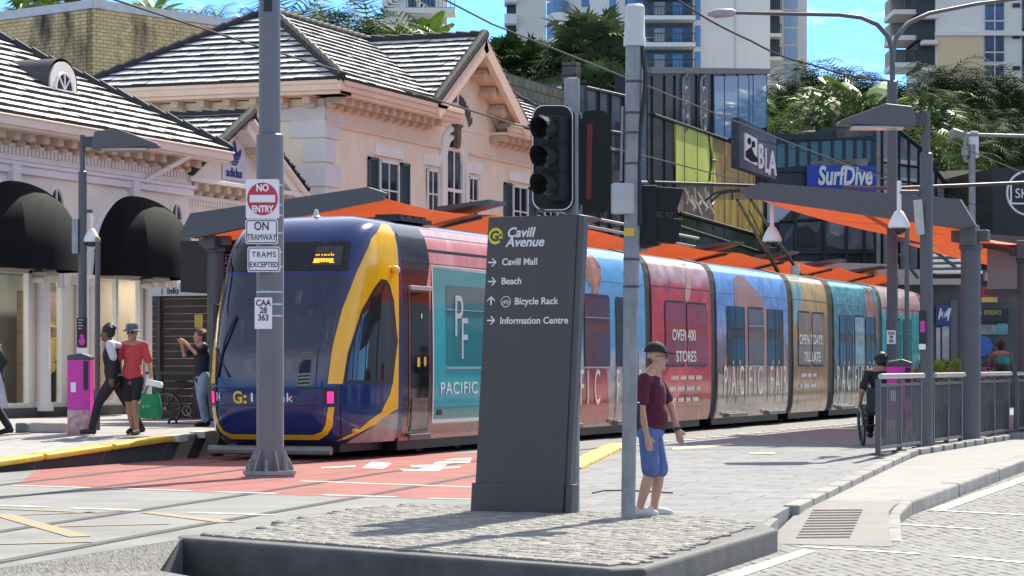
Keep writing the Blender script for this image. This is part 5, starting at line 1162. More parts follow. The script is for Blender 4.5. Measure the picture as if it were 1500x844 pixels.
for y in (-66, -30, 4, 30, 56, 82, 108): slab(r, p, M, 'window', 1149, y - 14, 1168, y + 8, .02, .1, glassmat('stepped_glass', (.2, .34, .5), .1, .6, .5, .4, (.35, .38, .4)))
# C: right hand tower
r, p, M = tower_block('apartment_tower', 'white and beige apartment tower with dark balconies at the right edge', 190, 1371, 1560)
slab(r, p, M, 'beige_panel', 1373, 50, 1440, 180, .0, .25, TOWB); slab(r, p, M, 'floor_band', 1369, 47, 1560, 53, 0, .4, TOWW)
for y in (-64, -23, 47, 96): 
    pass
for y in (-70, -30, 4, 50, 96):
    slab(r, p, M, 'window', 1443, y, 1470, y + 40, .02, .1, glassmat('tower_window', (.07, .10, .16), .08, .7, .4, .4)); slab(r, p, M, 'window_frame', 1442, y + 26, 1471, y + 28, .1, .14, WINW); slab(r, p, M, 'window_frame', 1456, y, 1457.5, y + 40, .1, .14, WINW)
    slab(r, p, M, 'window', 1483, y + 1, 1494, y + 7, .02, .1, TOWK); slab(r, p, M, 'window', 1497, y - 8, 1520, y + 44, .02, .1, glassmat('tower_window'))
for y in (-62, -22, 14, 52, 92):
    slab(r, p, M, 'balcony', 1312, y - 3, 1352, y + 4, -6, -1, TOWW); rail(r, p, M, 1313, y - 21, 1352, y - 3, -1.1, TOWK, 14); slab(r, p, M, 'recess', 1322, y - 34, 1372, y - 3, -9, -6, mat('recess_wall', (.4, .37, .3), .8)); slab(r, p, M, 'window', 1345, y - 30, 1371, y + 6, -6, -.5, TOWK); slab(r, p, M, 'balcony', 1350, y + 8, 1372, y + 14, -4, .6, TOWW)
# ------------------------------------------------------------------ platform canopies
ORANGE = mat('orange_fabric', (.62, .105, .03), .7, 0, .08, 2, coat=0)
CANW = mat('canopy_top', (.2, .2, .22), .5, 0, .1, 2)
def canopy(label, y0, y1, xo, zo, xi, zi, col_x, ys, cz):
    """butterfly roof: low over the columns at xo, high over the tracks at xi"""
    t = thing('platform_canopy', label, 'canopy', (col_x, y0, cz))
    s = 1 if xi > xo else -1
    kx = xo + (xi - xo) * .08; ux = xi - (xi - xo) * .18; 
    zf = lambda x: zo + (zi - zo) * (x - xo) / (xi - xo)
    b = MB(Matrix(((1, 0, 0, 0), (0, 0, 1, 0), (0, 1, 0, 0), (0, 0, 0, 1))))
    sec = [(xo, zo - .02), (xo + s * .25, zo + .40), (xi - s * .35, zi + .06), (xi, zi - .05), (xi - s * .1, zi - .18), (xo + s * .3, zo - .07)]
    b.prism(sec, y0, y0 + .18); b.build('fascia', GREY, t)
    b = MB(); n = 4
    b.add([(xo, y0 + .18, zo - .03), (xi, y0 + .18, zi - .06), (xi, y1, zi - .06), (xo, y1, zo - .03), (xo + s * .3, y0 + .18, zo + .4), (xi - s * .3, y0 + .18, zi + .05), (xi - s * .3, y1, zi + .05), (xo + s * .3, y1, zo + .4)], [(4, 5, 6, 7), (0, 4, 7, 3), (5, 1, 2, 6), (3, 7, 6, 2)]); 
    nx, k = 8, max(2, int((y1 - y0) / 1.2)); vs = []
    for i in range(k + 1):
        for j in range(nx + 1):
            x = xo + s * .3 + (xi - s * .12 - xo - s * .3) * j / nx; yy = y0 + .1 + (y1 - y0 - .2) * i / k
            ty = abs(math.sin(pi * (yy - y0) / 6.2)); sag = -.16 * math.sin(pi * j / nx) * ty - .10 * ty; vs.append((x, yy, zf(x) - .10 + sag))
    b = MB(); b.add(vs, [(i * (nx + 1) + j, i * (nx + 1) + j + 1, (i + 1) * (nx + 1) + j + 1, (i + 1) * (nx + 1) + j) for i in range(k) for j in range(nx)]); b.build('fabric_soffit', ORANGE, t, smooth=True)
    for yy in ys:
        zt = zf(col_x) - .3
        b = MB(); b.lathe([(.16, 0), (.16, zt - cz - .12), (.19, zt - cz - .1), (.19, zt - cz - .02), (.13, zt - cz)], (col_x, yy, cz), 24); b.build('column', GREY, t, smooth=True)
        b = MB(); b.bb((col_x - .13, yy - .3, zt - .05), (col_x + .13, yy + .1, zt + .28)); b.bb((col_x - .3, yy - .12, zt + .02), (col_x + .3, yy + .1, zt + .2)); b.build('column_head', GREY, t, bevel=.015)
    y = y0 + 5.5; w = 0
    while y < y1 - 1:
        b = MB(); b.tube([(xo + s * .3, y, zf(xo + s * .3) - .25), (xi - s * .2, y, zf(xi) - .2)], .05, 6); b.build('roof_rib', GREYD, t)
        b = MB(); q = Vector((xi, y, zi)); b.add([(xi - s * .9, y - .75, zf(xi - s * .9) + .02), (xi + s * .15, y - .5, zi + .07), (xi + s * .15, y + .5, zi + .07), (xi - s * .9, y + .75, zf(xi - s * .9) + .02), (xi - s * .9, y - .75, zf(xi - s * .9) + .14), (xi + s * .15, y - .5, zi + .12), (xi + s * .15, y + .5, zi + .12), (xi - s * .9, y + .75, zf(xi - s * .9) + .2)], [(0, 1, 2, 3), (4, 5, 6, 7), (0, 1, 5, 4), (1, 2, 6, 5), (2, 3, 7, 6), (0, 3, 7, 4)]); b.build('edge_plate', GREYD, t)
        y += 6.2
    return t
LC = canopy('grey edged platform canopy with orange fabric underside along the far side of the tram', 43.8, 92, -22.85, 3.95, -18.62, 4.70, -22.35, [44.35, 54, 64], .42)
RC = canopy('grey edged platform canopy with orange underside over the right hand fence', 41.0, 52.0, -7.3, 3.72, -11.15, 4.40, -7.5, [41.7, 47.3], .25)
RC2 = canopy('second grey canopy continuing over the metal box beside the right fence', 52.3, 66, -7.3, 3.6, -11.1, 4.2, -7.55, [52.8, 59], .25)
# hanging direction box under the left canopy
DB = mat('box_brown', (.03, .017, .017), .5, 0, .1)
y = 44.6
hb = thing('direction_box', 'dark brown hanging box with white arrow and wheelchair symbol', 'sign', PY(305, 400, y))
a, c = PY(266, 428, y + .1), PY(348, 352, y + .1); b = MB(); b.bb((a.x, y + .05, a.z), (c.x, y + .9, c.z)); b.build('box', DB, hb)
SOFTW = mat('soft_white', (.5, .5, .52), .5, 0, 0)
M = frame(PY(312, 386, y + .05), (1, 0, 0)); M = M @ Matrix.Translation((0, 0, .01))
b = MB(M); b.tube([(-.10, 0, 0), (.10, 0, 0)], .014, 6); b.tube([(-.02, .09, 0), (-.10, 0, 0), (-.02, -.09, 0)], .014, 6); b.build('arrow', SOFTW, hb)
b = MB(M); 
for a, c in (((.19, -.15), (.19, .16)), ((.19, .16), (.40, .16)), ((.40, .16), (.40, -.15)), ((.40, -.15), (.19, -.15))): b.tube([(*a, 0), (*c, 0)], .008, 5)
b.ball((.28, .10, 0), .022, 8, 6); b.tube([(.28, .07, 0), (.285, -.01, 0), (.34, -.01, 0), (.365, -.08, 0)], .012, 5); b.torus((.285, -.05, 0), .055, .009, n=14, m=5); b.build('wheelchair_symbol', SOFTW, hb)
b = MB(); a, c = PY(318, 368, y), PY(336, 358, y); b.bb((a.x, y + .02, a.z), (c.x, y + .06, c.z)); b.build('label_plate', mat('label_grey', (.10, .08, .08), .5), hb)
# timber information screen with its white band
y = 46.5
WOODD = mat('dark_timber', (.03, .02, .015), .6, 0, .4, 2, stretch=(1, 1, 9), col2=(.075, .05, .036))
sc = thing('timber_screen', 'dark horizontal board screen below a white information band', 'screen', PY(280, 620, y))
a, c = PY(223, 618, y), PY(345, 434, y)
b = MB(); z = .42
while z < c.z: b.bb((a.x, y, z), (c.x, y + .06, z + .145)); z += .15
o = b.build('boards', WOODD, sc); 
for px in (232, 310):
    q_ = PY(px, 600, y - .05); b = MB(); b.bb((q_.x - .05, y - .07, .42), (q_.x + .05, y - .01, c.z)); b.build('post', GREYD, sc)
a, c = PY(222, 434, y), PY(345, 420, y); b = MB(); b.bb((a.x, y - .08, a.z), (c.x, y + .1, c.z)); hdr = b.build('header', mat('header_white', (.62, .63, .66), .5, 0, .03), sc)
for px in (236, 302):
    p = PY(px, 430.5, y - .09); text('i  Info', .17, SIGNK, hdr, frame(p, (1, 0, 0)), bold=.004)
# ------------------------------------------------------------------ poles and street lights on the left
bp = G(395, 699); bp.z = 0
pole = thing('steel_pole', 'broad grey steel pole on a bolted flange carrying the no entry signs', 'pole', bp)
def px_at(o_, dz): return o_ + Vector((0, 0, dz))
dpt = bp.x * FW[0] + bp.y * FW[1]; mpp = dpt / FPX
zj = CH + (VY - 198) * mpp
b = MB(); b.lathe([(.33, 0), (.33, .03), (.355, .04), (.355, .09), (.17, .09)], bp, 28); b.build('base_flange', GALV, pole, smooth=True)
b = MB(); b.lathe([(.176, .09), (.176, zj), (.162, zj + .012), (.146, zj + .02), (.138, 8.5)], bp, 32, cap=False); b.build('shaft', mat('pole_grey', (.15, .152, .162), .42, .1, .08, 3, stretch=(1, 1, .2)), pole, smooth=True)
for k in range(6):
    a = k * pi / 3 + .3; M = Matrix.Translation(bp) @ Matrix.Rotation(a, 4, 'Z')
    b = MB(M); b.prism([(.17, .09), (.32, .09), (.32, .13), (.2, .36), (.17, .36)], -.012, .012, M=Matrix.Rotation(pi / 2, 4, 'X')); b.build('gusset', GALV, pole)
    b = MB(M @ Matrix.Rotation(pi / 6, 4, 'Z')); b.lathe([(.03, .09), (.03, .12), (.016, .12), (.016, .24)], (.28, 0, 0), 8); b.build('anchor_bolt', GALV, pole)
z = CH + (VY - 8) * mpp; b = MB(frame(bp + Vector((FW[0] * -.139 - .006, FW[1] * -.139, z)), (*RT, 0))); b.bb((-.06, -.1, -.02), (.05, .12, .01)); b.build('access_slot', BLACK, pole)
b = MB(); b.bb((bp.x + RT[0] * .178 - .008, bp.y + RT[1] * .178 - .008, .4), (bp.x + RT[0] * .178 + .008, bp.y + RT[1] * .178 + .008, zj - .01)); b.build('edge_strip', mat('strip_light', (.6, .6, .62), .3, .4), pole)
XD = Vector((*RT, 0)); YD = Vector((0, 0, 1))
def at_d(px, py, d): return PD(px, py, d)
def signplate(name, label, x0, y0, x1, y1, d, r=.03, m=SIGNW, th=.012, cat='sign'):
    a, c = PD(x0, y1, d), PD(x1, y0, d); w = (c - a).dot(XD); h = c.z - a.z; o_ = a + XD * w / 2
    t = thing(name, label, cat, Vector((o_.x, o_.y, a.z))); M = frame(a, XD)
    b = MB(M); b.prism(rrect(0, 0, w, h, r), -th, 0); b.build('plate', m, t)
    b = MB(M)
    for f_ in (.15, .85): b.bb((w / 2 - .1, h * f_ - .012, -.06), (w / 2 + .1, h * f_ + .012, -th))
    b.build('bracket', GALV, t)
    return t, M, w, h
def border(t, M, w, h, r=.03, inset=.012, lw=.012):
    o_ = rrect(inset, inset, w - inset, h - inset, r, 4); i_ = rrect(inset + lw, inset + lw, w - inset - lw, h - inset - lw, max(.005, r - lw), 4)
    b = MB(M); n = len(o_); b.add([(*p, .002) for p in o_] + [(*p, .002) for p in i_], [(k, (k + 1) % n, n + (k + 1) % n, n + k) for k in range(n)]); b.build('border', SIGNK, t)
ds = dpt - .22
t, M, w, h = signplate('no_entry_sign', 'square white NO ENTRY sign with a red disc, topmost on the pole', 360, 262.5, 409, 320.5, ds)
b = MB(M); b.prism([(w / 2 + w * .46 * cos(k * pi / 24), h / 2 + w * .49 * sin(k * pi / 24)) for k in range(48)], 0, .003); b.build('red_disc', SIGNR, t)
b = MB(M); b.bb((w * .12, h * .415, .002), (w * .88, h * .60, .006)); b.build('white_bar', SIGNW, t)
text('NO', .125, SIGNW, t, M @ Matrix.Translation((w / 2, h * .70, .004)), ax='CENTER', sx=.85, bold=.005); text('ENTRY', .12, SIGNW, t, M @ Matrix.Translation((w / 2, h * .17, .004)), ax='CENTER', sx=.76, bold=.005)
t, M, w, h = signplate('tramway_sign', 'white ON TRAMWAY plate just below the red disc sign', 359.5, 321.5, 407, 357.5, ds); border(t, M, w, h)
text('ON', .155, SIGNK, t, M @ Matrix.Translation((w / 2, h * .57, .002)), ax='CENTER', sx=.82, bold=.002); text('TRAMWAY', .12, SIGNK, t, M @ Matrix.Translation((w / 2, h * .15, .002)), ax='CENTER', sx=.65, bold=0)
t, M, w, h = signplate('trams_sign', 'white TRAMS EXCEPTED plate, lowest of the three big plates', 362.5, 361.5, 410.5, 398.5, ds); border(t, M, w, h)
text('TRAMS', .11, SIGNK, t, M @ Matrix.Translation((w / 2, h * .58, .002)), ax='CENTER', sx=.85, sp=1.15, bold=0); text('EXCEPTED', .10, SIGNK, t, M @ Matrix.Translation((w / 2, h * .19, .002)), ax='CENTER', sx=.76, sp=1.06, bold=.001)
t, M, w, h = signplate('pole_number', 'narrow white number plate CAA 28 363 on the broad pole', 373, 436, 398.5, 482, ds + .04, .01)
for k, s_ in enumerate(('CAA', '28', '363')): text(s_, .115, SIGNK, t, M @ Matrix.Translation((w / 2, h * (.74 - .235 * k), .002)), ax='CENTER', sx=.85, bold=.002)
BAND = mat('band_steel', (.5, .5, .5), .3, .8)
b = MB()
for py in (272, 301, 316, 342, 370, 391, 428, 446, 463): b.lathe([(.180, -.012), (.180, .012)], (bp.x, bp.y, CH + (VY - py) * mpp), 24, cap=False)
b.build('fixing_bands', BAND, pole)
# shallow lamp on the left, with camera, speaker and poster
def lamp_post(label, base, ztop, headdir, head_z, r=.105):
    t = thing('street_lamp', label, 'street lamp', base)
    b = MB(); b.lathe([(r, 0), (r, ztop - base.z - .62), (r * .6, ztop - base.z - .6), (r * .6, ztop - base.z)], base, 20); b.build('post', GREY, t, smooth=True)
    hd = Vector((*headdir, 0)).normalized(); M = frame(Vector((base.x, base.y, head_z)), hd)
    b = MB(M); b.prism([(.18, -.02), (.24, .20), (.62, .24), (1.28, .0), (1.30, -.05), (.20, -.10)], -.24, .24); b.build('lamp_head', GREY, t, bevel=.02)
    b = MB(M); b.bb((0, -.05, -.06), (.2, .12, .06)); b.build('bracket', GREYD, t)
    b = MB(M); b.bb((.35, -.115, -.18), (1.1, -.08, .18)); b.build('lamp_lens', mat('lamp_lens', (.5, .5, .48), .2, 0, 0), t)
    return t
lb = GL(121, 628); dl_ = lb.x * FW[0] + lb.y * FW[1]; m1 = dl_ / FPX
lam = lamp_post('slim grey lamp post with one flat lamp in front of the black awnings', lb, CH + (VY - 198) * m1, (RT[0], RT[1]), CH + (VY - 211) * m1, .072)
b = MB(frame(PD(112, 347, dl_ - .05), XD)); b.bb((-.07, -.28, -.05), (.03, .30, .05)); t = thing('speaker', 'tall pale column speaker on the slim lamp post', 'speaker', PD(112, 347, dl_ - .05)); b.build('cabinet', mat('speaker_grey', (.30, .32, .35), .5), t, bevel=.01)
def dome_camera(label, p, armtop, s=1.):
    t = thing('security_camera', label, 'camera', p)
    b = MB(); b.tube([p + Vector((0, 0, .10 * s)), p + Vector((0, 0, armtop))], .035 * s, 10); b.build('stem', WHITE, t, smooth=True)
    b = MB(); b.lathe([(.03, .2), (.07, .17), (.12, .08), (.16, 0), (.17, -.06), (.13, -.08)], p, 18, M=None) if s == 1. else b.lathe([(.03 * s, .2 * s), (.07 * s, .17 * s), (.12 * s, .08 * s), (.16 * s, 0), (.17 * s, -.06 * s), (.13 * s, -.08 * s)], p, 18); b.build('housing', WHITE, t, smooth=True)
    b = MB(); b.ball(p + Vector((0, 0, -.07 * s)), (.12 * s, .12 * s, .11 * s), 16, 10); b.build('dome', DGLASS, t, smooth=True)
    return t
p = PD(134, 349, dl_); cm = dome_camera('white dome camera hanging beside the slim lamp post', p, .42, .85)
b = MB(); b.tube([p + Vector((0, 0, .42)), p + Vector((0, 0, .46)), Vector((lb.x, lb.y, p.z + .46))], .03, 8); b.build('arm', GREYD, cm)
t = thing('sticker_poster', 'small black poster with a pink rabbit figure wrapped on the lamp post', 'poster', PD(120, 508, dl_ - .08))
M = frame(PD(112.5, 508, dl_ - .085), XD); w = 15 * m1; h = 42 * m1
b = MB(M); b.bb((0, 0, -.01), (w, h, .0)); b.build('sheet', SIGNK, t); b = MB(M); b.bb((0, -.14, -.01), (w, -.02, .0)); b.build('white_label', SIGNW, t)
b = MB(M); b.ball((w / 2, h * .18, .004), (w * .33, h * .14, .003), 10, 6); b.ball((w / 2, h * .36, .004), (w * .2, h * .08, .003), 10, 6)
b.build('pink_figure', PINK, t)
b = MB(M); [b.bb((w * .15, h * (.62 + .1 * k), .0), (w * (.5 + .1 * (k % 2)), h * (.65 + .1 * k), .003)) for k in range(4)]; b.build('text_lines', SOFTW, t)
tb = GL(143, 630); b = MB(); d2 = tb.x * FW[0] + tb.y * FW[1]; t = thing('thin_post', 'thin grey post with a small cap next to the slim lamp', 'post', tb); b.tube([tb, Vector((tb.x, tb.y, CH + (VY - 352) * d2 / FPX))], .042, 12); b.build('shaft', GREY, t); b = MB(); b.lathe([(.05, -.05), (.05, .0), (.03, .03)], (tb.x, tb.y, CH + (VY - 350) * d2 / FPX), 12); b.build('cap', mat('brass_cap', (.3, .22, .1), .4, .5), t)
# ------------------------------------------------------------------ magenta card pillars
GRAF = mat('floral_print', (.42, .10, .16), .5, 0, .7, 9, col2=(.62, .5, .45))
def card_pillar(label, base, w, h, d=.42):
    t = thing('ticket_pillar', label, 'ticket machine', base); M = frame(base, XD)
    b = MB(M); b.prism(rrect(-w / 2, 0, w / 2, h * .93, .02), -d, 0); b.build('body', PINK, t, bevel=.01)
    b = MB(M); b.prism([(-w / 2 - .005, h * .91), (w / 2 + .005, h * .91), (w / 2 + .005, h * .96), (w * .1, h), (-w / 2 - .005, h * .97)], -d - .01, .01); b.build('cap', GREYD, t, bevel=.02)
    b = MB(M); b.bb((-w / 2 + .005, .0, .0), (w / 2 - .005, h * .30, .006)); b.build('printed_base', GRAF, t)
    b = MB(M); b.bb((.08, h * .55, .0), (w * .42, h * .9, .02)); b.build('reader', BLACK, t, bevel=.01)
    b = MB(M); b.bb((-w * .34, h * .52, .0), (-w * .12, h * .64, .006)); b.build('notice', SIGNW, t)
    return t
pbse = GL(115, 637); dp_ = pbse.x * FW[0] + pbse.y * FW[1]; card_pillar('magenta ticket pillar with floral base behind the walking boy', pbse, 33 * dp_ / FPX, 120 * dp_ / FPX)
# ------------------------------------------------------------------ totem
A0, A1 = G(694, 753), G(825, 756.5); A0.z = A1.z = .015
TOT = mat('totem_brown', (.066, .054, .052), .42, 0, .05, 2)
tm = thing('station_totem', 'tall dark brown wayfinding totem with white directions on the cobbled island', 'sign', (A0 + A1) / 2)
xd = (A1 - A0); W_ = xd.length; xd.normalize(); Ht = 2.96
M = frame(A0, xd); sh = .058
SH = Matrix(((1, sh, 0, 0), (0, 1, 0, 0), (0, 0, 1, 0), (0, 0, 0, 1)))
MT = M @ SH
b = MB(MT); b.prism([(.0, .0), (W_, .0), (W_ - .02, Ht), (-.01, Ht)], -.13, 0); b.build('slab', TOT, tm, bevel=.008)
b = MB(MT); b.bb((W_ - .025, .0, -.125), (W_ + .05, Ht - .01, -.02)); b.build('side_channel', mat('totem_side', (.085, .08, .08), .4, .2, .05), tm)
b = MB(MT); b.bb((-.03, 0, -.16), (W_ + .0, .30, .02)); b.build('plinth_cover', TOT, tm, bevel=.006)
b = MB(MT); b.bb((W_ + .012, 0, -.15), (W_ + .085, .30, -.0)); b.build('side_foot', mat('totem_side'), tm, bevel=.006)
TW = mat('totem_white', (.78, .77, .75), .5, 0, 0)
def tp(px, py):                                   # photo point on the leaning face
    o_ = MT @ Vector((0, 0, 0)); n = MT.to_3x3() @ Vector((0, 0, 1)); r = Vector(ray(px, py)); tt = (o_ - Vector((0, 0, CH))).dot(n) / r.dot(n); q_ = MT.inverted() @ (Vector((0, 0, CH)) + r * tt); return q_.x, q_.y
def tt_(s_, px, py, size, shear=0., bold=.002, sx=1.):
    x, y_ = tp(px, py); text(s_, size, TW, tm, MT @ Matrix.Translation((x, y_, .001)), shear=shear, bold=bold, sx=sx, ex=.001)
tt_('Cavill', 742, 347.5, .135, .22, .003); tt_('Avenue', 741, 361.5, .135, .22, .003)
for s_, px, py in (('Cavill Mall', 735, 388.5), ('Beach', 734, 416.5), ('Bicycle Rack', 753.5, 446), ('Information Centre', 732, 474.5)): tt_(s_, px, py, .095, 0, .0018, .99)
x, y_ = tp(726, 346); b = MB(MT); b.prism([(x + .078 * cos(k * pi / 20), y_ + .083 * sin(k * pi / 20)) for k in range(40)], 0, .003); dsc = b.build('yellow_disc', mat('disc_yellow', (.72, .62, .02), .5, 0, 0), tm)
text('G:', .135, TOT, dsc, MT @ Matrix.Translation((x - .058, y_ - .045, .003)), bold=.006, ex=.001)
for px, py, up_ in ((721, 384.5, 0), (720.5, 412.5, 0), (719.5, 441, 1), (719, 469.5, 0)):
    x, y_ = tp(px, py); b = MB(MT @ Matrix.Translation((x, y_, .003)) @ Matrix.Rotation(pi / 2 * up_, 4, 'Z'))
    b.bb((-.042, -.007, -.002), (.042, .007, .0)); b.prism([(.048, 0), (.008, .042), (-.006, .042), (.03, 0), (-.006, -.042), (.008, -.042)], -.002, .001); b.build('arrow', TW, tm)
x, y_ = tp(741, 442); b = MB(MT @ Matrix.Translation((x, y_, .002)))
b.torus((0, 0, 0), .052, .004, n=28, m=4)
for s_ in (-.024, .024): b.torus((s_, -.012, 0), .014, .003, n=14, m=4)
b.tube([(-.024, -.012, 0), (-.008, .014, 0), (.014, .014, 0), (.024, -.012, 0)], .003, 4); b.tube([(-.008, .014, 0), (.0, -.012, 0), (.014, .014, 0)], .003, 4); b.tube([(-.024, -.012, 0), (0, -.012, 0)], .003, 4); b.build('bicycle_symbol', TW, tm)
# ------------------------------------------------------------------ traffic signals
SIGB = mat('signal_black', (.007, .0075, .0085), .8, 0, .15, 5)
def signal(name, label, d, outline, lanterns=True, front=True, cx=0, group=None):
    pass
dS = 25.9
gS = PD(838, 700, dS); gS.z = .015
sp_ = thing('signal_post', 'short galvanised post behind the totem carrying two traffic signals', 'post', gS)
b = MB(); b.lathe([(.075, 0), (.075, CH + (VY - 150) * dS / FPX), (.078, CH + (VY - 118) * dS / FPX), (.05, CH + (VY - 117) * dS / FPX)], gS, 18); b.build('shaft', GALV, sp_, smooth=True)
b = MB(); [b.tube([PD(790, py, dS - .06), PD(860, py, dS + .02)], .02, 8) for py in (171, 308)]; b.build('crossbar', GALV, sp_)
def plate_px(t, name, pts, d, th, m, rot=0., bevel=0.):
    c = PD(sum(p[0] for p in pts) / len(pts), sum(p[1] for p in pts) / len(pts), d); xdv = Matrix.Rotation(rot, 3, 'Z') @ XD
    M = frame(c, xdv); n = Vector((M[0][2], M[1][2], M[2][2])); ps = []
    for p in pts:
        r = Vector(ray(*p)); tt = (c - Vector((0, 0, CH))).dot(n) / r.dot(n); q_ = M.inverted() @ (Vector((0, 0, CH)) + r * tt); ps.append((q_.x, q_.y))
    b = MB(M); b.prism(ps, -th, 0); b.build(name, m, t, bevel=bevel); return M, ps, c
def rr_px(x0, y0, x1, y1, r): return [(p[0], p[1]) for p in rrect(x0, y0, x1, y1, r, 5)]
c = PD(812, 232, dS - .2)
ts = thing('traffic_signal', 'black three lamp traffic signal with white edged backboard above the totem', 'traffic signal', c)
M, ps, c = plate_px(ts, 'backboard', rr_px(779, 153, 840.5, 309, 17), dS - .14, .02, SIGB, rad(-42))
n = len(ps); cxm = sum(p[0] for p in ps) / n; cym = sum(p[1] for p in ps) / n
b = MB(M); sc_ = lambda p, k: (cxm + (p[0] - cxm) * (1 - k / .41), cym + (p[1] - cym) * (1 - k / 1.06))
o_ = [sc_(p, .012) for p in ps]; i_ = [sc_(p, .030) for p in ps]; b.add([(*p, .002) for p in o_] + [(*p, .002) for p in i_], [(k, (k + 1) % n, n + (k + 1) % n, n + k) for k in range(n)]); b.build('white_border', SIGNW, ts)
for k, py in enumerate((191, 232, 273)):
    q_ = M.inverted() @ PD(808, py, dS - .25)
    b = MB(M); b.bb((q_.x - .10, q_.y - .15, .0), (q_.x + .16, q_.y + .135, .16)); ho = b.build('lantern', SIGB, ts, bevel=.02)
    b = MB(M); xq = q_.x + .02; seg = 14; vs = []
    for i in range(seg + 1):
        a = rad(-40) + rad(260) * i / seg; vs += [(xq + .118 * cos(a), q_.y + .118 * sin(a), .14), (xq + .125 * cos(a), q_.y + .125 * sin(a), .34 - .09 * (1 - math.sin(a)) / 2)]
    b.add(vs, [(2 * i, 2 * i + 1, 2 * i + 3, 2 * i + 2) for i in range(seg)]); vz = b.build('visor', SIGB, ho); sm_ = vz.modifiers.new('thick', 'SOLIDIFY'); sm_.thickness = .008
    b = MB(M); b.lathe([(.105, .0), (.08, .02), (.0, .03)], (xq, q_.y, .155), 18); b.build('lens', mat('lens_dark', (.02, .012, .01), .15, 0, 0), ho, True)
t2 = thing('traffic_signal', 'black traffic signal seen from behind with a rust red stripe', 'traffic signal', PD(868, 238, dS))
M, ps, c = plate_px(t2, 'backboard', rr_px(846, 162, 894.5, 313, 15), dS + .02, .02, SIGB, rad(20))
plate_px(t2, 'red_stripe', [(860, 182), (868, 181), (866, 292), (858, 292)], dS - .01, .01, mat('stripe_red', (.17, .02, .015), .6))
plate_px(t2, 'housing', rr_px(842, 175, 852, 300, 3), dS - .02, .12, SIGB, 0, .01)
plate_px(t2, 'bracket', rr_px(846, 165, 853, 174, 2), dS - .03, .03, GALV); plate_px(t2, 'bracket', rr_px(845, 300, 853, 312, 2), dS - .03, .03, GALV)
t3 = thing('push_button_box', 'small dark pedestrian signal box on the edge of the totem', 'signal box', PD(849, 370, dS - .1)); plate_px(t3, 'box', rr_px(845, 332, 853, 403, 2), dS - .1, .18, SIGB, 0, .015)
# galvanised pole
gb_ = G(920, 762, .015); gd = gb_.x * FW[0] + gb_.y * FW[1]; gm_ = gd / FPX; topP = PD(929.5, 65, gd)
gpole = thing('galvanised_pole', 'leaning galvanised pole with pale antenna drum and grey junction box', 'pole', gb_)
b = MB(); b.tube([gb_, topP], [.066, .084], 20); b.build('shaft', GALV, gpole, smooth=True)
up = (topP - gb_).normalized()
b = MB(); b.tube([topP - up * .02, topP + up * .06, topP + up * .07, topP + up * .36, topP + up * .38], [.105, .105, .098, .092, .07], 20); b.build('antenna_drum', mat('drum_white', (.56, .56, .55), .5, 0, .05), gpole, smooth=True)
b = MB(); 
for py in (120, 166, 195, 240, 380, 420): 
    t_ = (762 - py) / 697; p = gb_.lerp(topP, t_); b = MB(); b.tube([p - up * .012, p + up * .012], .066 + .018 * t_ + .004, 16); b.build('strap', GREYD, gpole)
b = MB(); pts = [PD(x, y_, gd - .05) for x, y_ in ((940, 68), (946, 110), (943, 150), (938, 190), (936, 240), (937, 290), (938, 330))]; b.tube(pts, .022, 8); b.build('cable', BLACK, gpole)
b = MB(); b.tube([PD(912, 156, gd), PD(910, 265, gd)], .014, 8); b.build('conduit', GALV, gpole)
pb = PD(914, 290, gd - .12); t = thing('junction_box', 'pale grey junction box strapped to the galvanised pole', 'junction box', pb); plate_px(t, 'box', rr_px(898, 268, 929, 313, 3), gd - .1, .12, mat('jbox', (.42, .43, .42), .5, 0, .05), rad(8), .012)
plate_px(gpole, 'yellow_sticker', rr_px(914, 334, 929, 346, 1), gd - .078, .004, YEL)
t4 = thing('traffic_signal', 'black traffic signal with two long hoods to the right of the galvanised pole', 'traffic signal', PD(950, 315, gd))
plate_px(t4, 'body', rr_px(934, 271, 963, 360, 4), gd - .02, .22, SIGB, 0, .02)
plate_px(t4, 'visor', [(961, 273), (1002, 276), (991, 311), (961, 309)], gd - .0, .22, SIGB, 0, .015); plate_px(t4, 'visor', [(961, 318), (1001, 321), (991, 357), (961, 354)], gd - .0, .22, SIGB, 0, .015)
b = MB(); [b.tube([PD(922, py, gd), PD(948, py, gd + .05)], .02, 8) for py in (268, 366)]; b.build('bracket', GALV, t4)
t5 = thing('push_button', 'small black crossing button on the far side of the galvanised pole', 'push button', PD(933, 605, gd)); plate_px(t5, 'box', rr_px(926, 589, 938, 625, 4), gd + .02, .1, BLACK, 0, .015)
# overhead wires
WIRE = mat('wire', (.02, .02, .022), .5, .3)
def wire(label, pts, r=.012, sag=0.):
    P = [PD(*p) for p in pts]; b = MB(); full = []
    for a, c in zip(P[:-1], P[1:]):
        for k in range(8): q_ = a.lerp(c, k / 8); q_.z -= sag * math.sin(pi * k / 8); full.append(q_)
    full.append(P[-1]); b.tube(full, r, 6); o = b.build('overhead_wire', WIRE); tag(o, label, 'wire'); return o
wire('overhead wire rising to the upper left across the house roof towards the pantograph', [(120, -16, 34.5), (377, 68, 39), (622, 141, 46), (760, 184, 51), (939, 227, 58), (1075, 262, 64.9)], .016)
wire('overhead wire sloping down from the gap between towers past the signals', [(610, -22, 36), (720, 35, 39.4), (915, 113, 46), (1120, 195, 54.7), (1320, 272, 68), (1420, 305, 80)], .014)
wire('sagging wire from the top edge to the double armed light column', [(975, -12, 40), (1100, 60, 41.5), (1190, 95, 42.5), (1305, 119, 43)], .016, .05)
wire('wire running down from the pale lamp shade past the far lamp to the right edge', [(1340, 180, 50), (1430, 225, 56), (1510, 258, 62)], .014)
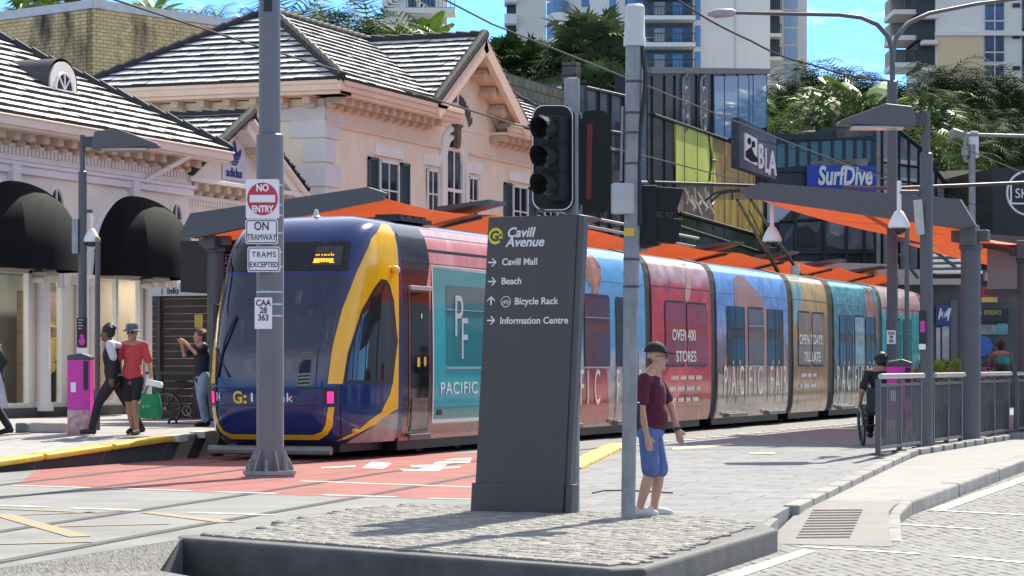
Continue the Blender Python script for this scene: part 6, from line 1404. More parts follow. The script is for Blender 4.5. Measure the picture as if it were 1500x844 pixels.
wire('thin lower wire crossing the blue shop sign to the right', [(1110, 205, 70), (1230, 235, 70), (1400, 290, 70), (1510, 330, 70)], .012)
# ------------------------------------------------------------------ right hand platform: fence, poles, pillars
def fpt(px, z=.28): p = PX(px, 600, -7.4); p.z = z; return p
def fence(label, px0, px1, nb, mesh=False):
    a, c = fpt(px0), fpt(px1); t = thing('fence_panel', label, 'fence', (a + c) / 2, 0, 'fence panels along the right platform')
    y0, y1 = a.y, c.y; H0 = .28
    for y in (y0, (y0 + y1) / 2, y1):
        b = MB(); b.bb((-7.44, y - .035, H0), (-7.37, y + .035, H0 + 1.02)); b.build('post', GREY, t, bevel=.005)
        b = MB(); b.bb((-7.5, y - .07, H0 + .0), (-7.31, y + .07, H0 + .03)); b.build('foot_plate', GREYD, t)
    b = MB(); b.tube([(-7.36, y0 - .06, H0 + 1.06), (-7.36, y1 + .06, H0 + 1.06)], .038, 12); b.build('handrail', mat('handrail', (.5, .5, .5), .3, .8, .05), t, smooth=True)
    for z in (.94, .10): b = MB(); b.bb((-7.425, y0, H0 + z - .02), (-7.375, y1, H0 + z + .02)); b.build('rail', GREY, t)
    for k in range(1, nb):
        y = y0 + (y1 - y0) * k / nb; b = MB(); b.bb((-7.408, y - .009, H0 + .1), (-7.392, y + .009, H0 + .94)); b.build('baluster', GREY, t)
    if mesh:
        b = MB(); b.bb((-7.47, y0 + .05, H0 + .1), (-7.45, y1 - .05, H0 + .62)); b.build('mesh_panel', mat('mesh_grey', (.07, .07, .075), .6, .2, .2, 30), t)
    return t
fence('grey barred fence panel at the open end, in front of the magenta pillar', 1287, 1347, 22)
fence('grey barred fence panel in front of the hedge, right of the tall lamp post', 1366, 1407, 18, True)
fence('grey barred fence panel between the two round canopy columns', 1432, 1476, 18, True)
fence('grey barred fence panel beyond the last column at the edge', 1490, 1516, 14, True)
def base_at(px, d, z=.28):
    p = PD(px, VY, d); p.z = z; return p
b1 = base_at(1357, 37.9); m_ = 37.9 / FPX
lp_ = lamp_post('tall grey lamp post with flat lamp to the left, rising through the right canopy', b1, CH + (VY - 163) * m_, (-RT[0], -RT[1]), CH + (VY - 178) * m_, .095)
t = thing('speaker', 'pale tilted column speaker on the right hand lamp post', 'speaker', PD(1347, 318, 37.7)); plate_px(t, 'cabinet', [(1341, 293), (1351, 292), (1355, 343), (1345, 345)], 37.7, .1, mat('speaker_pale', (.45, .44, .42), .5), .2, .01)
t = thing('sticker_poster', 'small dark poster with a magenta patch on the right hand lamp post', 'poster', PD(1350, 508, 37.7)); plate_px(t, 'sheet', rr_px(1346, 455, 1357, 509, 1), 37.75, .01, SIGNK); plate_px(t, 'pink_patch', rr_px(1348, 470, 1355, 487, 2), 37.74, .01, PINK); plate_px(t, 'white_label', rr_px(1346, 504, 1356, 512, 1), 37.73, .01, SIGNW)
p = PD(1317, 327, 37.9); cm = dome_camera('white dome camera hanging beside the right hand lamp post', p, .62, .95)
b = MB(); b.tube([p + Vector((0, 0, .45)), Vector((b1.x, b1.y, p.z + .45))], .035, 8); b.build('arm', GREY, cm)
p = PD(1131, 348, 42.6); cm = dome_camera('white dome camera hanging under the high end of the right canopy', p, .72, .95)
b2 = base_at(1307, 43.0); m2 = 43.0 / FPX
t = thing('street_light', 'tall grey light column with two curved arms against the trees', 'street light', b2)
zt = CH + (VY - 118) * m2
b = MB(); b.lathe([(.095, 0), (.085, zt - b2.z - .02), (.06, zt - b2.z)], b2, 20); b.build('column', GREY, t, smooth=True)
b = MB(); b.tube([PD(1307.5, py, 43) for py in (160, 156)], .12, 14); b.build('collar', GREYD, t)
P = lambda x, y, dd=43: PD(x, y, dd)
b = MB(); b.tube([P(1307.5, 120), P(1307, 75), P(1302, 55), P(1285, 36), P(1262, 26), P(1230, 22), P(1150, 20.5), P(1075, 19)], [.045, .045, .043, .04, .036, .034, .03, .028], 10); b.build('arm', GREY, t, smooth=True)
b = MB(); b.tube([P(1307.5, 80), P(1313, 55, 43.2), P(1330, 34, 43.4), P(1360, 20, 43.8), P(1430, 6, 44.2), P(1540, -8, 45)], [.045, .043, .04, .036, .034, .03], 10); b.build('arm', GREY, t, smooth=True)
b = MB(); q0 = P(1078, 18.5); q1 = P(1036, 20.5); b.tube([q0, q0.lerp(q1, .15), q0.lerp(q1, .7), q1], [.03, .07, .08, .03], 10); b.build('lamp_head', mat('lamp_grey', (.34, .34, .35), .5), t, smooth=True)
b = MB(); b.tube([PD(1237, 274, 44), PD(1305, 276, 43.1), PD(1400, 272, 43.5), PD(1520, 267, 44)], .03, 10); b.build('wire_bracket', GREYD, t)
t, M, w, h = signplate('pole_number', 'white number plate CAA 28 325 on the right hand light column', 1299, 484, 1312, 504, 42.88, .008)
for k, s_ in enumerate(('CAA', '28', '325')): text(s_, .065, SIGNK, t, M @ Matrix.Translation((w / 2, h * (.70 - .29 * k), .002)), ax='CENTER', sx=.85, bold=.002)
b3 = base_at(1328, 39.5); t = thing('thin_post', 'thin grey post with a brown cap behind the dome camera', 'post', b3); b = MB(); b.tube([b3, PD(1328.5, 332, 39.5)], .036, 12); b.build('shaft', GREY, t); b = MB(); q = PD(1328.5, 331, 39.5); b.lathe([(.045, -.05), (.045, 0)], q, 12); b.build('cap', mat('brass_cap'), t)
card_pillar('magenta ticket pillar behind the barred fence at the right platform end', base_at(1318, 38.6), .38, 1.3, .35)
card_pillar('small distant magenta ticket pillar between the canopy columns', base_at(1440, 52), .3, 1.28, .3)
# hanging metal box under the second canopy
MESHM = mat('perforated_metal', (.22, .215, .21), .35, .7, .15, 40)
t = thing('metal_box', 'large brushed metal box hung below the second right canopy', 'duct box', PD(1470, 420, 46)); 
b = MB(); a = PD(1446, 424, 47.2); c = PD(1446, 356, 47.2); b.bb((a.x, a.y, a.z), (a.x + 4.5, a.y + 5, c.z)); b.build('panel', MESHM, t)
b = MB(); [b.bb((a.x + k * .62, a.y - .012, a.z), (a.x + k * .62 + .015, a.y, c.z)) for k in range(1, 5)]; b.bb((a.x - .05, a.y - .05, a.z - .1), (a.x + 4.5, a.y + 5, a.z - .01)); b.build('frame', GREYD, t)
# distant street shops on the right, seen between the columns
fw = vplane(1330, 92, 90); fM = pframe(fw); qf = lambda px, py: onplane(fw, px, py)
fs = thing('distant_shopfront', 'dark open shopfront with banners far behind the right platform', 'shop', (fw[0].x, fw[0].y, 0))
def fq(name, x0, y0, x1, y1, m, off=.02, th=.04): a = onplane(fw, x0, y1); c = onplane(fw, x1, y0); b = MB(fM); b.bb((a[0], a[1], off), (c[0], c[1], off + th)); return b.build(name, m, fs)
fq('wall', 1290, 395, 1620, 600, mat('shop_dark', (.035, .035, .037), .5, 0, .5, .5, col2=(.10, .10, .095)), -5, 5)
fq('awning_fascia', 1280, 396, 1405, 418, mat('fascia_beige', (.42, .40, .34), .7, 0, .06), .02, .8); fq('awning_fascia', 1440, 400, 1620, 412, mat('fascia_beige'), .02, .5)
fq('banner', 1370, 447, 1391, 477, mat('banner_blue', (.02, .06, .22), .5), .1); fq('window', 1380, 478, 1390, 532, mat('shop_pale', (.4, .42, .42), .4, 0, .3, 1)); fq('window', 1371, 480, 1377, 532, mat('shop_pale')); fq('wall_strip', 1392, 440, 1402, 560, mat('shop_grey', (.13, .13, .13), .6))
a = qf(1374, 464); b = MB(fM); b.tube([(a[0] + x * .035, a[1] + y_ * .05, .16) for x, y_ in ((0, -2), (1, 3), (2, 6), (2, 0), (4, 4), (4, -1), (6, 3), (6, -1), (8, 4), (8, 0), (10, 6), (9, -3), (11, 3), (12, 6))], .03, 6); b.build('script_emblem', SIGNW, fs)
fq('red_sign', 1437, 420, 1463, 436, mat('red_sign', (.5, .02, .03), .5), .1); fq('yellow_strip', 1437, 436, 1460, 443, mat('yellow_strip', (.6, .5, .08), .5), .1)
a = qf(1455, 433); text('2', .32, SIGNW, fs, fM @ Matrix.Translation((a[0], a[1], .15)))
fq('banner', 1432, 452, 1476, 472, SIGNK, .1); a = qf(1433, 461); text('THE', .22, SIGNW, fs, fM @ Matrix.Translation((a[0] - .16, a[1], .15)), sx=.62, bold=.004); text('EXPERIENCE', .22, mat('gold_letters', (.45, .34, .10), .5, 0, 0), fs, fM @ Matrix.Translation((a[0] + .17, a[1], .15)), sx=.5, bold=.004)
fq('window', 1434, 476, 1476, 490, mat('shop_pale2', (.22, .26, .25), .4, 0, .5, 2)); fq('window', 1460, 474, 1474, 488, mat('shop_aqua', (.08, .26, .28), .4, 0, .3, 2), .05)
b = MB(fM); c = qf(1438, 507); b.prism([(c[0] + .36 * cos(k * pi / 12), c[1] + .36 * sin(k * pi / 12)) for k in range(24)], .1, .14); b.build('round_sign', mat('round_blue', (.02, .12, .4), .5), fs)
# striped escalator roof
t = thing('slatted_roof', 'tilted roof of black and white slats behind the right columns', 'roof', PD(1380, 400, 88))
b = MB(); 
for k in range(7):
    q = PD(1350 + k * 2, 352 + k * 8, 86 - k * .3); b.bb((q.x, q.y, q.z), (q.x + 1.5, q.y + 1.2, q.z + .09))
b.build('white_slats', WHITE, t)
b = MB(); a = PD(1342, 350, 87); c = PD(1404, 402, 87); b.bb((a.x, a.y + 1.4, c.z - .1), (c.x + .2, a.y + 1.6, a.z + .1)); b.build('backing', SIGNK, t)
b = MB(); b.tube([PD(1340, 345, 84), PD(1400, 392, 84)], .06, 6); b.tube([PD(1318, 372, 84), PD(1345, 408, 84)], .06, 6); b.build('strut', GREYD, t)
# pale awning strip above the tram's far end
t = thing('shop_awning', 'long pale awning strip above the roof of the far tram carriages', 'awning', PD(1200, 396, 98)); a = PD(1120, 402, 98); c = PD(1302, 382, 98)
b = MB(frame(a, XD)); w = (c - a).dot(XD); b.prism([(0, 0), (w, -.1), (w, .28), (0, .42)], 0, 2.5); b.build('fascia', mat('fascia_beige'), t)
b = MB(); [b.tube([PD(x, 402, 96), PD(x, 600, 96)], .07, 8) for x in (1150, 1230, 1296)]; b.build('leg', GREYD, t)
# hedge in the planter
LEAFL = mat('hedge_leaf', (.10, .19, .02), .5, 0, .4, 3, col2=(.22, .33, .05))
def leafball(b, c, r, n, s, rnd, flat=.6):
    for _ in range(n):
        u = Vector((rnd.gauss(0, 1), rnd.gauss(0, 1), rnd.gauss(0, 1))).normalized() * rnd.uniform(.55, 1.0)
        p = Vector(c) + Vector((u.x * r[0], u.y * r[1], u.z * r[2])); d = Vector((rnd.uniform(-1, 1), rnd.uniform(-1, 1), rnd.uniform(-.6, .9))).normalized(); e = d.orthogonal().normalized(); e = Matrix.Rotation(rnd.uniform(0, 6.28), 3, d) @ e; k = s * rnd.uniform(.6, 1.3)
        b.add([p, p + d * k * .5 + e * k * .28, p + d * k, p + d * k * .5 - e * k * .28], [(0, 1, 2, 3)])
rnd = random.Random(5)
hp = base_at(1384, 46.5); t = thing('hedge_planter', 'bright green hedge in a dark planter behind the right fence', 'planter', hp)
b = MB(); b.box(hp + Vector((0, .4, .36)), (1.2, 2.4, .72)); b.build('planter_box', GREYD, t, bevel=.02)
b = MB(); leafball(b, hp + Vector((0, .4, .98)), (.75, 1.3, .32), 900, .13, rnd); b.build('foliage', LEAFL, t)
# far mast with antenna and lamp
fd = 78.; q = base_at(1424, fd, 0); t = thing('antenna_mast', 'distant galvanised mast with white antenna panel and small street lamp', 'mast', q)
b = MB(); b.tube([q, PD(1424, 212, fd)], [.12, .1], 12); b.build('shaft', GALV, t, smooth=True)
plate_px(t, 'antenna_panel', rr_px(1421, 192, 1434, 231, 2), fd, .25, mat('antenna_white', (.6, .62, .62), .5), 0, .02)
b = MB(); b.tube([PD(1414, 192, fd), PD(1414, 236, fd)], .06, 8); b.tube([PD(1413, 236, fd), PD(1426, 236, fd)], .05, 6); b.tube([PD(1414, 215, fd), PD(1414, 228, fd)], .12, 8); b.build('antenna_bracket', GALV, t)
b = MB(); b.tube([PD(1412, 197, fd), PD(1450, 198, fd), PD(1530, 200, fd)], .05, 8); b.build('arm', GALV, t); b = MB(); b.tube([PD(1390, 196, fd), PD(1396, 195, fd), PD(1412, 197, fd)], [.05, .16, .08], 10); b.build('lamp_head', GALV, t, smooth=True)
# ------------------------------------------------------------------ left platform clutter
q = GL(75, 634); stn = mat('stone_block', (.40, .37, .32), .85, 0, .15, 4, bump=.2)
for k, (x0, x1, m, lab) in enumerate(((20, 40, mat('stone_dark', (.16, .16, .165), .8, 0, .15, 4), 'short dark grey kerb block at the left end of the pale one'), (41, 99, stn, 'long pale stone kerb block beside the magenta pillar'))):
    a = GL(x0, 634); c = GL(x1, 634); d = (c - a); b = MB(frame(a, d.normalized())); b.bb((0.02, 0, -.3), (d.length - .02, .16, 0)); o = b.build('stone_block', m, bevel=.03, seg=3); tag(o, lab, 'kerb block')
# bicycle leaning by the timber screen
def bicycle(label, base, hd, s=1.):
    t = thing('bicycle', label, 'bicycle', base); x = Vector((*hd, 0)).normalized(); M = frame(base, x)
    for cx in (0, 1.04):
        w = MB(M); w.torus((cx, .34, 0), .325, .022, n=32, m=6); wo = w.build('tyre', RUBBER, t, smooth=True)
        w = MB(M); w.torus((cx, .34, 0), .298, .010, n=28, m=5)
        for k in range(9): a = k * pi / 9; w.tube([(cx + .29 * cos(a), .34 + .29 * sin(a), 0), (cx - .29 * cos(a), .34 - .29 * sin(a), 0)], .0025, 4)
        w.lathe([(.03, -.05), (.03, .05)], (0, 0, 0), 8, M=Matrix.Translation((cx, .34, 0))); w.build('rim', mat('rim_grey', (.35, .36, .38), .4, .5), wo)
    FR = mat('bike_black', (.012, .012, .014), .3, 0, 0, coat=.5)
    b = MB(M); b.tube([(0, .34, 0), (.46, .30, 0), (.34, .80, 0), (0, .34, 0)], .02, 8); b.tube([(.46, .30, 0), (.88, .82, 0)], .028, 8); b.tube([(.35, .76, 0), (.90, .88, 0)], .024, 8); b.tube([(1.04, .34, 0), (.90, .78, 0), (.86, 1.0, 0)], .022, 8); b.build('frame', FR, t, smooth=True)
    b = MB(M); b.ball((.32, .88, 0), (.14, .03, .06), 10, 6); b.build('saddle', BLACK, t, True)
    b = MB(M); b.tube([(.84, 1.02, -.28), (.86, 1.0, 0), (.84, 1.02, .28)], .016, 8); b.build('handlebar', BLACK, t, True)
    b = MB(M); b.torus((.46, .30, .04), .09, .012, n=20, m=5); b.tube([(.46, .30, .05), (.56, .18, .07)], .012, 6); b.build('crank', mat('crank_steel', (.3, .3, .3), .4, .7), t)
bicycle('black bicycle standing by the dark timber screen, half hidden by the tram', PY(243, 624, 45.3) * 1. + Vector((0, 0, 0)), (1, .05))
tb_ = PY(240, 560, 46.0); t = thing('bench_table', 'dark metal bar table in front of the timber screen', 'table', Vector((tb_.x, 45.9, .42)))
a = PY(220, 546, 45.9); c = PY(300, 546, 45.9)
b = MB(); b.bb((a.x, 45.7, a.z - .03), (c.x, 46.15, a.z + .02)); b.build('tabletop', GREYD, t)
for x in (a.x + .15, c.x - .15):
    for yy in (45.75, 46.1): b = MB(); b.bb((x - .02, yy - .02, .42), (x + .02, yy + .02, a.z - .03)); b.build('leg', GREYD, t)
q = PY(298, 500, 44.05); t = thing('notice_plate', 'yellow notice plate strapped to the left canopy column', 'sign', q); plate_px(t, 'plate', rr_px(285, 461, 297, 480, 1), 48.0, .02, YEL)
q = GL(232, 632); bb_ = thing('folded_scooter', 'dark parked scooter half hidden behind the two walking people', 'scooter', PY(253, 622, 42))
M = frame(PY(253, 628, 42), (1, 0, 0))
b = MB(M); b.bb((.0, .06, -.07), (.75, .10, .07)); b.build('deck', BLACK, bb_); b = MB(M); b.tube([(.74, .1, 0), (.62, 1.05, 0)], .03, 8); b.tube([(.62, 1.05, -.24), (.62, 1.05, .24)], .018, 8); b.build('steering_stem', BLACK, bb_)
for x in (.0, .78): b = MB(M); b.torus((x, .1, 0), .08, .025, n=16, m=6); b.build('wheel', RUBBER, bb_)
# ------------------------------------------------------------------ palms and roof plants
LEAFD = mat('palm_dark', (.016, .036, .010), .75, 0, .5, .8, col2=(.042, .08, .02), spec=.15)
LEAFM = mat('palm_mid', (.04, .078, .02), .7, 0, .4, .9, col2=(.09, .145, .045), spec=.2)
LEAFB = mat('palm_bright', (.09, .17, .02), .45, 0, .4, 1.2, col2=(.20, .30, .05))
DEADL = mat('dead_frond', (.16, .10, .055), .8, 0, .4, 2)
TRUNK = mat('palm_trunk', (.17, .14, .11), .9, 0, .3, 3, stretch=(1, 1, 4), bump=.3, bscale=20)
LEAFF = mat('fan_leaf', (.055, .09, .035), .7, 0, .4, .9, col2=(.11, .155, .07), spec=.2)
def leafmat_translucent(m):
    t = m.node_tree; b = t.nodes['Principled BSDF']; o = [n for n in t.nodes if n.type == 'OUTPUT_MATERIAL'][0]; tr = t.nodes.new('ShaderNodeBsdfTranslucent'); mx_ = t.nodes.new('ShaderNodeMixShader'); mx_.inputs[0].default_value = .15
    src = b.inputs['Base Color'].links[0].from_socket if b.inputs['Base Color'].links else None
    if src: t.links.new(src, tr.inputs[0])
    else: tr.inputs[0].default_value = b.inputs['Base Color'].default_value
    t.links.new(b.outputs[0], mx_.inputs[1]); t.links.new(tr.outputs[0], mx_.inputs[2]); t.links.new(mx_.outputs[0], o.inputs[0])
for m in (LEAFF, LEAFD, LEAFM, LEAFB, LEAFL): leafmat_translucent(m)
leafmat_translucent(ORANGE); ORANGE.node_tree.nodes['Mix Shader'].inputs[0].default_value = .36
def frond(b, base, az, el, L_, nl=17, wl=.46, droop=1.5, rnd=random):
    """feather frond: a drooping rib with narrow leaflets on both sides"""
    h = Vector((cos(az), sin(az), 0)); side = Vector((-sin(az), cos(az), 0)); p = Vector(base); a = el; st = L_ / nl
    for k in range(nl):
        t = (h * cos(a) + Vector((0, 0, 1)) * sin(a)); q = p + t * st; up_ = side.cross(t)
        lw = wl * L_ * math.sin(pi * (.12 + .8 * k / nl)) ** .7 * .55
        for s in (-1, 1):
            d = (side * s * .9 + t * .55 + up_ * rnd.uniform(-.35, .05)).normalized() * lw * rnd.uniform(.8, 1.15); w_ = t * st * .42
            b.add([p, p + w_, p + d + w_ * .3 - Vector((0, 0, lw * .25))], [(0, 1, 2)])
        b.add([p - side * .02, p + side * .02, q + side * .015, q - side * .015], [(0, 1, 2, 3)])
        p = q; a -= droop / nl * (1 + k / nl)
def fan(b, base, az, el, stem, R, n=22, rnd=random):
    """fan frond: a stalk with a half circle of blades"""
    h = Vector((cos(az), sin(az), 0)); t = h * cos(el) + Vector((0, 0, 1)) * sin(el); side = Vector((-sin(az), cos(az), 0)); c = Vector(base) + t * stem; up_ = side.cross(t)
    b.add([Vector(base) - side * .02, Vector(base) + side * .02, c + side * .015, c - side * .015], [(0, 1, 2, 3)])
    for k in range(n):
        a = -2.0 + 4.0 * k / (n - 1); d = (t * cos(a) + side * math.sin(a)) * R * rnd.uniform(.8, 1.05); e = (t * -math.sin(a) + side * cos(a)) * R * .055
        tip = c + d - Vector((0, 0, R * .30 * rnd.uniform(.3, 1.3))); m_ = c + d * .55 + up_ * .04
        b.add([c, m_ + e, tip, m_ - e], [(0, 1, 2, 3)])
def paddle(b, base, az, el, L_, w, rnd=random):
    """banana or traveller's palm leaf: stalk and broad torn blade"""
    h = Vector((cos(az), sin(az), 0)); side = Vector((-sin(az), cos(az), 0)); p = Vector(base); a = el; n = 9; st = L_ / n; pts = []
    for k in range(n + 1):
        pts.append((p.copy(), a)); t = h * cos(a) + Vector((0, 0, 1)) * sin(a); p = p + t * st; a -= .10 + .05 * k / n
    for k in range(2, n):
        (p0, a0), (p1, a1) = pts[k], pts[k + 1]; w0 = w * math.sin(pi * (k - 1.6) / (n - 1)) ** .6 if k > 1.6 else 0; w1 = w * max(0, math.sin(pi * min(1, (k - .6) / (n - 1)))) ** .6
        for s in (-1, 1): dz = Vector((0, 0, -.28)); b.add([p0, p0 + side * s * w0 + dz * w0, p1 + side * s * w1 * rnd.uniform(.85, 1) + dz * w1, p1], [(0, 1, 2, 3)])
    b.tube([q[0] for q in pts[:4]], [.05, .04, .03, .025], 5)
def palm(name, label, base, h, kind='feather', L_=2.4, n=22, leaf=None, seed=1, group=None, lean=0., dead=False, tr=.14):
    rn = random.Random(seed); t = thing(name, label, 'palm tree', base, rn.uniform(0, 6.28), group)
    M = Matrix.Translation(base); top = Vector((lean * h, 0, h))
    b = MB(M); b.tube([(0, 0, 0), (lean * h * .3, 0, h * .5), top], [tr * 1.3, tr, tr * .85], 8); b.build('trunk', TRUNK, t, smooth=True)
    b = MB(M)
    for k in range(n):
        az = 2.4 * k + rn.uniform(-.3, .3); el = rad(72 - 95 * (k / n) ** .9 + rn.uniform(-8, 8))
        if kind == 'feather': frond(b, top, az, el, L_ * rn.uniform(.8, 1.1), rnd=rn)
        elif kind == 'fan': fan(b, top, az, el, L_ * .55 * rn.uniform(.7, 1.2), L_ * .55, rnd=rn)
        else: paddle(b, top, az, rad(rn.uniform(45, 88)), L_ * rn.uniform(.8, 1.15), L_ * .16, rnd=rn)
    b.build('crown', leaf or LEAFM, t)
    if dead:
        b = MB(M)
        for k in range(16): frond(b, top + Vector((0, 0, -.3 - .05 * k)), rn.uniform(0, 6.28), rad(-55 + rn.uniform(-20, 20)), L_ * .75, rnd=rn, droop=.5)
        b.build('dead_fronds', DEADL, t)
    return t
def pcopy(src, label, base, rz, s=1., sz=None):
    c = copy_tree(src); c.location = base; c.rotation_euler = (0, 0, rz); c.scale = (s, s, sz or s); c['label'] = label; return c
# raised garden under the palm grove, its wall and ground
gq0 = PD(1040, VY, 150); 
gt = MB(frame((PD(1040, VY, 128).x, PD(1040, VY, 128).y, 0), XD)); gt.bb((0, -1, -60), (26, 5.2, 0)); o = struct(gt.build('garden_terrace', mat('terrace_dark', (.03, .035, .02), .9, 0, .4, .6)))
random.seed(11)
src = None; gi = 0; GRP = 'dark feather palms behind the glass shops'
rows = [(131, 22, 225, 290), (136, 23, 175, 240), (141, 23, 140, 200), (147, 22, 112, 165), (153, 22, 72, 118)]
for (d, n, ya, yb_) in rows:
    for k in range(n):
        px = 1060 + 470 * (k + random.uniform(.1, .9)) / n
        yy = random.uniform(ya, yb_) + (18 if px < 1150 else 0) + (40 if 1330 < px < 1372 and yy_low else 0) if False else random.uniform(ya, yb_) + (22 if px < 1140 else 0) + (14 if px > 1400 else 0)
        zt = PD(px, yy, d).z - 2.0; bs = PD(px, VY, d); bs.z = 5.2; lab = 'dark feather palm in the grove behind the glass shops'
        if src is None: sh_ = 13.; bs.z = zt - sh_; src = palm('feather_palm', lab, bs, sh_, 'feather', 3.7, 34, LEAFD, 3, GRP, tr=.2)
        else: c = pcopy(src, lab, bs, random.uniform(0, 6.28), 1.); k_ = random.uniform(.85, 1.15); c.scale = (k_, k_, 1.); c.location.z = zt - sh_
# a few brighter plants among them
for px, yy, d, L_, kind, lf, lab in ((1185, 112, 128, 3.2, 'feather', LEAFB, 'sunlit yellow green palm above the left end of the palm grove'), (1095, 108, 128, 2.6, 'feather', LEAFB, 'bright palm top just over the edge of the glass facade'),
                                     (1262, 160, 122, 3.6, 'paddle', LEAFB, 'broad leaved banana plant above the dark shop roof'), (1245, 175, 123, 2.6, 'paddle', LEAFM, 'smaller banana plant leaning left on the dark shop roof'), (1356, 140, 121, 3.2, 'feather', LEAFB, 'upright bright cycad like plant beside the lamp post top'),
                                     (1420, 182, 122, 3.0, 'feather', LEAFM, 'pale green young palm above the antenna mast')):
    q = PD(px, yy + 40, d); palm('garden_plant', lab, q - Vector((0, 0, 1.5)), 1.4, kind, L_, 16, lf, int(px), None, tr=.1)
for px, yy, w, lab in ((1222, 172, 2.2, 'flowering shrub left of the banana plant'), (1280, 176, 1.6, 'pink flowering shrub right of the banana plant'), (1362, 168, 1.2, 'pink flowering shrub at the foot of the bright upright plant'), (1345, 245, 1.6, 'shrub trailing beside the glass stair')):
    q = PD(px, yy, 119); t = thing('flowering_shrub', lab, 'shrub', q - Vector((0, 0, w * .6))); b = MB(); leafball(b, q, (w, 1.2, w * .7), 320, .4, rnd); b.build('foliage', LEAFM, t)
    b = MB(); leafball(b, q + Vector((0, -.2, 0)), (w, 1.2, w * .7), 70, .28, rnd); b.build('blossom', mat('blossom', (.62, .36, .36), .6, 0, .3, 3), t)
    b = MB(); b.tube([q - Vector((0, 0, w * .6 + 1.2)), q], .06, 6); b.build('stem', TRUNK, t)
# fan palms in the middle
src2 = None; GRF = None
for px, yy, d, L_, lab in ((868, 44, 104, 3.3, 'tall fan palm in front of the cream tower'), (842, 74, 105, 2.6, 'shorter fan palm just left of the tallest one'), (893, 82, 103, 2.8, 'fan palm with drooping skirt beside the antenna pole'), (735, 74, 108, 2.4, 'dark fan palm behind the point of the gable'), (768, 80, 107, 2.3, 'dark fan palm above the blockwork wall'), (795, 76, 109, 2.0, 'small fan palm at the middle of the blockwork wall'), (712, 82, 110, 1.9, 'fan palm close to the right slope of the gable'), (878, 112, 101, 2.2, 'low fan palm above the glass corner')):
    q = PD(px, yy, d); L_ *= .72; bs = Vector((q.x, q.y, 6.)); hh = q.z - 6. - L_ * .45
    if src2 is None: src2 = palm('fan_palm', lab, bs, hh, 'fan', L_, 34, LEAFF, 9, GRF, dead=True, tr=.17); s2 = hh; l2 = L_
    else:
        c = palm('fan_palm', lab, bs, hh, 'fan', L_, 30, LEAFF if px > 780 else LEAFD, int(px), GRF, dead=px > 830, tr=.16)
# roof garden on the brick building
rz0 = ztop - .3
for px, yy, d, kind, L_, n, lf, h, dead, lab in (
    (50, 0, 92, 'fan', 1.8, 20, LEAFB, 1.0, False, 'small bright fan palm on the brick roof at the upper left'), (95, 4, 93, 'fan', 1.6, 18, LEAFM, .7, False, 'low fan palm beside the roof plant box'), (225, 8, 92, 'paddle', 1.8, 10, LEAFB, .8, False, 'broad leaved plant over the brick parapet'), (258, 4, 90, 'feather', 2.0, 20, LEAFB, .9, False, 'larger bright feather palm on the brick roof'),
    (290, 8, 90, 'feather', 1.8, 18, LEAFM, .9, False, 'small feather palm on the brick roof'), (318, 6, 89, 'feather', 2.2, 22, LEAFB, .9, False, 'sunlit feather palm on the brick roof nearest the steel pole'), (352, 22, 88, 'feather', 2.2, 22, LEAFM, 1.5, False, 'dark feather palm in front of the roof edge'), (340, 48, 87, 'feather', 2.0, 20, LEAFD, 1.0, False, 'drooping dark palm behind the left end of the house roof'),
    (372, 8, 90, 'feather', 2.2, 22, LEAFD, 1.8, False, 'dark feather palm just behind the steel pole')):
    q = PD(px, yy, d); L_ *= .75; palm('roof_plant', lab, q - Vector((0, 0, h + L_ * .4)), h, kind, L_, n, lf, int(px) + 3, None, dead=dead, tr=.08)
for px, yy, d, kind, L_, lf, dead, lab in ((430, -6, 92, 'feather', 3.4, LEAFM, True, 'shaggy palm just right of the steel pole above the roof'), (478, -8, 93, 'feather', 3.6, LEAFM, True, 'tall shaggy palm above the middle of the house ridge'), (540, -4, 92, 'feather', 3.4, LEAFM, True, 'brown skirted palm behind the ridge of the house'), (455, 20, 96, 'feather', 3.6, LEAFD, True, 'dark palm mass close behind the hip of the roof'), (520, 18, 97, 'feather', 3.8, LEAFD, True, 'dark palm with dead fronds behind the gable ridge'), (410, 22, 95, 'feather', 3.4, LEAFD, False, 'dark palm just right of the steel pole'), (570, 30, 95, 'feather', 2.8, LEAFB, False, 'sunlit feather palm in front of the white tower'), (615, 55, 96, 'paddle', 2.6, LEAFB, False, 'spiky bright banana plant against the white tower'), (640, 66, 96, 'feather', 2.0, LEAFM, False, 'small palm at the right of the banana plant'), (596, 66, 96, 'feather', 2.2, LEAFM, False, 'leafy palm low behind the gable ridge')):
    q = PD(px, yy, d); L_ *= .95; bs = Vector((q.x, q.y, 5.)); palm('shaggy_palm' if dead else 'garden_palm', lab, bs, q.z - 5. - L_ * .42, kind, L_, 32 if kind == 'feather' else 14, lf, int(px) + 9, None, dead=dead, tr=.2)
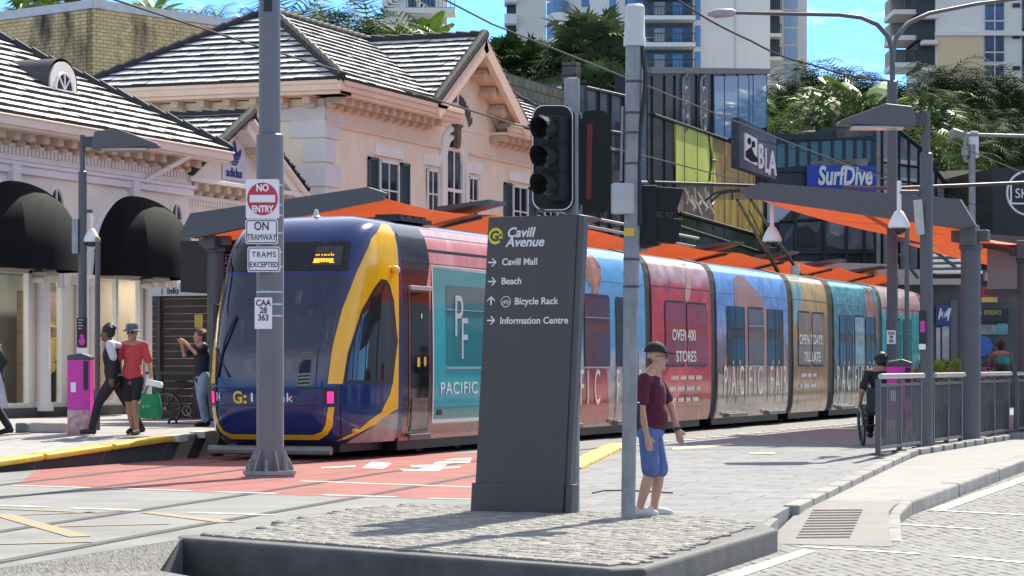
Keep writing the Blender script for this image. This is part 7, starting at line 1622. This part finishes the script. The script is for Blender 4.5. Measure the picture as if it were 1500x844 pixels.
# outside the frame: block added to cut bright reflections, tower mirrored in the windscreen
rf = thing('unseen_street_building', 'unseen grey block added beyond the right edge to darken the tram side reflections', 'building', (16, 130, 0))
b = MB(); b.bb((6, 95, 0), (30, 240, 36)); b.build('wall', TOWG, rf)
b = MB(); [b.bb((5.9, 97 + k * 6, 1 + j * 3.4), (6.0, 101 + k * 6, 3.4 + j * 3.4)) for k in range(23) for j in range(10)]; o = b.build('windows', DGLASS, rf); o['kind'] = 'stuff'
b = MB(); b.bb((2, 241, 0), (30, 560, 62)); b.build('wall', TOWG, rf)
rb = thing('unseen_street_building', 'dark striped tower behind the photographer, mirrored in the windscreen', 'building', (-22, -50, 0))
b = MB(); b.bb((-40, -70, 0), (-12, -50, 46)); b.build('wall', mat('mirror_tower', (.2, .2, .2), .7), rb); b = MB(); [b.bb((-40, -50, 3 + k * 3.2), (-12, -49, 4.4 + k * 3.2)) for k in range(13)]; o = b.build('balcony_bands', TOWW, rb); o['kind'] = 'stuff'
# ------------------------------------------------------------------ people
SKIN = mat('skin_light', (.50, .27, .18), .55, 0, .06, 12); SKIN2 = mat('skin_tan', (.38, .20, .13), .55, 0, .06, 12); SKIN3 = mat('skin_brown', (.16, .08, .05), .5, 0, .08, 12)
HAIRK = mat('hair_dark', (.012, .01, .009), .6, 0, .3, 20)
class Blob:
    """limbs and lumps that are fused into one skin by a voxel remesh"""
    def __init__(s, M): s.b = MB(M)
    def limb(s, pts, rs, n=12):
        pts = [Vector(p) for p in pts]
        s.b.tube(pts, rs, n)
        for p, r in zip(pts, rs): s.b.ball(p, r * .99, 10, 8)
        return s
    def lump(s, c, r, n=14, m=10): s.b.ball(c, r, n, m); return s
    def done(s, name, m, parent, vox=.011, smooth=3):
        # every lump keeps its own closed shell until the remesh fuses them
        o = s.b.build(name, m, parent, smooth='full')
        r = o.modifiers.new('fuse', 'REMESH'); r.mode = 'VOXEL'; r.voxel_size = vox; r.use_smooth_shade = True
        k = o.modifiers.new('soften', 'SMOOTH'); k.factor = .5; k.iterations = smooth + (4 if name in ('top', 'shorts', 'trousers') else 0)
        return o
def lerp3(a, b, t): return Vector(a).lerp(Vector(b), t)
def head(bl, c, f, s=1., nose=True):
    """c head centre, f unit facing direction"""
    c = Vector(c); f = Vector(f).normalized(); up = Vector((0, 0, 1)); l = up.cross(f)
    bl.lump(c + up * .02 * s - f * .012 * s, (.082 * s, .082 * s, .105 * s)); bl.lump(c - up * .045 * s + f * .028 * s, (.062 * s, .062 * s, .070 * s)); bl.lump(c - up * .095 * s + f * .055 * s, (.032 * s, .032 * s, .026 * s))
    bl.lump(c + f * .045 * s + up * .03 * s, (.05 * s, .055 * s, .06 * s))
    if nose: bl.limb([c + f * .082 * s + up * .015 * s, c + f * .106 * s - up * .022 * s], [.012 * s, .016 * s], 8)
    bl.limb([c + f * .080 * s - up * .055 * s - l * .018 * s, c + f * .080 * s - up * .055 * s + l * .018 * s], [.011 * s, .011 * s], 8)
    for k in (-1, 1): bl.lump(c + l * k * .083 * s - up * .008 * s - f * .005 * s, (.014 * s, .014 * s, .030 * s), 8, 6)
def hand(bl, w, d, side, s=1., curl=.5):
    """w wrist, d direction of the hand, side direction from the palm centre to the thumb"""
    w = Vector(w); d = Vector(d).normalized(); sd_ = Vector(side); sd_ = (sd_ - d * sd_.dot(d)).normalized(); n = d.cross(sd_)
    bl.limb([w, w + d * .045 * s, w + d * .085 * s], [.026 * s, .034 * s, .034 * s])
    for k, L_ in enumerate((.070, .080, .075, .058)):
        b0 = w + d * .085 * s + sd_ * (.028 - .019 * k) * s; a = curl; p1 = b0 + (d * cos(a * .5) + n * math.sin(a * .5)) * L_ * .5 * s; p2 = p1 + (d * cos(a * 1.3) + n * math.sin(a * 1.3)) * L_ * .5 * s
        bl.limb([b0, p1, p2], [.0105 * s, .0098 * s, .0085 * s], 8)
    t0 = w + d * .03 * s + sd_ * .025 * s; t1 = t0 + (d * .7 + sd_ * .7).normalized() * .04 * s; bl.limb([t0, t1, t1 + (d * .95 + sd_ * .2 + n * .3).normalized() * .033 * s], [.014 * s, .012 * s, .010 * s], 8)
def person(label, base, rz, J, skin, face=(1, 0, 0), s=1., top=None, bottom=None, topm=None, botm=None, shoe=None, sleeve=.5, leg=1.0, headless=False, vox=.011, belly=.0, curl=.5, hands=True, hem=None):
    """J joints in the figure's own frame: x forward, y left, z up"""
    base = Vector(base); t = thing('person', label, 'person', base, rz); M = Matrix.Translation(base) @ Matrix.Rotation(rz, 4, 'Z')
    V = {k: Vector(v) for k, v in J.items()}
    bl = Blob(M)
    bl.limb([V['hips'], lerp3(V['hips'], V['chest'], .5), V['chest']], [.125, .12, .125]); bl.lump(V['chest'], (.12, .16, .17)); bl.lump(V['hips'], (.125, .155, .11))
    bl.limb([V['chest'] + Vector((0, 0, .08)), V['head'] - Vector((0, 0, .06))], [.072, .060]); bl.limb([V['shL'] + Vector((0, 0, .02)), V['chest'] + Vector((0, 0, .2)), V['shR'] + Vector((0, 0, .02))], [.045, .06, .045])
    head(bl, V['head'], face)
    for k in 'LR':
        sg = 1 if k == 'L' else -1
        bl.limb([V['sh' + k], V['el' + k], V['wr' + k]], [.052, .041, .028]); bl.limb([V['chest'] + Vector((0, 0, .10)), V['sh' + k]], [.06, .055])
        d = (V['wr' + k] - V['el' + k]).normalized()
        if hands: hand(bl, V['wr' + k], d + Vector((.1, 0, -.25)), V.get('th' + k, Vector((1, 0, 0))), 1., curl)
        bl.limb([V['hip' + k], lerp3(V['hip' + k], V['kn' + k], .5), V['kn' + k], lerp3(V['kn' + k], V['an' + k], .35), V['an' + k]], [.088, .078, .054, .056, .036])
        bl.limb([V['an' + k] + Vector((0, 0, -.02)), V['to' + k]], [.036, .03])
    bl.done('body', skin, t, vox)
    if topm:
        c = Blob(M); hm = V['hips'] if hem is None else Vector(hem)
        c.limb([hm + Vector((0, 0, -.03)), lerp3(V['hips'], V['chest'], .5), V['chest']], [.148, .142, .148]); c.lump(V['chest'] + Vector((0, 0, .0)), (.142, .178, .18)); c.lump(hm, (.150, .178, .09)); c.lump(lerp3(V['hips'], V['chest'], .3) + Vector((.02 + belly * .8, 0, 0)), (.135, .155, .20))
        for k in 'LR':
            e = lerp3(V['sh' + k], V['el' + k], min(1, sleeve * 2)); pts = [V['chest'] + Vector((0, 0, .10)), V['sh' + k], e]; rs = [.072, .069, .066]
            if sleeve > .5: pts.append(lerp3(V['el' + k], V['wr' + k], sleeve * 2 - 1)); rs.append(.05)
            c.limb(pts, rs)
        c.done('top', topm, t, vox)
    if botm:
        c = Blob(M); c.lump(V['hips'] + Vector((0, 0, -.02)), (.145, .172, .12))
        for k in 'LR':
            if leg <= .5: pts = [V['hip' + k], lerp3(V['hip' + k], V['kn' + k], .5), lerp3(V['hip' + k], V['kn' + k], leg * 2)]; rs = [.100, .096, .088]
            else: pts = [V['hip' + k], lerp3(V['hip' + k], V['kn' + k], .5), V['kn' + k], lerp3(V['kn' + k], V['an' + k], leg * 2 - 1)]; rs = [.108, .098, .078, .064]
            c.limb(pts, rs)
        c.done('trousers' if leg > .5 else 'shorts', botm, t, vox)
    if shoe:
        for k in 'LR':
            c = Blob(M); c.limb([V['an' + k] + Vector((-.03, 0, -.045)), V['an' + k].lerp(V['to' + k], .6) + Vector((0, 0, -.012)), V['to' + k] + Vector((.02, 0, 0))], [.046, .045, .036]); c.limb([V['an' + k] + Vector((-.02, 0, -.01)), V['an' + k] + Vector((-.03, 0, -.05))], [.042, .046]); c.done('shoe', shoe, t, .01)
    return t, M, V
def cap(t, M, c, f, m, brim=True, bucket=False, s=1.):
    c = Vector(c); f = Vector(f).normalized(); fr = M @ frame(c, (f.x, f.y, 0), (0, 0, 1)) if False else M @ Matrix.Translation(c) @ Matrix.Rotation(math.atan2(f.y, f.x), 4, 'Z')
    b = MB(fr)
    if bucket:
        b.lathe([(.165, -.0), (.16, .012), (.108, .035), (.10, .10), (.085, .125), (.0, .13)], (0, 0, .015), 24); o = b.build('bucket_hat', m, t, smooth=True)
    else:
        vs = []; n, k = 20, 7
        for j in range(k + 1):
            a = pi / 2 * j / k
            for i in range(n): q = 2 * pi * i / n; vs.append((.112 * cos(q) * cos(a) - .012, .096 * math.sin(q) * cos(a), .025 + .105 * math.sin(a)))
        b.add(vs, [(j * n + i, j * n + (i + 1) % n, (j + 1) * n + (i + 1) % n, (j + 1) * n + i) for j in range(k) for i in range(n)])
        b.prism([(.05 + .135 * math.cos(q) ** .8, .082 * math.sin(q)) for q in [rad(x) for x in range(-88, 89, 8)]], .022, .034, M=Matrix.Rotation(rad(7), 4, 'Y')); b.ball((-.012, 0, .131), .01, 8, 6)
        o = b.build('cap', m, t, smooth=True)
    return o
def hair(t, M, c, f, m, vol=1., long=0.):
    bl = Blob(M); c = Vector(c); f = Vector(f).normalized(); rnd = random.Random(2)
    bl.lump(c + Vector((0, 0, .05)) - f * .03, (.098 * vol, .10 * vol, .085 * vol)); bl.lump(c + Vector((0, 0, .0)) - f * .05, (.075 * vol, .092 * vol, .08 * vol))
    for _ in range(26):
        a = rnd.uniform(0, 6.28); e = rnd.uniform(.1, 1.4); d = Vector((cos(a) * cos(e), math.sin(a) * cos(e), math.sin(e)))
        if d.dot(f) < .55: bl.lump(c + Vector((0, 0, .035)) - f * .03 + Vector((d.x * .09, d.y * .09, d.z * .085)) * vol, .03 * vol, 8, 6)
    if long: bl.limb([c - f * .05, c - f * .07 - Vector((0, 0, long))], [.08, .05])
    return bl.done('hair', m, t, .012, 1)
# the man on the near footpath
mb = G(949, 757, .012)
fz = math.atan2(RT[1], RT[0]); TW_ = rad(-20)
def tw(x, y, z): return (x * cos(TW_) - y * math.sin(TW_), x * math.sin(TW_) + y * cos(TW_), z)
J = dict(hips=(.02, 0, .86), chest=(.035, 0, 1.22), head=(.085, .0, 1.55), shL=tw(.03, .19, 1.34), shR=tw(.02, -.19, 1.34), elL=(.235, .17, 1.08), elR=(-.075, -.26, 1.05), wrL=(.295, .17, .86), wrR=(-.025, -.27, .80),
         hipL=(.04, .09, .83), hipR=(.0, -.09, .83), knL=(.12, .06, .46), knR=(.02, -.08, .46), anL=(.062, .06, .085), anR=(-.085, -.08, .085), toL=(.20, .06, .035), toR=(.05, -.09, .035))
MAROON = mat('maroon_cloth', (.085, .008, .028), .85, 0, .2, 5, bump=.7, bscale=9); DENIM = mat('blue_shorts', (.085, .135, .30), .85, 0, .25, 6, bump=.7, bscale=10)
man, MM, V = person('man in black cap, maroon t-shirt and blue shorts walking on the footpath', mb, fz, J, SKIN, (1, 0, 0), topm=MAROON, botm=DENIM, shoe=mat('shoe_pale', (.55, .54, .52), .7), sleeve=.36, leg=.5, belly=.03, vox=.009, hem=(.02, 0, .885))
CAPK = mat('cap_black', (.012, .012, .013), .8, 0, .2, 20)
cap(man, MM, V['head'] + Vector((0, 0, .035)), (1, 0, -.0), CAPK)
b = MB(MM); hc = V['head']
for sgn in (-1, 1):
    b.torus((0, 0, 0), .024, .0035, M=Matrix.Translation(hc + Vector((.098, sgn * .034, .016))) @ Matrix.Rotation(pi / 2, 4, 'Y'), n=16, m=5); b.tube([hc + Vector((.098, sgn * .056, .022)), hc + Vector((.02, sgn * .088, .022)), hc + Vector((-.02, sgn * .089, .01))], .0035, 5)
b.tube([hc + Vector((.1, -.012, .02)), hc + Vector((.1, .012, .02))], .003, 5); b.build('glasses', BLACK, man)
hb_ = Blob(MM); hb_.lump(hc + Vector((-.055, 0, -.02)), (.042, .072, .045)); hb_.done('hair', mat('hair_brown', (.09, .055, .035), .7, 0, .2, 20), man, .01)
b = MB(MM); d = (V['wrL'] - V['elL']).normalized(); w = V['wrL']; b.tube([w - d * .012, w + d * .02], .037, 14); b.build('watch', mat('watch_black', (.03, .03, .035), .3, .3), man)
# boy in the black tracksuit walking left
NAVY = mat('tracksuit_navy', (.010, .010, .014), .7, 0, .2, 6, bump=.2, bscale=25); SLV = mat('sleeve_white', (.58, .56, .62), .7, 0, .08, 5)
q = GL(166, 637); k_ = (q.x * FW[0] + q.y * FW[1]) / FPX
J = dict(hips=(-.02, 0, .93), chest=(.03, 0, 1.28), head=(.10, 0, 1.62), shL=(.03, .19, 1.42), shR=(.0, -.19, 1.42), elL=(-.03, .24, 1.14), elR=(.12, -.24, 1.16), wrL=(-.02, .23, .92), wrR=(.14, -.2, 1.36),
         hipL=(-.02, .09, .90), hipR=(-.02, -.09, .90), knL=(.22, .08, .52), knR=(-.20, -.08, .52), anL=(.33, .08, .10), anR=(-.43, -.08, .13), toL=(.48, .08, .05), toR=(-.31, -.08, .035))
boy, MBy, V = person('boy in black tracksuit with white shoulder stripes striding left past the magenta pillar', q, math.atan2(-RT[1], -RT[0]), J, SKIN3, (1, 0, -.1), topm=NAVY, botm=NAVY, shoe=BLACK, sleeve=.97, leg=.98)
hair(boy, MBy, V['head'] + Vector((0, 0, .02)), (1, 0, 0), HAIRK, 1.12)
c = Blob(MBy); c.limb([V['shL'] + Vector((-.01, .03, .02)), V['elL'] + Vector((-.01, .025, .1))], [.078, .062]); c.limb([Vector((-.1, .08, 1.43)), V['shL'] + Vector((-.04, .0, .03))], [.055, .06]); c.done('sleeve_panel', SLV, boy, .011)
t = thing('food_wrap', 'pale paper food wrap held up by the boy in black', 'food', MBy @ (V['wrR'] + Vector((.05, .06, .05)))); c = Blob(MBy); c.lump(V['wrR'] + Vector((.05, .05, .08)), (.05, .045, .06)); c.limb([V['wrR'] + Vector((.04, .05, .0)), V['wrR'] + Vector((.05, .05, .1))], [.03, .045]); c.done('paper', mat('wrap_paper', (.6, .55, .42), .8, 0, .2, 20), t, .01)
# man in the red shirt with the green bag
q = GL(195, 637)
J = dict(hips=(.0, 0, .93), chest=(.0, 0, 1.28), head=(.03, 0, 1.62), shL=(.0, .20, 1.43), shR=(.0, -.20, 1.43), elL=(.0, .28, 1.15), elR=(.03, -.26, 1.15), wrL=(.10, .36, .92), wrR=(.06, -.24, .92), thL=(1, 0, 0),
         hipL=(0, .09, .90), hipR=(0, -.09, .90), knL=(.10, .08, .51), knR=(-.02, -.09, .50), anL=(.02, .07, .09), anR=(-.16, -.09, .12), toL=(.17, .08, .035), toR=(-.04, -.1, .04))
red, MR, V = person('man in grey bucket hat and red shirt carrying a green shopping bag', q, math.atan2(-FW[1] - .3 * RT[1], -FW[0] - .3 * RT[0]), J, SKIN2, (1, 0, -.15), topm=mat('red_shirt', (.50, .055, .06), .85, 0, .12, 6, bump=.15, bscale=40), botm=mat('shorts_black', (.012, .012, .014), .8, 0, .1, 8), shoe=mat('sandal', (.05, .03, .02), .7), sleeve=.42, leg=.38, belly=.03, hem=(0, 0, .95))
cap(red, MR, V['head'] + Vector((0, 0, .02)), (1, 0, 0), mat('hat_grey', (.12, .13, .15), .85, 0, .3, 12), bucket=True)
b = MB(MR); [b.ball(V['head'] + Vector((.085, s_ * .034, .012)), (.012, .03, .02), 10, 6) for s_ in (-1, 1)]; b.build('sunglasses', BLACK, red)
hp_ = MR @ (V['wrL'] + Vector((.04, .01, -.09)))
t = thing('shopping_bag', 'green reusable shopping bag with a pale logo hanging from a hand', 'bag', hp_ + Vector((0, 0, -.62)))
GRN = mat('bag_green', (.0, .20, .075), .6, 0, .2, 6, bump=.3, bscale=14); M = frame(hp_ + Vector((0, 0, -.16)), XD)
b = MB(M); rn = random.Random(8); n = 9; vs = []
for j in range(6):
    z = -.40 * j / 5; w_ = .15 + .05 * j / 5 - (.02 if j == 5 else 0); dd = .03 + .07 * math.sin(pi * (j + .5) / 6)
    for i in range(12): a = 2 * pi * i / 12; vs.append((w_ * math.copysign(abs(cos(a)) ** .6, cos(a)) + rn.uniform(-.008, .008), z + (rn.uniform(-.015, .015) if 0 < j < 5 else (.02 * cos(2 * a) if j == 0 else 0)), dd * math.copysign(abs(math.sin(a)) ** .8, math.sin(a)) + rn.uniform(-.006, .006)))
b.add(vs, [(j * 12 + i, j * 12 + (i + 1) % 12, (j + 1) * 12 + (i + 1) % 12, (j + 1) * 12 + i) for j in range(5) for i in range(12)] + [tuple(60 + i for i in range(12))]); b.build('sack', GRN, t, smooth=True)
b = MB(M)
for z in (-.03, .03): b.tube([(-.09, -.01, z), (-.05, .10, z * .6), (0, .17, 0), (.05, .10, z * .6), (.09, -.01, z)], .011, 6)
b.build('handle', GRN, t)
b = MB(M); b.tube([(-.11, -.24, .10), (-.10, -.18, .10), (-.08, -.22, .105), (-.06, -.19, .105), (-.04, -.23, .105), (-.02, -.18, .105), (.0, -.22, .105)], .008, 5); b.build('bag_mark', mat('bag_logo', (.35, .6, .42), .7, 0, 0), t)
t = thing('takeaway_box', 'white takeaway box held above the green bag', 'box', hp_ + Vector((0, 0, .0))); M = frame(hp_ + XD * .06 + Vector((0, 0, -.02)), XD) @ Matrix.Rotation(rad(-12), 4, 'Z')
b = MB(M); b.box((0, 0, 0), (.26, .07, .18)); b.build('tray', WHITE, t, bevel=.012); b = MB(M); b.box((0.0, .045, 0), (.235, .025, .16)); b.build('lid', SIGNW, t, bevel=.01)
# walker cut by the left edge of the picture
q = GL(-6, 637)
J = dict(hips=(-.0, 0, .93), chest=(.02, 0, 1.28), head=(.08, 0, 1.62), shL=(.02, .19, 1.42), shR=(.0, -.19, 1.42), elL=(-.18, .25, 1.18), elR=(.15, -.24, 1.18), wrL=(-.06, .25, .98), wrR=(.26, -.2, 1.05),
         hipL=(0, .09, .90), hipR=(0, -.09, .90), knL=(.04, .08, .50), knR=(.05, -.08, .50), anL=(-.02, .08, .09), anR=(-.2, -.08, .12), toL=(.14, .08, .035), toR=(-.06, -.08, .035))
wk, MW, V = person('person in black jacket carrying a grey jumper at the left edge', q, math.atan2(-RT[1], -RT[0]), J, SKIN2, (1, 0, 0), topm=NAVY, botm=NAVY, shoe=BLACK, sleeve=.95, leg=.98); hair(wk, MW, V['head'], (1, 0, 0), HAIRK, 1.)
t = thing('jumper', 'pale grey jumper draped from the arm of the walker at the left edge', 'jumper', MW @ Vector((-.12, .26, .6))); c = Blob(MW); c.limb([(-.06, .27, 1.0), (-.12, .27, .72), (-.2, .27, .48)], [.07, .085, .05]); c.limb([(-.10, .28, .95), (-.05, .28, .66)], [.05, .04]); c.done('folds', mat('jumper_grey', (.42, .42, .48), .9, 0, .2, 8, bump=.3, bscale=12), t, .012)
# woman photographing the tram's far side
q = PY(296, 634, 40.5); q.z = .42
J = dict(hips=(.0, 0, .90), chest=(.0, 0, 1.24), head=(.05, 0, 1.56), shL=(.02, .17, 1.38), shR=(.02, -.17, 1.38), elL=(.2, .2, 1.28), elR=(.24, -.22, 1.24), wrL=(.34, .08, 1.46), wrR=(.34, -.12, 1.46), thL=(0, -1, 0), thR=(0, 1, 0),
         hipL=(0, .09, .87), hipR=(0, -.09, .87), knL=(.05, .09, .49), knR=(-.02, -.09, .49), anL=(-.02, .1, .09), anR=(-.12, -.09, .10), toL=(.13, .1, .035), toR=(.02, -.1, .035))
wo, MWo, V = person('woman in dark top and pale jeans raising a phone beside the tram nose', q, math.atan2(-RT[1] + .55 * -FW[1], -RT[0] + .55 * -FW[0]), J, SKIN, (1, 0, 0), topm=mat('navy_top', (.012, .016, .035), .8), botm=mat('pale_jeans', (.22, .30, .40), .85, 0, .3, 5, bump=.2, bscale=30), shoe=BLACK, sleeve=.35, leg=.97)
hair(wo, MWo, V['head'], (1, 0, 0), mat('hair_brown'), 1.05, .25)
t = thing('phone', 'small dark phone held up by the woman beside the tram', 'phone', MWo @ Vector((.44, -.02, 1.5))); b = MB(MWo); b.box((.44, -.02, 1.55), (.012, .15, .075)); b.build('case', BLACK, t, bevel=.005)
# wheelchair user on the right platform, seen from behind
q = base_at(1291, 38.8); rz = math.atan2(FW[1], FW[0])
t = thing('wheelchair', 'black wheelchair with spoked wheels on the right platform behind the fence', 'wheelchair', q); M = Matrix.Translation(q) @ Matrix.Rotation(rz, 4, 'Z')
for s_ in (-1, 1):
    W_ = M @ Matrix.Translation((0, s_ * .29, .31)) @ Matrix.Rotation(rad(90 - s_ * 3), 4, 'X')
    w = MB(W_); w.torus((0, 0, 0), .295, .018, n=30, m=6); wo_ = w.build('wheel', RUBBER, t, smooth=True); w = MB(W_); w.torus((0, 0, -s_ * .03), .26, .008, n=28, m=5); [w.tube([(.29 * cos(a), .29 * math.sin(a), 0), (-.29 * cos(a), -.29 * math.sin(a), 0)], .003, 4) for a in [k * pi / 8 for k in range(8)]]; w.build('push_rim', mat('rim_grey'), wo_)
    w = MB(M @ Matrix.Translation((.42, s_ * .22, .09)) @ Matrix.Rotation(pi / 2, 4, 'X')); w.torus((0, 0, 0), .07, .02, n=16, m=6); w.build('castor', RUBBER, t)
b = MB(M); b.bb((-.1, -.22, .46), (.34, .22, .50)); b.build('seat', BLACK, t, bevel=.01); b = MB(M); b.bb((-.16, -.22, .5), (-.12, .22, .88)); b.build('backrest', BLACK, t, bevel=.01)
b = MB(M)
for s_ in (-.23, .23): b.tube([(-.22, s_, .95), (-.14, s_, .93), (-.12, s_, .3), (.34, s_, .46), (.44, s_, .14)], .013, 6)
b.tube([(-.0, -.3, .31), (0, .3, .31)], .014, 6); b.build('frame', GREYD, t)
J = dict(hips=(.02, 0, .60), chest=(-.02, 0, .96), head=(.03, 0, 1.27), shL=(-.02, .20, 1.08), shR=(-.02, -.20, 1.08), elL=(-.10, .30, .83), elR=(-.1, -.30, .83), wrL=(.06, .31, .62), wrR=(.06, -.31, .62), hipL=(.05, .10, .58), hipR=(.05, -.10, .58), knL=(.46, .11, .57), knR=(.46, -.11, .57), anL=(.50, .1, .2), anR=(.50, -.1, .2), toL=(.64, .1, .15), toR=(.64, -.1, .15))
wu, MU, V = person('person in dark shirt seen from behind, seated in the wheelchair', q, rz, J, SKIN2, (1, 0, -.1), topm=mat('shirt_black', (.014, .014, .02), .8), botm=NAVY, shoe=BLACK, sleeve=.4, leg=.95); hair(wu, MU, V['head'], (1, 0, 0), HAIRK, .98)
# distant figure with backpack between the far columns
q = base_at(1466, 56.); J = dict(hips=(0, 0, .93), chest=(0, 0, 1.28), head=(.04, 0, 1.6), shL=(0, .19, 1.42), shR=(0, -.19, 1.42), elL=(.02, .25, 1.14), elR=(.02, -.25, 1.14), wrL=(.1, .23, .93), wrR=(.1, -.23, .93), hipL=(0, .09, .9), hipR=(0, -.09, .9), knL=(.05, .09, .5), knR=(0, -.09, .5), anL=(0, .09, .09), anR=(-.06, -.09, .09), toL=(.14, .09, .035), toR=(.08, -.09, .035))
fp_, MF, V = person('distant standing person in grey with a teal pack near the last column', q, rz, J, SKIN2, (1, 0, 0), topm=mat('grey_top', (.12, .12, .12), .8), botm=NAVY, shoe=BLACK, sleeve=.9, leg=.97, vox=.02); hair(fp_, MF, V['head'], (1, 0, 0), HAIRK, 1.)
t = thing('backpack', 'black and teal backpack on the distant standing person', 'bag', MF @ Vector((-.2, 0, 1.2))); c = Blob(MF); c.lump((-.24, 0, 1.16), (.12, .17, .2)); c.done('pack', BLACK, t, .02); c = Blob(MF); c.lump((-.28, 0, 1.3), (.1, .15, .12)); c.done('pocket', mat('teal_cloth', (.02, .28, .28), .8), t, .02)
# mannequin in the shop window
q = Vector((SX - .75, PX(73, 590, SX - .75).y, .62))
J = dict(hips=(0, 0, .95), chest=(0, 0, 1.3), head=(.02, 0, 1.63), shL=(0, .18, 1.44), shR=(0, -.18, 1.44), elL=(.0, .26, 1.17), elR=(-.02, -.24, 1.17), wrL=(.12, .16, 1.06), wrR=(.1, -.2, .98), hipL=(0, .08, .92), hipR=(0, -.08, .92), knL=(.03, .08, .5), knR=(0, -.08, .5), anL=(0, .08, .09), anR=(-.03, -.08, .09), toL=(.13, .09, .035), toR=(.1, -.09, .035))
mq, MQ, V = person('mannequin in yellow hat, yellow top and black leggings in the shop window', q, rad(-30), J, mat('mannequin_skin', (.25, .2, .17), .5), (1, 0, 0), topm=mat('yellow_top', (.66, .52, .16), .8, 0, .1, 5), botm=mat('leggings', (.02, .02, .02), .7), shoe=SIGNW, sleeve=.5, leg=.95, hem=(0, 0, .84)); mq['category'] = 'mannequin'; mq.name = 'mannequin'
cap(mq, MQ, V['head'] + Vector((0, 0, .02)), (1, 0, 0), mat('hat_yellow', (.66, .5, .2), .8), bucket=True)
b = MB(); b.box((q.x, q.y, .60), (.5, .5, .06)); st = b.build('plinth', WHITE, mq)
